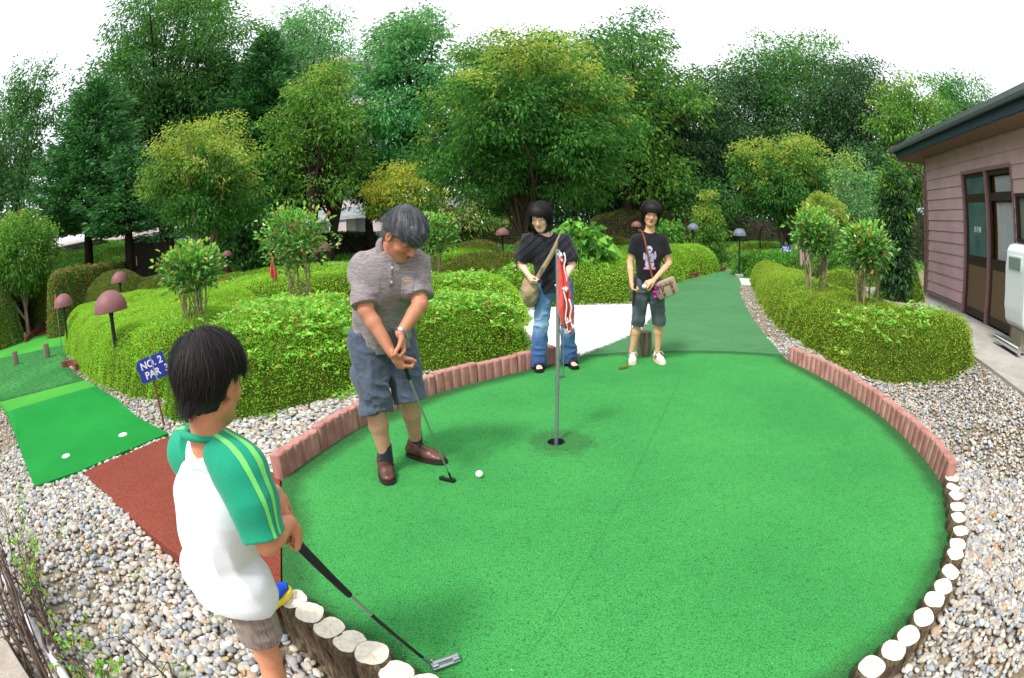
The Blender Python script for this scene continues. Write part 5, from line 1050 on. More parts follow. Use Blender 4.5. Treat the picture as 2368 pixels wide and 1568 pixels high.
# ================================================================ people: signed-distance sculpting, meshed as one continuous surface
def nv(*a): return np.array(a,float)
def nrm(v): v=np.asarray(v,float); return v/(np.linalg.norm(v)+1e-12)
class SDF:
    def __init__(s,lo,hi,h):
        s.h=h; s.lo=nv(*lo); n=np.ceil((nv(*hi)-s.lo)/h).astype(int)+1; s.ax=[s.lo[i]+h*np.arange(n[i]) for i in range(3)]; s.S=np.full(n,.15,np.float32)
    def _sub(s,lo,hi):
        I=[]
        for i in range(3):
            a=int(np.clip(math.floor((lo[i]-s.lo[i])/s.h),0,len(s.ax[i]))); b=int(np.clip(math.ceil((hi[i]-s.lo[i])/s.h)+1,0,len(s.ax[i]))); I.append(slice(a,b))
        return tuple(I)
    def _apply(s,I,d,k,op):
        A=s.S[I]
        if op=='sub':
            d=-d; 
            if k>0: hh=np.clip(.5-.5*(d-A)/k*-1,0,1); hh=np.clip(.5+.5*(d-A)/k,0,1); s.S[I]=A*(1-hh)+d*hh+k*hh*(1-hh)
            else: s.S[I]=np.maximum(A,d)
            return
        if k>0: hh=np.clip(.5+.5*(A-d)/k,0,1); s.S[I]=A*(1-hh)+d*hh-k*hh*(1-hh)
        else: s.S[I]=np.minimum(A,d)
    def _pts(s,I): return s.ax[0][I[0]][:,None,None],s.ax[1][I[1]][None,:,None],s.ax[2][I[2]][None,None,:]
    def cone(s,a,b,ra,rb=None,k=.02,side=None,f=1.,cut=(),op='add'):
        a=np.asarray(a,float);b=np.asarray(b,float); rb=ra if rb is None else rb; m=max(ra,rb)*max(1,f)+k+.03
        I=s._sub(np.minimum(a,b)-m,np.maximum(a,b)+m); X,Y,Z=s._pts(I)
        if 0 in s.S[I].shape: return
        ab=b-a; L2=ab@ab+1e-12; px,py,pz=X-a[0],Y-a[1],Z-a[2]; t=np.clip((px*ab[0]+py*ab[1]+pz*ab[2])/L2,0,1)
        qx,qy,qz=px-t*ab[0],py-t*ab[1],pz-t*ab[2]; q2=qx*qx+qy*qy+qz*qz
        if side is not None:
            sd=nrm(side); w=qx*sd[0]+qy*sd[1]+qz*sd[2]; q2=q2+w*w*(1/f**2-1)
        d=np.sqrt(np.maximum(q2,0))-(ra+(rb-ra)*t)
        for pt,n in cut: d=np.maximum(d,(X-pt[0])*n[0]+(Y-pt[1])*n[1]+(Z-pt[2])*n[2])
        s._apply(I,d.astype(np.float32),k,op)
    def ell(s,c,r,R=None,k=.02,cut=(),op='add'):
        c=np.asarray(c,float); r=np.asarray(r,float); m=r.max()+k+.03; I=s._sub(c-m,c+m); X,Y,Z=s._pts(I)
        if 0 in s.S[I].shape: return
        R=np.eye(3) if R is None else R; px,py,pz=X-c[0],Y-c[1],Z-c[2]; Q=[px*R[i][0]+py*R[i][1]+pz*R[i][2] for i in range(3)]
        k0=np.sqrt(sum((Q[i]/r[i])**2 for i in range(3))); k1=np.sqrt(sum((Q[i]/r[i]**2)**2 for i in range(3)))+1e-9; d=k0*(k0-1)/k1
        for pt,n in cut: d=np.maximum(d,(X-pt[0])*n[0]+(Y-pt[1])*n[1]+(Z-pt[2])*n[2])
        s._apply(I,d.astype(np.float32),k,op)
    def plane(s,pt,n):
        X,Y,Z=s._pts((slice(None),)*3); s.S=np.maximum(s.S,((X-pt[0])*n[0]+(Y-pt[1])*n[1]+(Z-pt[2])*n[2]).astype(np.float32))
    def mesh(s,wr=None):
        S=s.S
        if wr is not None:
            m=np.abs(S)<.03; ix=np.argwhere(m); P=s.lo+ix*s.h; S=S.copy(); S[m]+=(wr(P)*1.35).astype(np.float32)
        n=np.array(S.shape); ins=S<0
        c=[ins[a:n[0]-1+a,b:n[1]-1+b,d:n[2]-1+d] for a in (0,1) for b in (0,1) for d in (0,1)]
        allin=c[0].copy(); anyin=c[0].copy()
        for q in c[1:]: allin&=q; anyin|=q
        act=np.argwhere(anyin&~allin); idx=np.full(n-1,-1,np.int64); idx[tuple(act.T)]=np.arange(len(act))
        acc=np.zeros((len(act),3)); cnt=np.zeros(len(act))
        cor=[(a,b,d) for a in (0,1) for b in (0,1) for d in (0,1)]
        for i,p in enumerate(cor):
            for q in cor[i+1:]:
                if sum(abs(p[j]-q[j]) for j in range(3))!=1: continue
                A_=S[act[:,0]+p[0],act[:,1]+p[1],act[:,2]+p[2]]; B_=S[act[:,0]+q[0],act[:,1]+q[1],act[:,2]+q[2]]; m=(A_<0)!=(B_<0)
                t=np.where(m,A_/(A_-B_+1e-12),0); pt=np.array(p)+t[:,None]*(np.array(q)-np.array(p)); acc[m]+=pt[m]; cnt[m]+=1
        V=s.lo+(act+acc/np.maximum(cnt,1)[:,None])*s.h; F=[]
        for ax in range(3):
            o=[0,1,2]; o.remove(ax); u,v=o; sl=[slice(None)]*3; sl2=[slice(None)]*3; sl[ax]=slice(0,-1); sl2[ax]=slice(1,None)
            ch=ins[tuple(sl)]!=ins[tuple(sl2)]; E=np.argwhere(ch); E=E[(E[:,u]>0)&(E[:,v]>0)&(E[:,u]<n[u]-1)&(E[:,v]<n[v]-1)]
            def cell(du,dv):
                q=E.copy(); q[:,u]-=du; q[:,v]-=dv; return idx[tuple(q.T)]
            Q=np.stack([cell(1,1),cell(0,1),cell(0,0),cell(1,0)],1); fl=ins[tuple(E.T)]
            if ax==1: fl=~fl
            Q[~fl]=Q[~fl][:,::-1]; F.append(Q)
        F=np.vstack(F); F=F[(F>=0).all(1)]; return V,F
SKN=None
def skinmat(name,base,dark):
    n=N(name); at=n.node('ShaderNodeVertexColor',layer_name='Col').outputs[0]; f=n.noise(40,4,.6,n.coord()); c=n.mix(1,at,n.ramp(f,[(.3,.93),(.7,1.05)]),'MULTIPLY')
    n.set(c,.5,.35); n.b.inputs['Subsurface Weight'].default_value=.12; n.b.inputs['Subsurface Radius'].default_value=(.02,.008,.004); n.b.inputs['Subsurface Scale'].default_value=.35; n.bump(n.noise(180,3,.6,n.coord()),.06,.002); return n.m
def frame(F,U): F=nrm(F); U=nrm(np.asarray(U,float)-F*np.dot(F,U)); L=np.cross(U,F); return np.array([L,F,U])   # person's left, forward, up
def head(s,C,R,sc=1.,w=1.,nose=1.,k=.012):
    P=lambda x,y,z:C+sc*(R[0]*x*w+R[1]*y+R[2]*z)
    s.ell(P(0,-.012,.035),nv(.076*w,.096,.084)*sc,R,k); s.ell(P(0,.028,-.03),nv(.063*w,.064,.088)*sc,R,.02*sc)
    s.cone(P(0,.02,-.055),P(0,.066,-.098),.050*sc,.024*sc,.022*sc); s.cone(P(-.045,.0,-.06),P(-.012,.06,-.095),.026*sc,.02*sc,.025*sc); s.cone(P(.045,.0,-.06),P(.012,.06,-.095),.026*sc,.02*sc,.025*sc)
    for sg in (-1,1):
        s.ell(P(sg*.038,.058,-.03),nv(.026,.026,.024)*sc,R,.016*sc); s.ell(P(sg*.032,.079,.004),nv(.017,.010,.010)*sc,R,.006*sc)
        s.ell(P(sg*.082,-.004,-.012),nv(.010,.020,.032)*sc,R,.006*sc); s.ell(P(sg*.089,.004,-.012),nv(.006,.009,.018)*sc,R,.003*sc,op='sub')
        s.ell(P(sg*.0125*nose,.101,-.034),nv(.0085,.009,.0075)*sc,R,.006*sc)
    s.cone(P(-.036,.080,.022),P(.036,.080,.022),.013*sc,.013*sc,.014*sc)
    s.cone(P(0,.088,.012),P(0,.110,-.030),.0075*sc,.0115*sc*nose,.010*sc)
    s.ell(P(0,.094,-.0585),nv(.021,.0095,.0055)*sc,R,.005*sc); s.ell(P(0,.092,-.069),nv(.018,.0095,.0065)*sc,R,.005*sc)
    return P
def facepaint(V,C,R,sc,col,base,lips,brow,w=1.,openm=0.,eye=1.):
    q=(V-C)@R.T/sc; q[:,0]/=w; x,y,z=q.T; front=y>.03
    def put(m,c,a=1.): 
        m=np.clip(m,0,1)[:,None]*a; col[:]=col*(1-m)+np.array(c[:3])*m
    g=lambda x0,z0,rx,rz:1.8*(1-np.sqrt(((x-x0)/rx)**2+((z-z0)/rz)**2))
    for sg in (-1,1):
        put(np.where(front,g(sg*.040,-.034,.030,.024),0),[base[0]*1.12,base[1]*.80,base[2]*.74],.45)
        put(np.where(front,g(sg*.032,.003,.021,.011),0),[b*.62 for b in base[:3]],.5)
        put(np.where(front,2*g(sg*.033,-.001,.017,.0036*eye),0),[.05,.035,.03],.65)
        put(np.where(front,2.*g(sg*.034,.0235,.024,.0048),0),brow,.75)
        put(np.where(front,2*g(sg*.008,-.042,.006,.0035),0),[b*.3 for b in base[:3]],.7)
    put(np.where(front,3*g(0,-.064,.024,.0125),0),lips,.85); put(np.where(front,4*g(0,-.0635,.019,.0022+openm),0),[l*.3 for l in lips[:3]],.9)
def hand(s,W,d,n,t,sc=1.,curl=(.9,1.0,1.0,1.1),thumb=(.6,.5,.5),k=.006,spread=.0205,pd=1.):
    """W wrist, d towards the knuckles, n out of the palm, t towards the thumb"""
    d=nrm(d); n=nrm(np.asarray(n)-d*np.dot(d,n)); t=nrm(np.asarray(t)-d*np.dot(d,t)-n*np.dot(n,t)); W=np.asarray(W,float)
    s.cone(W,W+d*.04*sc,.026*sc,.03*sc,.015*sc,side=n,f=.7); s.cone(W+d*.03*sc+t*.016*sc,W+d*.078*sc+t*.022*sc,.017*sc,.014*sc,.010*sc); s.cone(W+d*.03*sc-t*.012*sc,W+d*.074*sc-t*.024*sc,.017*sc,.0135*sc,.010*sc); s.cone(W+d*.04*sc,W+d*.078*sc,.019*sc,.016*sc,.010*sc)
    LN=[(.042,.026,.021),(.046,.029,.022),(.043,.027,.021),(.034,.021,.019)]
    for i in range(4):
        p=W+sc*(d*(.083-.004*abs(i-1))+t*(.031-spread*i)); a=0
        for j in range(3):
            a+=curl[j] if len(curl)==3 else curl[i]*(.75 if j==0 else 1.); v=d*math.cos(a)+n*math.sin(a)+t*(.06*(1.5-i))*(1 if j==0 else .3); q=p+nrm(v)*LN[i][j]*sc*.92
            s.cone(p,q,(.0092-.0007*j)*sc,(.0086-.0007*j)*sc,k*.5 if j else k); p=q
    p=W+sc*(d*.022+t*.024+n*.006); v=nrm(t*thumb[0]+d*.8+n*thumb[1]); q=p+v*.04*sc; s.cone(p,q,.0155*sc,.0115*sc,k); v2=nrm(v*.8+n*thumb[2]+d*.3-t*.15); r=q+v2*.03*sc; s.cone(q,r,.0112*sc,.0098*sc,.003); s.cone(r,r+nrm(v2+d*.3)*.022*sc,.0098*sc,.008*sc,.003)
def shoe(s,heel,toe,w=.042,hgt=.075,k=.02,up=(0,0,1)):
    heel=np.asarray(heel,float);toe=np.asarray(toe,float); d=nrm(toe-heel); sd=np.cross(d,up); L=np.linalg.norm(toe-heel); u=nv(*up)
    s.cone(heel+d*w*.8+u*w*.9,heel+d*L*.62+u*w*.75,w*.86,w*.98,k,side=u,f=.85); s.cone(heel+d*L*.6+u*w*.62,toe-d*w*.9+u*w*.50,w*1.0,w*.85,k,side=u,f=.62)
    s.cone(heel+d*w*1.1+u*.05,heel+d*w*1.25+u*(hgt+.01),w*.82,w*.86,k,side=sd,f=.8); s.cone(heel+d*L*.45+u*w*1.1,heel+d*w*1.6+u*hgt*.95,w*.6,w*.7,k)
def solebox(name,heel,toe,w,h,mat,parent,o0,extra=.006,z0=0.):
    heel=Vector(heel);toe=Vector(toe); d=(toe-heel); L=d.length; a=math.atan2(d.y,d.x); pts=[]
    for t in np.linspace(0,1,28,endpoint=False):
        th=t*6.2832; x=math.cos(th); y=math.sin(th); ww=w*(1.0+.10*x)*(1 if x>0 else .86); pts.append((L/2+ (L/2+extra)*np.sign(x)*abs(x)**.75,(ww+extra)*np.sign(y)*abs(y)**.72))
    bm=bmesh.new(); prism(bm,pts,h,Matrix.Translation(heel-Vector(o0)+Vector((0,0,z0)))@Matrix.Rotation(a,4,'Z')); bmesh.ops.bevel(bm,geom=[e for e in bm.edges if abs(e.verts[0].co.z-e.verts[1].co.z)<1e-5],offset=h*.18,segments=2,affect='EDGES'); return obj(name,bmf(name,bm,angle=50),mat,parent)
def strands(C,R,sc,n,rad,whorl,lenf,seed,w=.0011,off=.004,grav=.7,steps=9,cx=(0,-.012,.035),clump=.5,flop=0.,step=.014,field=None,cut=None):
    """ribbons combed over an ellipsoidal scalp away from the whorl, local head frame"""
    rs=np.random.RandomState(seed); rad=np.array(rad)*sc; d=unit(rs.normal(size=(n*3,3))); keep=(d[:,2]>-.35)|(d[:,1]<-.1); d=d[keep]; ok=~((d[:,1]>.45)&(d[:,2]<.25)); d=d[ok][:n]; n=len(d)
    P=d*(rad+off); wv=unit(np.array(whorl,float)[None])[0]; T=np.zeros((n,steps+1,3)); Nn=np.zeros((n,steps+1,3)); T[:,0]=P; Ls=lenf(d,rs)*sc/steps
    g0=rs.normal(size=(n,3))*.10; cl=np.stack([vnoise(d*1.,5.,seed+1),vnoise(d,5.,seed+2),vnoise(d,5.,seed+3)],1)*clump
    for j in range(steps+1):
        nn=unit(P/(rad**2)); Nn[:,j]=nn; T[:,j]=P
        u=unit(P/rad); away=u-wv*(u@wv)[:,None]; dirv=unit(away)+np.array([0,0,-grav])*(1+1.5*j/steps)+g0+cl
        if field is not None: dirv=dirv+field(u)
        tang=dirv-nn*(dirv*nn).sum(1,keepdims=True)*(1. if j<3 else .92); P=P+unit(tang)*Ls[:,None]
        # stay on or slightly outside the scalp shell
        lv=np.linalg.norm(P/(rad+off*(1+.25*j)),axis=1,keepdims=True); P=np.where(lv<1,P/lv,P)
        fall=(P[:,2:3]<-.02*sc); P=np.where(fall&(lv>1),P*np.array([1,1,1]),np.where(lv>1.06,P/lv*1.06,P)) if flop==0 else P
    tv=np.gradient(T,axis=1); sd=np.cross(tv,Nn); sd/=np.linalg.norm(sd,axis=2,keepdims=True)+1e-9; ww=(w*sc*np.linspace(1,.35,steps+1))[None,:,None]*rs.uniform(.7,1.3,(n,1,1))
    lift=Nn*(rs.uniform(0,.010,(n,1,1))+(rs.rand(n,1,1)<.05)*rs.uniform(0,.03,(n,1,1))*np.linspace(.2,1,steps+1)[None,:,None])*sc
    Lf=T+sd*ww+lift; Rt=T-sd*ww+lift; V=np.stack([Lf,Rt],2).reshape(-1,3); i=np.arange(n)[:,None]*(steps+1)*2+np.arange(steps)[None]*2; F=np.stack([i,i+1,i+3,i+2],-1).reshape(-1,4)
    V=V+np.array(cx)*sc
    if cut is not None:
        bad=cut(V/sc); F=F[~bad[F].any(1)]
    return C+V@R,F
EAR=lambda q:(np.abs(q[:,0])>.050)&((q[:,1]-.010)**2+(q[:,2]+.020)**2<.040**2)
def hairmat(name,cols,rough=.38,spec=.5):
    n=N(name); g=n.node('ShaderNodeNewGeometry').outputs['Random Per Island']; c=n.ramp(g,[((i)/len(cols),cc) for i,cc in enumerate(cols)],'CONSTANT'); n.set(c,rough,spec); return n.m
HBLACK=hairmat('black_hair',[(.010,.009,.009,1),(.02,.016,.015,1),(.034,.026,.024,1),(.012,.010,.010,1),(.006,.005,.005,1)],.58,.25); HGREY=hairmat('grey_hair',pal((50,51,56),(66,68,73),(84,86,91),(58,60,65),(112,114,118),(44,46,51),(74,76,81)),.5)
def cloth(name,col,rough=.9,sheen=.15,weave=500,amt=.15,bumpv=.25):
    n=N(name); o=n.coord(); f=n.noise(weave,2,.6,o); g=n.noise(6,3,.6,o); lo=tuple(c*(1-amt) for c in col[:3]); hi=tuple(min(1,c*(1+amt)) for c in col[:3]); c=n.ramp(f,[(.3,lo),(.7,hi)]); c=n.mix(1,c,n.ramp(g,[(.3,.92),(.7,1.06)]),'MULTIPLY'); n.set(c,rough,.2); n.b.inputs['Sheen Weight'].default_value=sheen; n.bump(f,bumpv,.002); return n
def part(name,s,mat,parent,o0,wr=None,paint=None,base=None,smooth=True):
    V,F=s.mesh(wr); c=None
    if base is not None:
        c=np.tile(np.array(base[:3],float),(len(V),1)); c=c
        if paint: paint(V,c)
    return obj(name,npmesh(name,V-np.array(o0),F,col=c),mat,parent)
def wrk(sx=9,amp=.006,seed=1,st=(1,1,1),sharp=1.):
    st=np.array(st,float)
    def f(P): a=vnoise(P*st,sx,seed); b=vnoise(P*st+.3*a[:,None],sx*2.1,seed+4); v=1-np.abs(a+.4*b)*1.6; return -amp*v*sharp
    return f
def putter(P0,P1,hd,lab,grip=.26,gm=None,hm=None,sm_=None,r=.006,black=None,hl=.105,heel=.3):
    """P0 butt of the grip, P1 where the shaft meets the head, hd direction of the blade"""
    P0=Vector(P0);P1=Vector(P1); L=(P1-P0).length; d=(P1-P0)/L; e=empty('golf_putter',tuple(P1),0,lab,'putter','golf putters held by the players')
    bm=bmesh.new(); tube(bm,[P0-P1,P0-P1+d*.004,P0-P1+d*grip*.5,P0-P1+d*grip,P0-P1+d*(grip+.004)],[.010,.0145,.0130,.0100,.008],14); obj('grip',bmf('grip',bm,True),gm or PGRIP,e)
    if black:
        a,b=black; bm=bmesh.new(); tube(bm,[P0-P1+d*grip,P0-P1+d*a],[r,r*.95],10); obj('shaft',bmf('shaft',bm,angle=40),sm_ or PSTEEL,e); bm=bmesh.new(); tube(bm,[P0-P1+d*a,P0-P1+d*b],[r*1.08,r*.98],10); obj('shaft_sleeve',bmf('shaft_sleeve',bm,angle=40),PGRIP,e); bm=bmesh.new(); tube(bm,[P0-P1+d*b,(0,0,.028)],[r*.95,r*.72],10); obj('shaft',bmf('shaft',bm,angle=40),sm_ or PSTEEL,e)
    else:
        bm=bmesh.new(); tube(bm,[P0-P1+d*grip,-d*.03],[r,r*.72],10); obj('shaft',bmf('shaft',bm,angle=40),sm_ or PSTEEL,e)
    bm=bmesh.new(); h=Vector(hd).normalized(); tube(bm,[-d*.06,-d*.015,Vector((0,0,.0))],[.0065,.0065,.006],10)
    a=math.atan2(h.y,h.x); M=Matrix.Translation(h*hl*(.5-heel)+Vector((0,0,0)))@Matrix.Rotation(a,4,'Z'); box(bm,(0,0,0),(hl,.016,.024),bev=.004,M=M); box(bm,(0,-.014,-.006),(hl*.96,.020,.011),bev=.003,M=M); box(bm,(-hl*.36,-.012,.001),(hl*.22,.016,.018),bev=.004,M=M); box(bm,(hl*.36,-.012,.001),(hl*.22,.016,.018),bev=.004,M=M)
    obj('club_head',bmf('club_head',bm,angle=40),hm or PSTEEL,e); return e
PSTEEL=simple('brushed_steel',(.42,.43,.45),.28,.5,.9,var=.08); PGRIP=simple('black_rubber',srgb(30,31,34),.6,.3); PGOLD=simple('brass_head',srgb(176,148,92),.35,.5,.7); PBLK=simple('black_club_head',srgb(48,50,54),.3,.5,.6)
ZU=nv(0,0,1)
# ------------------------------------------------------------------------------------------------ the man
def man():
    o0=(-.70,2.70,0.); e=empty('person',o0,0,'grey-haired person in heathered polo shirt and denim shorts bending over a putter','person')
    f=nrm([.66,-.75,0]); l=nrm([.75,.66,0])
    hip=nv(-.725,2.745,.815); chest=nv(-.645,2.635,1.115); nb=nv(-.60,2.585,1.275); C=nv(-.512,2.505,1.345); R=frame([.54,-.42,-.74],[.12,-.1,1]); sc=1.04
    hR,hL=hip-l*.095+ZU*-.01,hip+l*.095-ZU*.01; kR,kL=nv(-.758,2.585,.455),nv(-.585,2.735,.455); aR,aL=nv(-.745,2.62,.085),nv(-.602,2.84,.085)
    sR,sL=nv(-.745,2.555,1.19),nv(-.485,2.66,1.18); eR,eL=nv(-.715,2.44,.985),nv(-.452,2.53,.985)
    # the grip line, hands set on it
    butt=nv(*AY(903,762,2.36)); hdp=nv(*AY(1046,1116,2.50)); hdp[2]=.016; gd=nrm(hdp-butt); g1=butt+gd*.10; g2=butt+gd*.19
    wL=g1+l*.035-f*.03+ZU*.055; wR=g2-l*.042-f*.03+ZU*.06
    s=SDF((-1.05,2.2,-.02),(-.25,3.05,1.62),.0052)
    s.cone(hip,hip*.5+chest*.5,.125,.125,.03,side=f,f=.82); s.cone(hip*.5+chest*.5,chest,.13,.145,.03,side=f,f=.8); s.cone(chest,nb-ZU*.03,.14,.09,.04,side=f,f=.75); s.cone(sR,sL,.062,.062,.05); s.cone(nb-ZU*.03,C-R[2]*.06-R[1]*.015,.062,.056,.025)
    P=head(s,C,R,sc,1.04,1.15)
    for h_,k_,a_ in ((hR,kR,aR),(hL,kL,aL)):
        s.cone(h_,k_,.088,.058,.03); m=k_*.62+a_*.38-f*.012; s.cone(k_,m,.054,.056,.02); s.cone(m,a_+ZU*.03,.055,.036,.02)
    for S_,E_,W_ in ((sR,eR,wR),(sL,eL,wL)):
        s.cone(S_,E_,.054,.043,.03); m=E_*.7+W_*.3; s.cone(E_,m,.038,.038,.012); s.cone(m,W_,.038,.026,.012)
    hand(s,wR,(g2+gd*.055-wR)+gd*.01,(l*.9+gd*.1),(f*1.+gd*.45),1.02,curl=(1.15,1.2,1.25,1.3),thumb=(.35,.5,.45))
    hand(s,wL,(g1+gd*.06-wL)+gd*.01,(-l*.9+gd*.1),(f*1.+gd*.45),1.02,curl=(1.15,1.2,1.25,1.3),thumb=(.35,.5,.45))
    base=srgb(190,128,98); leg=np.array(srgb(196,146,122)[:3])
    def paint(V,c):
        facepaint(V,C,R,sc,c,base,(.30,.12,.09),(.05,.045,.045),1.04); m=np.clip((.62-V[:,2])/.1,0,1)[:,None]; c[:]=c*(1-m)+leg*m
    part('body',s,skinmat('tanned_skin',base,None),e,o0,base=base,paint=paint)
    # polo shirt
    s=SDF((-1.08,2.2,.68),(-.25,3.05,1.45),.0052); hem=hip-ZU*.03
    s.cone(hip-ZU*.10+f*.0,hip*.55+chest*.45,.168,.162,.03,side=f,f=.86); s.cone(hip*.55+chest*.45,chest,.158,.168,.04,side=f,f=.84); s.cone(chest,nb-ZU*.05,.160,.092,.06,side=f,f=.78); s.cone(sR-ZU*.004,sL-ZU*.004,.062,.062,.07)
    for S_,E_,c_ in ((sR,eR,.88),(sL,eL,.80)):
        d=nrm(E_-S_); cp=S_+(E_-S_)*c_; s.cone(S_,E_+d*.1,.064,.072,.05,cut=[(cp,d)])
    s.plane(hip-ZU*.085,(0.05,0,-1)); s.ell(P(0,-.02,-.115),nv(.062,.062,.05),R,.01,op='sub')
    n=N('heather_jersey'); o=n.coord(); a=n.noise(26,3,.65,n.mapping(o,scale=(.8,.8,7.5),rot=(.25,0,0))); b=n.noise(120,2,.7,n.mapping(o,scale=(.35,.35,3))); c=n.ramp(a,[(.32,srgb(98,88,90)),(.5,srgb(128,118,120)),(.68,srgb(160,150,152))]); c=n.mix(.5,c,n.ramp(b,[(.35,srgb(96,88,90)),(.65,srgb(172,164,164))])); n.set(c,.92,.15); n.b.inputs['Sheen Weight'].default_value=.2; n.bump(b,.15,.002); JER=n.m
    def wr(Pp):
        a=vnoise(Pp*nv(1,1,.45),9,3); low=np.clip((1.0-Pp[:,2])/.2,0,1); q=vnoise(Pp*nv(1,1,1.6)+nv(0,0,1)*Pp[:,:1]*.6,13,8); return -.010*(1-np.abs(a)*1.9)*(.45+.6*low)-.004*(1-np.abs(q)*2)
    sh=part('polo_shirt',s,JER,e,o0,wr)
    # collar, placket, buttons, pocket
    bm=bmesh.new(); ring=[]; 
    for k_ in range(25):
        a=-2.55+5.1*k_/24; r0=.066; bp=P(0,-.022,-.105)+R[0]*math.sin(a)*r0*1.02+R[1]*math.cos(a)*r0*.95-R[2]*(.012+.025*math.cos(a)); q=bp+R[2]*.018; t=bp+(R[0]*math.sin(a)+R[1]*math.cos(a))*.020-R[2]*(.022+.014*max(0,math.cos(a))); ring.append((bp,q,t))
    vs=[[bm.verts.new(Vector(v)-Vector(o0)) for v in r] for r in ring]
    for k_ in range(24): bm.faces.new((vs[k_][0],vs[k_+1][0],vs[k_+1][1],vs[k_][1])); bm.faces.new((vs[k_][1],vs[k_+1][1],vs[k_+1][2],vs[k_][2]))
    c_=obj('collar',bmf('collar',bm,True),JER,e); md=c_.modifiers.new('t','SOLIDIFY'); md.thickness=.004
    # shorts
    s=SDF((-1.05,2.3,.30),(-.3,3.1,.95),.0052); s.cone(hip-ZU*.02,hip+ZU*.02,.142,.138,.03,side=f,f=.85)
    hemR=kR-ZU*.055; hemL=kL-ZU*.03
    for h_,k_,hm in ((hR,kR,hemR),(hL,kL,hemL)):
        d=nrm(hm-h_); s.cone(h_-ZU*.01,hm+d*.12,.098,.080,.03,cut=[(hm,d)])
    n=cloth('denim_blue_grey',srgb(78,88,104),.9,.15,200,.45); DEN=n.m
    part('shorts',s,DEN,e,o0,lambda Pp:-.011*(1-np.abs(vnoise(Pp*nv(.8,.8,1.5)+nv(0,0,.5)*Pp[:,:1],12,5))*1.7)-.004*(1-np.abs(vnoise(Pp,27,6))*1.6))
    s=SDF((-.98,2.4,.5),(-.78,2.8,.72),.004); a_=nv(-.862,2.60,.60); s.ell(a_,nv(.022,.065,.062),np.array([nrm([-.8,-.6,0]),nrm([.6,-.8,0]),ZU]),.004); part('cargo_pocket',s,DEN,e,o0)
    # hair
    s=SDF(C-.17,C+.17,.0045)
    s.ell(P(0,-.018,.040),nv(.087,.107,.090)*sc,R,.0); s.ell(P(0,.03,.066),nv(.074,.075,.058)*sc,R,.02)
    s.ell(P(0,-.05,-.025),nv(.078,.062,.072)*sc,R,.02); s.ell(P(0,.095,-.035),nv(.078,.070,.068)*sc,R,.008,op='sub')
    for sg in (-1,1): s.ell(P(sg*.095,.012,-.028),nv(.03,.036,.042)*sc,R,.006,op='sub')
    part('hair',s,HGREY,e,o0,lambda Pp:-.005*vnoise((Pp-C)@R.T*nv(2,.5,1),60,3))
    V,F=strands(C,R,sc,5200,(.086,.106,.090),(.15,-.55,.9),lambda d,rs:rs.uniform(.05,.10,len(d))*(1-.35*(d[:,2]<0)),5,w=.0010,grav=.28,field=lambda u:np.array([0,.9,0])*(u[:,2:3]>.1)-np.array([0,.5,0])*(u[:,2:3]<=.1),cut=lambda q:EAR(q)|((q[:,1]>.055)&(q[:,2]<.012))); obj('hair_strands',npmesh('hair_strands',V-np.array(o0),F,smooth=True),HGREY,e)
    shirt_details(sh,e,o0)
    # watch
    wd=nrm(wL-eL); wc=wL-wd*.018; bm=bmesh.new(); up=nrm(np.cross(wd,f)); v2=np.cross(wd,up); pr=[]
    for k_ in range(20):
        a=6.2832*k_/20; q=wc+up*math.cos(a)*.0345+v2*math.sin(a)*.030; M=Matrix.Translation(Vector(q)-Vector(o0))@Matrix((tuple(wd),tuple(nrm(-up*math.sin(a)+v2*math.cos(a))),tuple(nrm(up*math.cos(a)+v2*math.sin(a))))).transposed().to_4x4(); box(bm,(0,0,0),(.016,.0085,.0035),bev=.001,M=M)
    obj('watch_band',bmf('watch_band',bm),PSTEEL,e)
    # socks and shoes
    SOCK=cloth('dark_plaid_sock',srgb(40,44,56),.95).m; LEA=N('brown_leather'); q=LEA.noise(12,4,.6,LEA.coord()); LEA.set(LEA.ramp(q,[(.3,srgb(66,38,32)),(.7,srgb(104,62,50))]),.38,.5); LEA=LEA.m; SOL=simple('dark_sole',srgb(44,36,34),.7); LACE=simple('brown_lace',srgb(70,50,44),.8)
    for a_,hl,te in ((aR,nv(-.795,2.70,.006),nv(-.70,2.455,.006)),(aL,nv(-.672,2.86,.006),nv(-.415,2.735,.006))):
        s=SDF(np.minimum(hl,te)-.1,np.maximum(hl,te)+nv(.1,.1,.26),.0045); s.cone(a_-ZU*.03,a_+ZU*.11,.040,.042,.02,cut=[(a_+ZU*.10,ZU)]); part('sock',s,SOCK,e,o0)
        s=SDF(np.minimum(hl,te)-.09,np.maximum(hl,te)+nv(.09,.09,.2),.0045); shoe(s,hl+ZU*.012,te+ZU*.012,.045,.072); s.cone(a_+ZU*.035,a_+ZU*.2,.033,.04,.004,op='sub'); so=part('shoe',s,LEA,e,o0)
        solebox('sole',hl,te,.043,.024,SOL,so,o0)
        d=nrm(te-hl); sd=np.cross(d,ZU); bm=bmesh.new()
        for k_ in range(5):
            c0=hl+d*(.115+.022*k_)+ZU*(.098-.010*k_); tube(bm,[Vector(c0-sd*.022-nv(*o0)-ZU*.008),Vector(c0-nv(*o0)+ZU*.0),Vector(c0+sd*.022+d*.012-nv(*o0)-ZU*.008)],.0028,5)
        c0=hl+d*.105+ZU*.105
        for sg in (-1,1): tube(bm,[Vector(c0-nv(*o0)),Vector(c0+sd*sg*.03+ZU*.012+d*.01-nv(*o0)),Vector(c0+sd*sg*.035-ZU*.01+d*.03-nv(*o0)),Vector(c0-nv(*o0)+d*.01)],.0026,5)
        obj('lace',bmf('lace',bm,True),LACE,so)
    putter(butt,hdp,(-.9,.42,0),'steel putter with black grip in the hands of the grey-haired person',grip=.27,hm=PBLK,heel=.15,hl=.095)
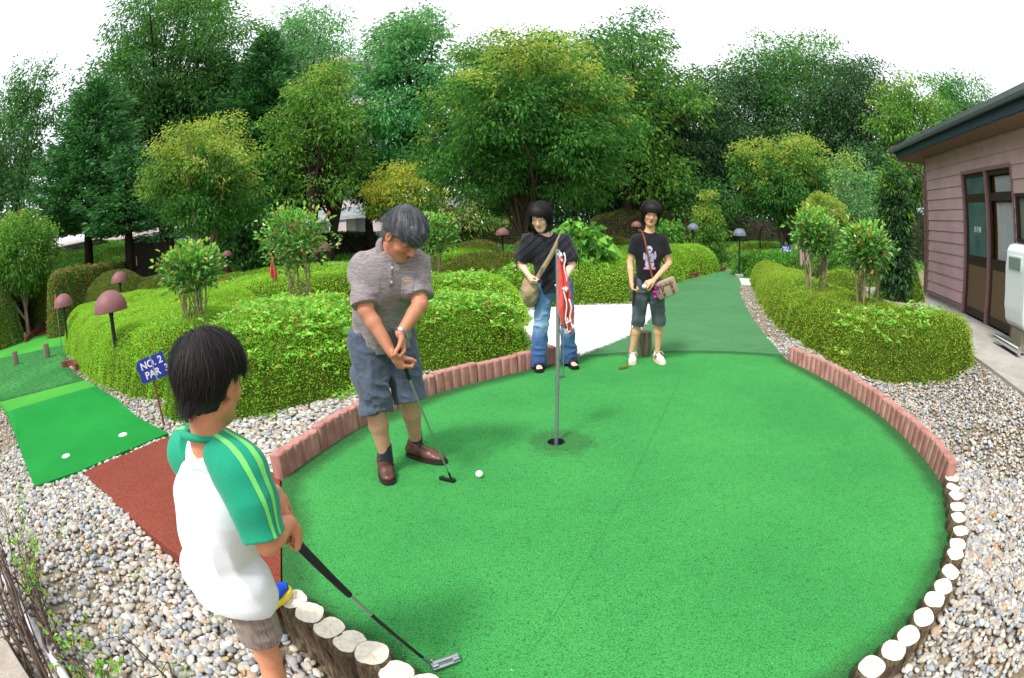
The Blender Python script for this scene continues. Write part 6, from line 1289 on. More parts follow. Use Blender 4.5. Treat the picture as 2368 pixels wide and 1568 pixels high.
def shirt_details(sh,e,o0):
    from mathutils.bvhtree import BVHTree
    bv=BVHTree.FromPolygons([tuple(v.co) for v in sh.data.vertices],[tuple(p.vertices) for p in sh.data.polygons])
    cam=Vector((0,0,CAMH))-Vector(o0)
    def hit(px,py): 
        r=bv.ray_cast(cam,Vector(ray(px,py))); return (r[0],r[1]) if r[0] is not None else (None,None)
    PEARL=simple('pearl_button',(.62,.66,.64),.3,.5)
    for px,py in ((906,619),(905,652)):
        c,n=hit(px,py)
        if c is not None: bt=bmesh.new(); lathe(bt,[(.0065,0),(.0065,.004),(.0005,.004)],12,Matrix.Translation(c)@n.to_track_quat('Z','Y').to_matrix().to_4x4()); obj('button',bmf('button',bt),PEARL,sh)
    bm=bmesh.new(); prev=None
    for px,py in [(900,606),(901,620),(901,635),(901,650),(901,664)]:
        a=[]
        for dx in (-2.2,7.5):
            c,n=hit(px+dx,py); a.append(bm.verts.new(c+n*.0022) if c is not None else None)
        if prev and None not in a+prev: bm.faces.new((prev[0],prev[1],a[1],a[0]))
        prev=a
    o=obj('placket',bmf('placket',bm,True),sh.data.materials[0],sh); md=o.modifiers.new('t','SOLIDIFY'); md.thickness=.0035
    bm=bmesh.new(); g=[]
    for j in range(7):
        row=[]
        for i in range(6):
            t=j/6; px=929+30*i/5-3*t; py=641+(50)*t+(-8)*i/5*(1-t)+2; c,n=hit(px,py); row.append(bm.verts.new(c+n*.003) if c is not None else None)
        g.append(row)
    for j in range(6):
        for i in range(5):
            q=[g[j][i],g[j][i+1],g[j+1][i+1],g[j+1][i]]
            if None not in q: bm.faces.new(q)
    o=obj('chest_pocket',bmf('chest_pocket',bm,True),sh.data.materials[0],sh); md=o.modifiers.new('t','SOLIDIFY'); md.thickness=.004
    c,n=hit(939,650)
    if c is not None:
        bm=bmesh.new(); M=Matrix.Translation(c+n*.006)@n.to_track_quat('Z','Y').to_matrix().to_4x4(); box(bm,(0,0,0),(.014,.010,.0015),M=M); box(bm,(-.005,-.007,0),(.003,.006,.0015),M=M); box(bm,(.005,-.007,0),(.003,.006,.0015),M=M); obj('emblem',bmf('emblem',bm),simple('orange_thread',srgb(216,150,50),.7),sh)
man()

def torso_arms(s,hip,chest,nb,f,sR,sL,w=1.,fl=.72):
    s.cone(hip,hip*.45+chest*.55,.118*w,.098*w,.03,side=f,f=.8); s.cone(hip*.45+chest*.55,chest,.10*w,.118*w,.03,side=f,f=.8); s.cone(chest,nb-ZU*.03,.115*w,.07*w,.04,side=f,f=fl); s.cone(sR,sL,.046*w,.046*w,.04)
def arm(s,S_,E_,W_,r=1.):
    m=E_*.68+W_*.32; s.cone(S_,E_,.041*r,.034*r,.03); s.cone(E_,m,.033*r,.034*r,.012); s.cone(m,W_,.034*r,.022*r,.012)
def leg(s,h,k,a,r=1.,f=None):
    m=k*.64+a*.36-(f*.012 if f is not None else 0); s.cone(h,k,.075*r,.05*r,.03); s.cone(k,m,.047*r,.050*r,.02); s.cone(m,a+ZU*.03,.05*r,.031*r,.02)
# ------------------------------------------------------------------------------------------------ the woman
def woman():
    o0=(.40,4.75,0.); e=empty('person',o0,0,'dark-haired person in striped black blouse and flared jeans with a tan shoulder bag','person')
    f=nrm([-.12,-.99,0]); l=nrm([.99,-.12,0]); hip=nv(.405,4.80,.80); chest=nv(.365,4.745,1.10); nb=nv(.335,4.71,1.275); C=nv(.288,4.645,1.430); R=frame([-.30,-.88,-.36],[-.10,-.15,1]); sc=1.03
    hR,hL=hip-l*.085-ZU*.02,hip+l*.085-ZU*.02; kR,kL=nv(.272,4.745,.43),nv(.520,4.77,.43); aR,aL=nv(.238,4.765,.07),nv(.545,4.83,.07)
    sR,sL=nv(.185,4.735,1.215),nv(.490,4.715,1.205); eR,eL=nv(.105,4.78,1.00),nv(.565,4.66,.985); wR,wL=nv(.165,4.63,.905),nv(.475,4.53,.865)
    g0=nv(*AY(1300,690,4.46)); g1=nv(*AY(1303,868,4.42)); g1[2]=.018; gd=nrm(g1-g0)
    base=srgb(232,190,166); s=SDF((-.1,4.3,-.02),(.75,5.05,1.66),.0052)
    torso_arms(s,hip,chest,nb,f,sR,sL,1.05); s.cone(nb-ZU*.04,C-R[2]*.06-R[1]*.012,.052,.047,.025); P=head(s,C,R,sc,.98,.92)
    for a in ((hR,kR,aR),(hL,kL,aL)): leg(s,*a,1.,f)
    arm(s,sR,eR,wR,1.05); arm(s,sL,eL,wL,1.05)
    hand(s,wR,nrm([.35,-.45,-.8]),nrm([.9,.3,.1]),nrm([.2,-.9,.3]),.92,curl=(1.25,1.3,1.35,1.4),thumb=(.1,.6,.6)); hand(s,wL,nrm([-.35,-.35,-.85]),nrm([-.9,.1,.2]),nrm([.0,-.9,.4]),.92,curl=(1.2,1.25,1.3,1.3),thumb=(.1,.6,.5))
    for a_,t_ in ((aR,nv(.243,4.60,.045)),(aL,nv(.585,4.66,.045))):
        d=nrm(t_-a_*nv(1,1,0)-ZU*.045); s.cone(a_-ZU*.005,t_*.7+a_*.3*nv(1,1,.6),.032,.026,.02,side=ZU,f=.7); sd=np.cross(d,ZU)
        for i in range(5): q=t_-d*.01+sd*(.022-.011*i)*(1 if a_[0]<.4 else 1)-d*.004*abs(i-1); s.cone(q-d*.02,q+d*.015,.0085,.0075,.004)
    part('body',s,skinmat('fair_skin',base,None),e,o0,base=base,paint=lambda V,c:facepaint(V,C,R,sc,c,base,(.50,.17,.15),(.06,.04,.035),.98))
    # blouse: wide dolman sleeves gathered above the elbows
    s=SDF((-.1,4.4,.60),(.75,5.02,1.36),.0052); s.cone(hip-ZU*.10,hip*.5+chest*.5,.150,.140,.03,side=f,f=.85); s.cone(hip*.5+chest*.5,chest,.140,.150,.04,side=f,f=.82); s.cone(chest,nb-ZU*.06,.148,.085,.05,side=f,f=.74); s.cone(sR-ZU*.005,sL-ZU*.005,.056,.056,.06)
    for S_,E_ in ((sR,eR),(sL,eL)):
        d=nrm(E_-S_); cp=S_+(E_-S_)*.80; s.cone(S_-ZU*.01,E_+d*.08,.066,.066,.05,cut=[(cp,d)]); s.cone(chest+(S_-chest)*.55,S_*.35+E_*.65,.085,.060,.06,cut=[(cp,d)])
    s.plane(hip-ZU*.075,(0,0,-1)); s.ell(nb+f*.045+ZU*.055,nv(.100,.085,.085),None,.008,op='sub')
    n=N('striped_black_cloth'); o=n.coord(); m1=n.mapping(o,rot=(0,.72,0)); 
    def bands(vec,sc_,lo,hi): 
        w=n.node('ShaderNodeTexWave',wave_type='BANDS',bands_direction='Z'); w.inputs['Scale'].default_value=sc_; w.inputs['Distortion'].default_value=.6; w.inputs['Detail'].default_value=1; w.inputs['Detail Scale'].default_value=.4; n.l.new(vec,w.inputs['Vector']); return n.ramp(w.outputs['Fac'],[(lo,0.),(hi,1.)])
    a=n.math('MULTIPLY',bands(m1,16,.62,.74),bands(m1,5.2,.30,.42)); b=n.math('MULTIPLY',bands(n.mapping(o,rot=(0,-.85,0)),14,.78,.86),.35); c=n.mix(n.math('MULTIPLY',a,.5),srgb(26,26,32),srgb(76,80,90)); c=n.mix(n.math('MULTIPLY',b,.3),c,srgb(88,92,100)); n.set(c,.88,.15); n.b.inputs['Sheen Weight'].default_value=.15
    bl=part('blouse',s,n.m,e,o0,lambda Pp:-.010*(1-np.abs(vnoise(Pp*nv(1,1,.55)+Pp[:,:1]*nv(0,0,.6),11,3))*1.8)-.003*vnoise(Pp,30,5))
    # drawstrings with white beads
    rs=np.random.RandomState(4)
    for E_,S_ in ((eR,sR),(eL,sL)):
        q=S_+(E_-S_)*.74+l*(.062 if E_[0]>.3 else -.062)
        for j in range(3):
            bm=bmesh.new(); bd=bmesh.new(); p0=q+rs.normal(0,.012,3); p1=p0+nv(rs.uniform(-.015,.02)*(1 if E_[0]>.3 else -1),-.02,-.06-.03*j); tube(bm,[Vector(p0-nv(*o0)),Vector((p0+p1)/2-nv(*o0)+l*.006),Vector(p1-nv(*o0))],.004,5); bmesh.ops.create_icosphere(bd,subdivisions=1,radius=.0065,matrix=Matrix.Translation(p1-nv(*o0))); obj('drawstring',bmf('drawstring',bm,True),PGRIP,bl); obj('bead',bmf('bead',bd,True),WHC,bl)
    # jeans
    s=SDF((-.05,4.55,-.01),(.75,5.05,.90),.0052); s.cone(hip-ZU*.03,hip,.128,.122,.03,side=f,f=.85)
    for h_,k_,a_ in ((hR,kR,aR),(hL,kL,aL)):
        s.cone(h_,k_,.098,.064,.03); bt=a_*nv(1,1,0)+ZU*.035; d=nrm(bt-k_); s.cone(k_,bt+d*.1,.062,.084,.02,cut=[(bt,-ZU)])
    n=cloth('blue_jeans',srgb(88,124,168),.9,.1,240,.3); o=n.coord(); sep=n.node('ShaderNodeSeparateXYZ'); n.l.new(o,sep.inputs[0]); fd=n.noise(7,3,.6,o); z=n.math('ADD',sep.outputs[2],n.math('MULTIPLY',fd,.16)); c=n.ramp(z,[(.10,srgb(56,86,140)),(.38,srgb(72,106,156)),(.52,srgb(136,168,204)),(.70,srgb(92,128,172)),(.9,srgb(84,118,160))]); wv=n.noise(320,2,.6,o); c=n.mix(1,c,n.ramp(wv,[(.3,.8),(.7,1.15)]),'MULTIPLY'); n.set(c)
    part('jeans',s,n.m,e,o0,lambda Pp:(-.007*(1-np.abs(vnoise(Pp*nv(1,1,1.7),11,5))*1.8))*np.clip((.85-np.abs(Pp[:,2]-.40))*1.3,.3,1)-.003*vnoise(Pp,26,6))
    for a_,t_ in ((aR,nv(.243,4.585,.0)),(aL,nv(.590,4.645,.0))):
        hl=nv(a_[0],a_[1]+.04,.006); te=nv(t_[0],t_[1],.006); bm=bmesh.new(); q=empty('sandal',(0,0,0)); q.parent=e
        solebox('sole',hl,te,.038,.024,PGRIP,q,o0); d=nrm(te-hl); sd=np.cross(d,ZU)
        for t0,wd in ((.60,.030),(.40,.018)):
            c0=hl+d*np.linalg.norm(te-hl)*t0; tube(bm,[Vector(c0+sd*.040+ZU*.024-nv(*o0)),Vector(c0+sd*.030+ZU*.055-nv(*o0)),Vector(c0+ZU*.066-nv(*o0)),Vector(c0-sd*.030+ZU*.055-nv(*o0)),Vector(c0-sd*.040+ZU*.024-nv(*o0))],wd*.5,8)
        obj('strap',bmf('strap',bm,True),PGRIP,q)
    # hair: chin-length bob with side fringe
    s=SDF(C-.22,C+.17,.005); s.ell(P(0,-.018,.036),nv(.090,.110,.094)*sc,R,.0); s.ell(P(0,.03,.062),nv(.078,.078,.062)*sc,R,.02); s.cone(P(0,-.03,-.02),P(0,-.015,-.10),.094*sc,.088*sc,.03,side=R[1],f=.92)
    s.ell(P(.0,.110,-.045),nv(.061,.085,.094)*sc,R,.006,op='sub'); s.ell(P(-.018,.100,.035),nv(.030,.04,.038)*sc,R,.01,op='sub'); s.plane(P(0,0,-.135),-R[2]); part('hair',s,HBLACK,e,o0,lambda Pp:-.003*vnoise((Pp-C)@R.T*nv(1.5,1.5,.3),50,3))
    V,F=strands(C,R,sc,4200,(.090,.110,.094),(-.35,.15,1),lambda d,rs:rs.uniform(.15,.24,len(d))*(1-.45*(d[:,1]>.35)),15,w=.0012,grav=.9,steps=11,clump=.2,cut=lambda q:(q[:,1]>.03)&(np.abs(q[:,0])<.062-.10*np.maximum(0,-.06-q[:,2]))&(q[:,2]<.030+.25*np.abs(q[:,0]+.018)*0+.012*(q[:,0]<-.0))); obj('hair_strands',npmesh('hair_strands',V-np.array(o0),F),HBLACK,e)
    # necklace
    bm=bmesh.new(); a=nb+f*.05+ZU*.03; cpt=nb+f*.125-ZU*.125
    for sg in (-1,1): tube(bm,[Vector(nb+l*sg*.055+f*.02+ZU*.03-nv(*o0)),Vector(nb+l*sg*.045+f*.085-ZU*.03-nv(*o0)),Vector(cpt-nv(*o0))],.0022,5)
    box(bm,tuple(cpt-nv(*o0)-ZU*.014),(.014,.006,.028),bev=.002); obj('necklace',bmf('necklace',bm),PBLK,e)
    # tan shoulder bag with its webbing strap
    b=nv(.190,4.70,.70); eb=empty('shoulder_bag',tuple(b),0,'slouchy tan canvas bag hanging at the jeans-wearing person\'s right hip','bag'); TAN=cloth('tan_canvas',srgb(158,138,108),.9,.1,300).m
    s=SDF(b-.26,b+.26,.006); s.ell(nv(.168,4.715,.715),nv(.062,.105,.115),frame([.3,-.95,0],[-.12,0,1]),.02); s.ell(nv(.185,4.71,.80),nv(.045,.085,.09),frame([.3,-.95,0],[-.15,0,1]),.05); s.ell(nv(.150,4.63,.73),nv(.035,.03,.06),None,.03)
    part('pouch',s,TAN,eb,b,lambda Pp:-.008*(1-np.abs(vnoise(Pp,14,9))*1.8))
    pts=[nv(.475,4.80,1.235),nv(.478,4.725,1.275),nv(.455,4.645,1.235),nv(.40,4.60,1.13),nv(.335,4.605,1.02),nv(.27,4.625,.92),nv(.225,4.66,.84),nv(.195,4.70,.79)]; pts=catmull(pts,n=4)
    bm=bmesh.new(); prev=None
    for i,p_ in enumerate(pts):
        t=nrm(pts[min(i+1,len(pts)-1)]-pts[max(i-1,0)]); cc=nv(.36,4.74,p_[2]); nn=nrm(p_-cc); sd=nrm(np.cross(t,nn)); a_=[bm.verts.new(Vector(p_+sd*.022-b)),bm.verts.new(Vector(p_-sd*.022-b))]
        if prev: bm.faces.new((prev[0],prev[1],a_[1],a_[0]))
        prev=a_
    st=obj('strap',bmf('strap',bm,True),TAN,eb); md=st.modifiers.new('t','SOLIDIFY'); md.thickness=.004
    bm=bmesh.new(); c0=nv(.285,4.612,.945); M=Matrix.Translation(Vector(c0-b))@Matrix.Rotation(-.75,4,'Y'); 
    for q in ((-.028,0,.006,.03),(.028,0,.006,.03)): box(bm,(q[0],0,0),(.005,.008,.03),M=M)
    for z_ in (-.015,.0,.015): box(bm,(0,0,z_),(.06,.008,.005),M=M)
    obj('buckle',bmf('buckle',bm),PSTEEL,eb)
    bm=bmesh.new(); wd=nrm(wL-eL); up=nrm(np.cross(wd,f)); v2=np.cross(wd,up)
    for k_ in range(14): a=6.2832*k_/14; bmesh.ops.create_icosphere(bm,subdivisions=1,radius=.006,matrix=Matrix.Translation(Vector(wL-wd*.02+up*math.cos(a)*.027+v2*math.sin(a)*.025-nv(*o0))))
    obj('bracelet',bmf('bracelet',bm,True),WHC,e)
    putter(g0,g1,(-.75,-.6,0),'putter with dark shaft held by the jeans-wearing person behind the flag',grip=.24,heel=.1,hl=.10)
woman()
# ------------------------------------------------------------------------------------------------ the girl
def girl():
    o0=(1.34,4.83,0.); e=empty('person',o0,0,'short-haired person in black printed T-shirt and grey cropped trousers beside the post','person')
    f=nrm([-.10,-.99,0]); l=nrm([.99,-.10,0]); hip=nv(1.337,4.85,.79); chest=nv(1.347,4.83,1.10); nb=nv(1.352,4.825,1.285); C=nv(1.368,4.80,1.468); R=frame([-.20,-.93,-.20],[.12,-.1,1]); sc=.97
    hR,hL=hip-l*.078-ZU*.02,hip+l*.078-ZU*.02; kR,kL=nv(1.235,4.83,.43),nv(1.440,4.80,.43); aR,aL=nv(1.185,4.88,.08),nv(1.445,4.83,.08)
    sR,sL=nv(1.215,4.82,1.205),nv(1.482,4.82,1.205); eR,eL=nv(1.150,4.83,.985),nv(1.545,4.80,.985); wR,wL=nv(1.140,4.73,.80),nv(1.335,4.64,.835)
    g0=nv(*AY(1470,640,4.66)); g1=nv(*AY(1450,838,4.62)); g1[2]=.020; gd=nrm(g1-g0)
    base=srgb(222,170,134); s=SDF((1.0,4.4,-.01),(1.7,5.1,1.70),.0052)
    torso_arms(s,hip,chest,nb,f,sR,sL,.93); s.cone(nb-ZU*.04,C-R[2]*.06-R[1]*.012,.048,.043,.022); P=head(s,C,R,sc,.97,.95)
    for a in ((hR,kR,aR),(hL,kL,aL)): leg(s,*a,.88,f)
    arm(s,sR,eR,wR,.9); arm(s,sL,eL,wL,.9)
    hg=g0+gd*.12; hand(s,wR,hg+gd*.05-wR,nrm([.75,-.4,0]),nrm([.3,-.8,.4]),.92,curl=(1.0,1.1,1.15,1.25),thumb=(.1,.5,.5))
    hand(s,wL,nrm([-.85,-.35,-.28]),nrm([-.1,.5,-.9]),nrm([-.2,-.8,-.3]),.92,curl=(.95,1.05,1.1,1.2),thumb=(.35,.5,.6))
    part('body',s,skinmat('sunny_skin',base,None),e,o0,base=base,paint=lambda V,c:facepaint(V,C,R,sc,c,base,(.46,.17,.14),(.04,.03,.025),.97,.0006))
    bp=wL+nrm([-.85,-.35,-.28])*.085-nrm([-.1,.5,-.9])*-.028; ball(tuple(bp+nv(-.022,-.012,-.002)),'white golf ball held in the fingers of the person beside the post')
    s=SDF((1.05,4.55,.66),(1.66,5.05,1.36),.0050); s.cone(hip-ZU*.06,hip*.45+chest*.55,.126,.112,.03,side=f,f=.84); s.cone(hip*.45+chest*.55,chest,.112,.128,.03,side=f,f=.82); s.cone(chest,nb-ZU*.05,.122,.074,.06,side=f,f=.76); s.cone(sR,sL,.046,.046,.07)
    for S_,E_ in ((sR,eR),(sL,eL)):
        d=nrm(E_-S_); cp=S_+(E_-S_)*.60; s.cone(S_,E_+d*.1,.050,.062,.05,cut=[(cp,d)])
    s.plane(hip-ZU*.055,(0,0,-1)); s.ell(nb+f*.03+ZU*.045,nv(.072,.062,.058),None,.006,op='sub')
    def paint(V,c):
        # the printed figure on the chest: a pale lilac shape on a pink base
        x=(V-chest)@l; z=V[:,2]-1.0; fr=((V-chest)@f)>.03; x=x+.012; m=np.zeros(len(V)); k=np.zeros(len(V))
        E=lambda x0,z0,rx,rz:((x-x0)/rx)**2+((z-z0)/rz)**2<1
        fig=E(-.005,.125,.030,.032)|E(0,.03,.042,.075)|E(-.052,.055,.012,.036)|E(.052,.065,.012,.040)|E(-.022,-.02,.022,.035)|E(.022,-.02,.022,.035)
        det=E(-.003,.118,.015,.010)|E(.012,.085,.006,.014)|E(-.010,.02,.020,.005)|E(.006,.05,.004,.02)|E(0,-.02,.004,.03)|E(.022,.0,.018,.004)
        pk=((np.abs(x)<.058)&(np.abs(z+.062)<.010))|E(.055,.09,.008,.010)|E(.002,.062,.008,.008)
        c[fr&fig]=(.50,.47,.66); c[fr&det]=(.07,.06,.10); c[fr&pk]=(.66,.30,.50)
    n=N('black_cotton'); at=n.node('ShaderNodeVertexColor',layer_name='Col').outputs[0]; g=n.noise(400,2,.6,n.coord()); n.set(n.mix(1,at,n.ramp(g,[(.3,.85),(.7,1.15)]),'MULTIPLY'),.9,.15); n.b.inputs['Sheen Weight'].default_value=.12
    part('t_shirt',s,n.m,e,o0,lambda Pp:-.006*(1-np.abs(vnoise(Pp*nv(1,1,.6)+Pp[:,:1]*nv(0,0,.8),11,13))*1.8)*np.clip((1.25-Pp[:,2])*4,.3,1),paint=paint,base=(.014,.014,.018))
    s=SDF((1.05,4.65,.30),(1.66,5.05,.88),.0052); s.cone(hip-ZU*.03,hip,.112,.106,.03,side=f,f=.86)
    for h_,k_,a_,zc in ((hR,kR,aR,-.055),(hL,kL,aL,-.045)):
        hm=k_+ZU*zc; d=nrm(a_-k_); s.cone(h_,k_,.090,.062,.03); s.cone(k_,hm+d*.1,.062,.062,.02,cut=[(hm,d)])
    part('cropped_trousers',s,cloth('grey_twill',srgb(82,90,98),.9,.1,260,.25).m,e,o0,lambda Pp:-.006*(1-np.abs(vnoise(Pp*nv(1,1,1.4),12,15))*1.8))
    WS=simple('white_sneaker_leather',(.72,.70,.62),.5,.4,var=.06); OR=simple('orange_stripe',srgb(226,96,52),.6); CR=simple('cream_sole',srgb(220,210,186),.7)
    for a_,hl,te in ((aR,nv(1.205,4.93,.004),nv(1.155,4.705,.004)),(aL,nv(1.437,4.90,.004),nv(1.468,4.665,.004))):
        s=SDF(np.minimum(hl,te)-.09,np.maximum(hl,te)+nv(.09,.09,.2),.0045); shoe(s,hl+ZU*.014,te+ZU*.014,.038,.062); s.cone(a_+ZU*.02,a_+ZU*.2,.030,.036,.004,op='sub'); so=part('shoe',s,WS,e,o0); solebox('sole',hl,te,.037,.026,CR,so,o0)
        d=nrm(te-hl); sd=np.cross(d,ZU)
        for sg in (-1,1):
            for k_ in range(3):
                bm=bmesh.new()
                c0=hl+d*(.085+.022*k_); box(bm,(0,0,0),(.010,.004,.045),M=Matrix.Translation(Vector(c0+sd*sg*.0375+ZU*.052-nv(*o0)))@Matrix.Rotation(math.atan2(d[1],d[0]),4,'Z')@Matrix.Rotation(.35,4,'Y')); obj('stripe',bmf('stripe',bm),OR,so)
        bm=bmesh.new()
        for k_ in range(5): c0=hl+d*(.10+.018*k_)+ZU*(.088-.008*k_); tube(bm,[Vector(c0-sd*.02-nv(*o0)-ZU*.006),Vector(c0-nv(*o0)+ZU*.002),Vector(c0+sd*.02-nv(*o0)-ZU*.006)],.003,5)
        c0=hl+d*.095+ZU*.095; 
        for sg in (-1,1): tube(bm,[Vector(c0-nv(*o0)),Vector(c0+sd*sg*.035+ZU*.008-nv(*o0)),Vector(c0+sd*sg*.05-ZU*.015+d*.02-nv(*o0))],.0026,5)
        obj('lace',bmf('lace',bm,True),WHC,so)
    # hair: rounded short bowl cut
    s=SDF(C-.19,C+.17,.005); s.ell(P(0,-.018,.038),nv(.094,.112,.096)*sc,R,.0); s.ell(P(0,.04,.055),nv(.082,.078,.062)*sc,R,.02); s.cone(P(0,-.03,-.01),P(0,-.02,-.065),.096*sc,.080*sc,.03,side=R[1],f=.95)
    s.ell(P(0,.118,-.052),nv(.066,.088,.086)*sc,R,.006,op='sub'); s.plane(P(0,0,-.105),-R[2]); part('hair',s,HBLACK,e,o0,lambda Pp:-.003*vnoise((Pp-C)@R.T*nv(1.5,1.5,.3),50,23))
    V,F=strands(C,R,sc,4200,(.094,.112,.096),(0,-.1,1),lambda d,rs:rs.uniform(.12,.19,len(d))*(1-.25*(d[:,1]>.35)),25,w=.0012,grav=.9,steps=11,clump=.15,cut=lambda q:(q[:,1]>.03)&(np.abs(q[:,0])<.064)&(q[:,2]<.026)); obj('hair_strands',npmesh('hair_strands',V-np.array(o0),F),HBLACK,e)
    # satchel
    b=nv(*AY(1541,666,4.66)); eb=empty('satchel',tuple(b),0,'striped beige satchel with brown buckled straps on the grey-trousered person\'s hip','bag'); n=N('striped_canvas'); o=n.coord(); w=n.node('ShaderNodeTexWave',wave_type='BANDS',bands_direction='X'); w.inputs['Scale'].default_value=42; n.l.new(o,w.inputs['Vector']); w2=n.node('ShaderNodeTexWave',wave_type='BANDS',bands_direction='Z'); w2.inputs['Scale'].default_value=42; n.l.new(o,w2.inputs['Vector'])
    c=n.mix(n.ramp(w.outputs['Fac'],[(.5,0.),(.7,.8)]),srgb(112,104,86),srgb(192,184,164)); c=n.mix(n.ramp(w2.outputs['Fac'],[(.6,0.),(.8,.35)]),c,srgb(206,198,178)); n.set(c,.85,.2); CAN=n.m; BRN=simple('brown_leather_strap',srgb(128,66,42),.5,.4)
    M=Matrix.Rotation(-.38,4,'Y')@Matrix.Rotation(-.15,4,'Z'); bm=bmesh.new(); box(bm,(0,.0,0),(.215,.075,.165),bev=.022,M=M); obj('pouch',bmf('pouch',bm,angle=40),CAN,eb)
    bm=bmesh.new(); box(bm,(0,-.047,-.012),(.15,.022,.115),bev=.008,M=M); obj('pocket',bmf('pocket',bm,angle=40),CAN,eb)
    bm=bmesh.new(); box(bm,(0,-.060,.045),(.155,.012,.006),bev=.002,M=M); obj('flap_edge',bmf('flap_edge',bm),BRN,eb)
    for x_ in (-.045,.05):
        bm=bmesh.new(); tube(bm,[M@Vector((x_,-.052,.062)),M@Vector((x_,-.068,.03)),M@Vector((x_,-.066,-.05))],.0105,6); obj('buckle_strap',bmf('buckle_strap',bm),BRN,eb); bm=bmesh.new(); box(bm,(x_,-.079,-.015),(.022,.006,.020),bev=.002,M=M); obj('buckle',bmf('buckle',bm),PGOLD,eb)
    bm=bmesh.new(); box(bm,(0,-.062,.062),(.035,.004,.012),bev=.002,M=M); obj('badge',bmf('badge',bm),PGOLD,eb)
    # cross-body strap and charm of pompons
    hk=Vector(b)+M@Vector((-.10,-.01,.075)); hk2=Vector(b)+M@Vector((.10,.02,.075))
    pts=[hk2,Vector((1.50,4.93,1.02)),Vector((1.36,4.96,1.18)),Vector((1.262,4.90,1.285)),Vector((1.258,4.82,1.300)),Vector((1.272,4.745,1.235)),Vector((1.292,4.702,1.10)),Vector((1.315,4.70,.98)),Vector((1.335,4.70,.88)),hk]; pts=catmull([tuple(p) for p in pts],n=4)
    bm=bmesh.new(); prev=None
    for i,p_ in enumerate(pts):
        t=nrm(pts[min(i+1,len(pts)-1)]-pts[max(i-1,0)]); cc=nv(1.345,4.83,p_[2]); nn=nrm(p_-cc); sd=nrm(np.cross(t,nn)); a_=[bm.verts.new(Vector(p_+sd*.0095-b)),bm.verts.new(Vector(p_-sd*.0095-b))]
        if prev: bm.faces.new((prev[0],prev[1],a_[1],a_[0]))
        prev=a_
    st=obj('strap',bmf('strap',bm,True),BRN,eb); md=st.modifiers.new('t','SOLIDIFY'); md.thickness=.004
    rs=np.random.RandomState(6); cen=np.array(b)+np.array(M@Vector((-.122,-.05,-.01)))
    PM=hairmat('pompon_wool',pal((226,60,140),(210,40,120),(70,60,180),(240,90,150),(150,50,170)),.9,.1); bm=bmesh.new()
    for k_ in range(34): q=cen+rs.normal(0,1,3)*nv(.013,.012,.030); bmesh.ops.create_icosphere(bm,subdivisions=1,radius=rs.uniform(.007,.012),matrix=Matrix.Translation(Vector(q-b)))
    obj('pompon_charm',bmf('pompon_charm',bm,True),PM,eb)
    putter(g0,g1,(-.85,-.45,0),'brass-headed putter resting on the white sneaker beside the post',grip=.27,hm=PGOLD,heel=.1,hl=.10)
girl()
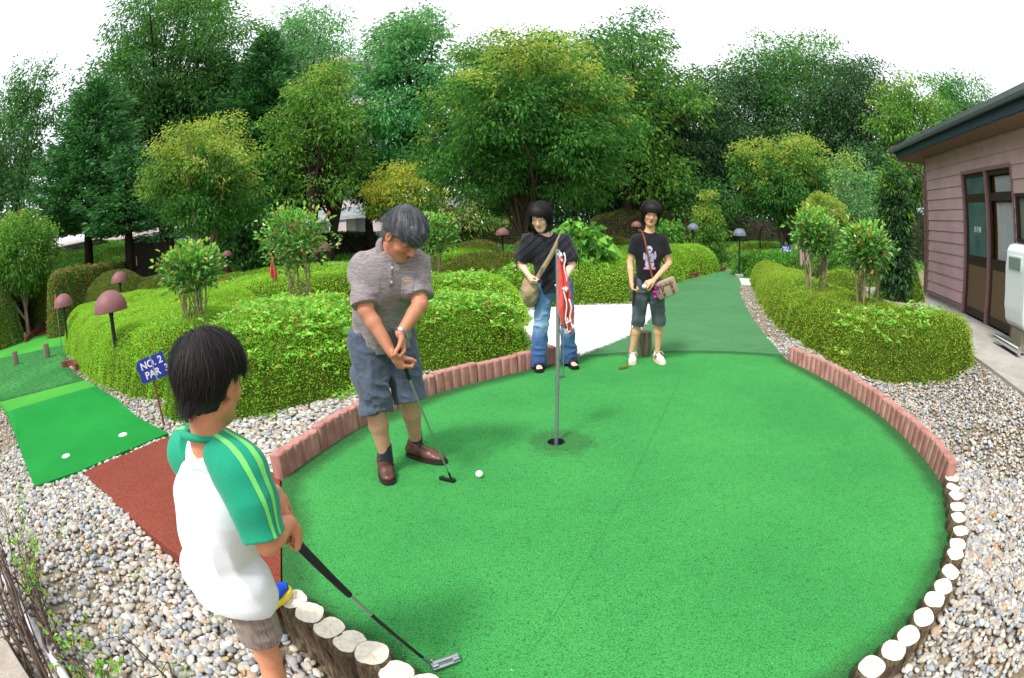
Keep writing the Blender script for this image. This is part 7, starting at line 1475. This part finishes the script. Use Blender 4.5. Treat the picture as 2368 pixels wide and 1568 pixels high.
# ------------------------------------------------------------------------------------------------ the boy
def boy():
    o0=(-.64,.84,-.14); e=empty('person',o0,0,'black-haired child seen from behind in white T-shirt with green sleeves','person')
    f=nrm([.25,.97,0]); l=nrm([-.97,.25,0]); C=nv(-.628,.915,1.092); R=frame([.16,.95,-.24],[.05,-.02,1]); sc=.825
    hip=nv(-.752,.903,.582); chest=nv(-.706,.910,.790); nb=nv(-.662,.905,.962)
    hR,hL=hip-l*.07-ZU*.03,hip+l*.07-ZU*.03; kR=nv(-.715,.888,.25); aR=nv(-.728,.848,-.06); kL=nv(-.80,1.12,.34); aL=nv(-.905,1.25,.155)
    sR,sL=nv(-.560,.872,.905),nv(-.765,.945,.900); eR=nv(-.535,.845,.730); wR=nv(-.520,.955,.725); eL=nv(-.775,1.02,.75); wL=nv(-.600,1.06,.745)
    g0=nv(*AY(655,1222,.985)); g1=nv(*AY(1000,1538,1.12)); gd=nrm(g1-g0)
    base=srgb(208,142,108); s=SDF((-1.12,.55,-.18),(-.3,1.45,1.30),.005)
    s.cone(hip,hip*.5+chest*.5,.078,.072,.03,side=f,f=.8); s.cone(hip*.5+chest*.5,chest,.075,.082,.03,side=f,f=.78); s.cone(chest,nb-ZU*.02,.085,.052,.04,side=f,f=.7); s.cone(sR,sL,.038,.040,.04); s.cone(nb-ZU*.05,C-R[2]*.05-R[1]*.02,.043,.043,.02); P=head(s,C,R,sc,.98,.8)
    leg(s,hR,kR,aR,.80,f); leg(s,hL,kL,aL,.80,f); arm(s,sR,eR,wR,.80); arm(s,sL,eL,wL,.80)
    hand(s,wR,nrm(g0+gd*.03-wR+nv(.02,.03,-.01)),nrm([-.3,.3,-.8]),nrm([.55,.4,.5]),.76,curl=(1.05,1.1,1.2,1.3),thumb=(.2,.5,.5)); hand(s,wL,nrm(g0+gd*.05-wL),nrm([.2,-.4,-.8]),nrm([.5,-.4,.5]),.76,curl=(1.1,1.15,1.2,1.3),thumb=(.2,.5,.5))
    part('body',s,skinmat('child_skin',base,None),e,o0,base=base,paint=lambda V,c:facepaint(V,C,R,sc,c,base,(.45,.18,.14),(.03,.02,.02),.98))
    GRS=cloth('green_jersey',srgb(28,150,116),.88,.15,420,.12).m; n=cloth('white_jersey',(.80,.82,.85,1),.88,.1,420,.04,.15); WHS=n.m; LGS=cloth('lime_stripe',srgb(120,214,110),.8,.1,400).m
    wr=lambda Pp:(-.009*(1-np.abs(vnoise(Pp*nv(1,1,.38),11,33))*1.7)*np.clip((1.0-Pp[:,2])*3,.15,1))
    s=SDF((-.95,.58,.38),(-.36,1.1,1.06),.005); hm=hip-ZU*.095
    s.cone(hm-ZU*.03,hip*.5+chest*.5,.110,.102,.03,side=f,f=.90); s.cone(hip*.5+chest*.5,chest,.102,.103,.03,side=f,f=.84); s.cone(chest,nb-ZU*.045,.102,.058,.05,side=f,f=.72); s.cone(sR*.8+sL*.2,sL*.8+sR*.2,.044,.044,.05); s.cone(hR,hR-ZU*.03,.077,.079,.03); s.cone(hL,hL+f*.04-ZU*.02,.077,.079,.03); s.plane(hm,(-.10,-.12,-1)); s.ell(nb+ZU*.045+f*.01,nv(.054,.054,.05),None,.006,op='sub')
    tee=part('t_shirt',s,WHS,e,o0,wr)
    for S_,E_ in ((sR,eR),(sL,eL)):
        s=SDF(np.minimum(S_,E_)-.14,np.maximum(S_,E_)+.14,.0045); d=nrm(E_-S_); cp=S_+(E_-S_)*.86; ncl=nb+(S_-nb)*.42+ZU*.0; cs=nrm(S_-nb)
        kq=.30 if S_ is sR else .55; s.cone(S_,E_+d*.1,.049,.058,.04,cut=[(cp,d)]); s.cone(ncl-ZU*.006,S_,.051,.052,.04,cut=[(nb+(S_-nb)*kq,nrm(nb-S_)*1.)]); s.cone(chest+(S_-chest)*.80,S_*.6+E_*.4,.044,.050,.04,cut=[(nb+(S_-nb)*(kq+.15),nrm((nb-S_)+ZU*.10))])
        sl=part('sleeve',s,GRS,e,o0,lambda Pp:-.004*(1-np.abs(vnoise(Pp*nv(1,1,.6),13,35))*1.6))
        out=nrm(np.cross(d,f)) ; out=out*(1 if np.dot(out,S_-nb)>0 else -1)
        dg=bpy.context.evaluated_depsgraph_get()
        from mathutils.bvhtree import BVHTree
        bv=BVHTree.FromPolygons([tuple(v.co) for v in sl.data.vertices],[tuple(p.vertices) for p in sl.data.polygons])
        for off in (-.010,.020):
            bm=bmesh.new(); prev=None; sdv=nrm(-f*1.0)
            for k_ in range(27):
                t=k_/26; q=(nb+(S_-nb)*.48+ZU*.05)*(1-t)**2+2*(S_+ZU*.075+out*.04)*t*(1-t)+(cp+out*.085)*t*t; q=q+sdv*off
                a_=[]
                for w_ in (-.0065,.0065):
                    p_=q+sdv*w_; loc,nn,ix,dd=bv.find_nearest(Vector(p_-nv(*o0)))
                    a_.append(bm.verts.new(loc+nn*.0012))
                if prev: bm.faces.new((prev[0],prev[1],a_[1],a_[0]))
                prev=a_
            obj('stripe',bmf('stripe',bm,True),LGS,sl)
    # ribbed collar
    bm=bmesh.new(); pts=[]
    for k_ in range(33): a=6.2832*k_/32; pts.append(Vector(nb+ZU*(.006-.012*math.cos(a))+(l*math.sin(a)*.058+f*math.cos(a)*.053)-nv(*o0)))
    tube(bm,pts,.0095,8,cap=False); obj('collar',bmf('collar',bm,True),GRS,e)
    # faint print below the collar
    bv=BVHTree.FromPolygons([tuple(v.co) for v in tee.data.vertices],[tuple(p.vertices) for p in tee.data.polygons]); tm=text_mesh('Pokemon',.026,0.,0.); c0=Vector(nb-ZU*.050-f*.09-nv(*o0)); xa=Vector(-l); 
    for v in tm.vertices:
        q=c0+xa*(v.co.x)+Vector((0,0,1))*v.co.y; loc,nn,ix,dd=bv.find_nearest(q); v.co=loc+nn*.0012
    obj('print',tm,simple('faint_print',srgb(180,216,214),.8),e)
    # corduroy shorts
    s=SDF((-.98,.6,.2),(-.40,1.3,.66),.005); s.cone(hip-ZU*.02,hip,.084,.080,.03,side=f,f=.86)
    hmR=hR+(kR-hR)*.66; hmL=hL+(kL-hL)*.72
    for h_,k_,hm_ in ((hR,kR,hmR),(hL,kL,hmL)): d=nrm(k_-h_); s.cone(h_,hm_+d*.1,.065,.064,.03,cut=[(hm_,d)])
    n=N('taupe_corduroy'); o=n.coord(); w=n.noise(260,2,.6,n.mapping(o,scale=(1,1,.05))); n.set(n.ramp(w,[(.35,srgb(118,104,95)),(.65,srgb(164,150,140))]),.9,.15); n.bump(w,.4,.003); part('shorts',s,n.m,e,o0,lambda Pp:-.005*(1-np.abs(vnoise(Pp*nv(.7,.7,1.5),14,37))*1.8))
    # shoes: blue with yellow sole, one resting on the first log
    BS=simple('blue_mesh_shoe',srgb(30,72,190),.6,.3,var=.15,scale=60); YS=simple('yellow_sole',srgb(236,214,60),.55)
    for hl,te,a_ in ((nv(-.925,1.20,.100),nv(-.865,1.385,.100),aL),(nv(-.735,.80,-.135),nv(-.655,.99,-.135),aR)):
        s=SDF(np.minimum(hl,te)-.08,np.maximum(hl,te)+nv(.08,.08,.18),.0045); shoe(s,hl+ZU*.018,te+ZU*.018,.034,.055); so=part('shoe',s,BS,e,o0); solebox('sole',hl,te,.034,.026,YS,so,o0)
    # hair with a whorl at the crown
    s=SDF(C-.17,C+.17,.0045); s.ell(P(0,-.018,.036),nv(.088,.106,.092)*sc,R,.0); s.ell(P(0,.03,.058),nv(.076,.074,.058)*sc,R,.02); s.ell(P(0,-.045,-.030),nv(.076,.062,.062)*sc,R,.02); s.ell(P(0,.11,-.05),nv(.078,.080,.082)*sc,R,.008,op='sub')
    for sg in (-1,1): s.ell(P(sg*.098,.012,-.026),nv(.036,.034,.044)*sc,R,.004,op='sub'); s.ell(P(sg*.07,.06,-.05),nv(.03,.04,.05)*sc,R,.006,op='sub')
    part('hair',s,HBLACK,e,o0,lambda Pp:-.003*vnoise((Pp-C)@R.T*nv(1.5,1.5,.4),60,43))
    V,F=strands(C,R,sc,11000,(.087,.105,.091),(.18,-.42,.88),lambda d,rs:rs.uniform(.06,.125,len(d))*(1-.25*(d[:,2]<.1)),45,w=.0007,grav=.55,steps=9,clump=.28,cut=lambda q:EAR(q)|((q[:,1]>.05)&(q[:,2]<.02))); obj('hair_strands',npmesh('hair_strands',V-np.array(o0),F),HBLACK,e)
    putter(g0,g1,(.72,.45,0),'chrome putter with long black grip held by the child over the log posts',grip=.285,black=(.39,.72),heel=.08,hl=.105,r=.0058)
boy()
for _o in COL.objects:
    if _o.parent is None and 'seen from behind' in _o.get('label',''): _o.location=_o.location+Vector((-.020,-.012,0))
# ------------------------------------------------------------------------------------------------ far golfer half hidden by the camellias
def far_person():
    b=A(1861,600,14.6); z=float(hz(b.x,b.y)); o0=(b.x,b.y,z); e=empty('person',o0,0,'distant person in black top and beige trousers half hidden behind the camellias','person'); B=nv(*o0); f=nrm([-1,-.3,0]); l=nrm([.3,-1,0])
    s=SDF(B+nv(-.35,-.35,-.02),B+nv(.35,.35,1.75),.012); hip=B+ZU*.85; ch=B+ZU*1.2+f*.03; nb=B+ZU*1.38+f*.05; C=B+ZU*1.55+f*.08; R=frame(f-ZU*.3,ZU); sR,sL=ch+ZU*.12-l*.16,ch+ZU*.12+l*.16
    torso_arms(s,hip,ch,nb,f,sR,sL); s.cone(nb,C-ZU*.05,.05,.045,.02); head(s,C,R,.97); leg(s,hip-l*.08,B+ZU*.45-l*.09,B+ZU*.07-l*.09,1.,f); leg(s,hip+l*.08,B+ZU*.45+l*.09,B+ZU*.07+l*.09,1.,f)
    for S_,sg in ((sR,-1),(sL,1)): w=S_+f*.18-ZU*.48; arm(s,S_,S_+f*.03-ZU*.27,w); hand(s,w,nrm(f*.3-ZU),f,-l*sg,.95)
    part('body',s,skinmat('far_skin',srgb(200,150,120),None),e,o0,base=srgb(200,150,120))
    s=SDF(B+nv(-.35,-.35,.6),B+nv(.35,.35,1.6),.012); s.cone(hip-ZU*.03,ch,.15,.15,.03,side=f,f=.8); s.cone(ch,nb-ZU*.03,.14,.08,.04,side=f,f=.75); s.cone(sR,sL,.06,.06,.05); [s.cone(S_,S_-ZU*.2,.06,.06,.04) for S_ in (sR,sL)]; part('shirt',s,cloth('far_black',(.015,.015,.02,1)).m,e,o0)
    s=SDF(B+nv(-.3,-.3,.0),B+nv(.3,.3,1.),.012); s.cone(hip,hip-ZU*.02,.14,.14,.03,side=f,f=.85); [s.cone(hip+l*sg*.08,B+ZU*.1+l*sg*.09,.10,.075,.03) for sg in (-1,1)]; part('trousers',s,cloth('far_beige',srgb(196,170,156)).m,e,o0)
    s=SDF(C-.16,C+.16,.01); s.ell(C-R[1]*.02+ZU*.03,nv(.088,.105,.092),R,.0); s.ell(C+R[1]*.09-ZU*.04,nv(.07,.07,.075),R,.0,op='sub'); part('hair',s,HBLACK,e,o0)
far_person()
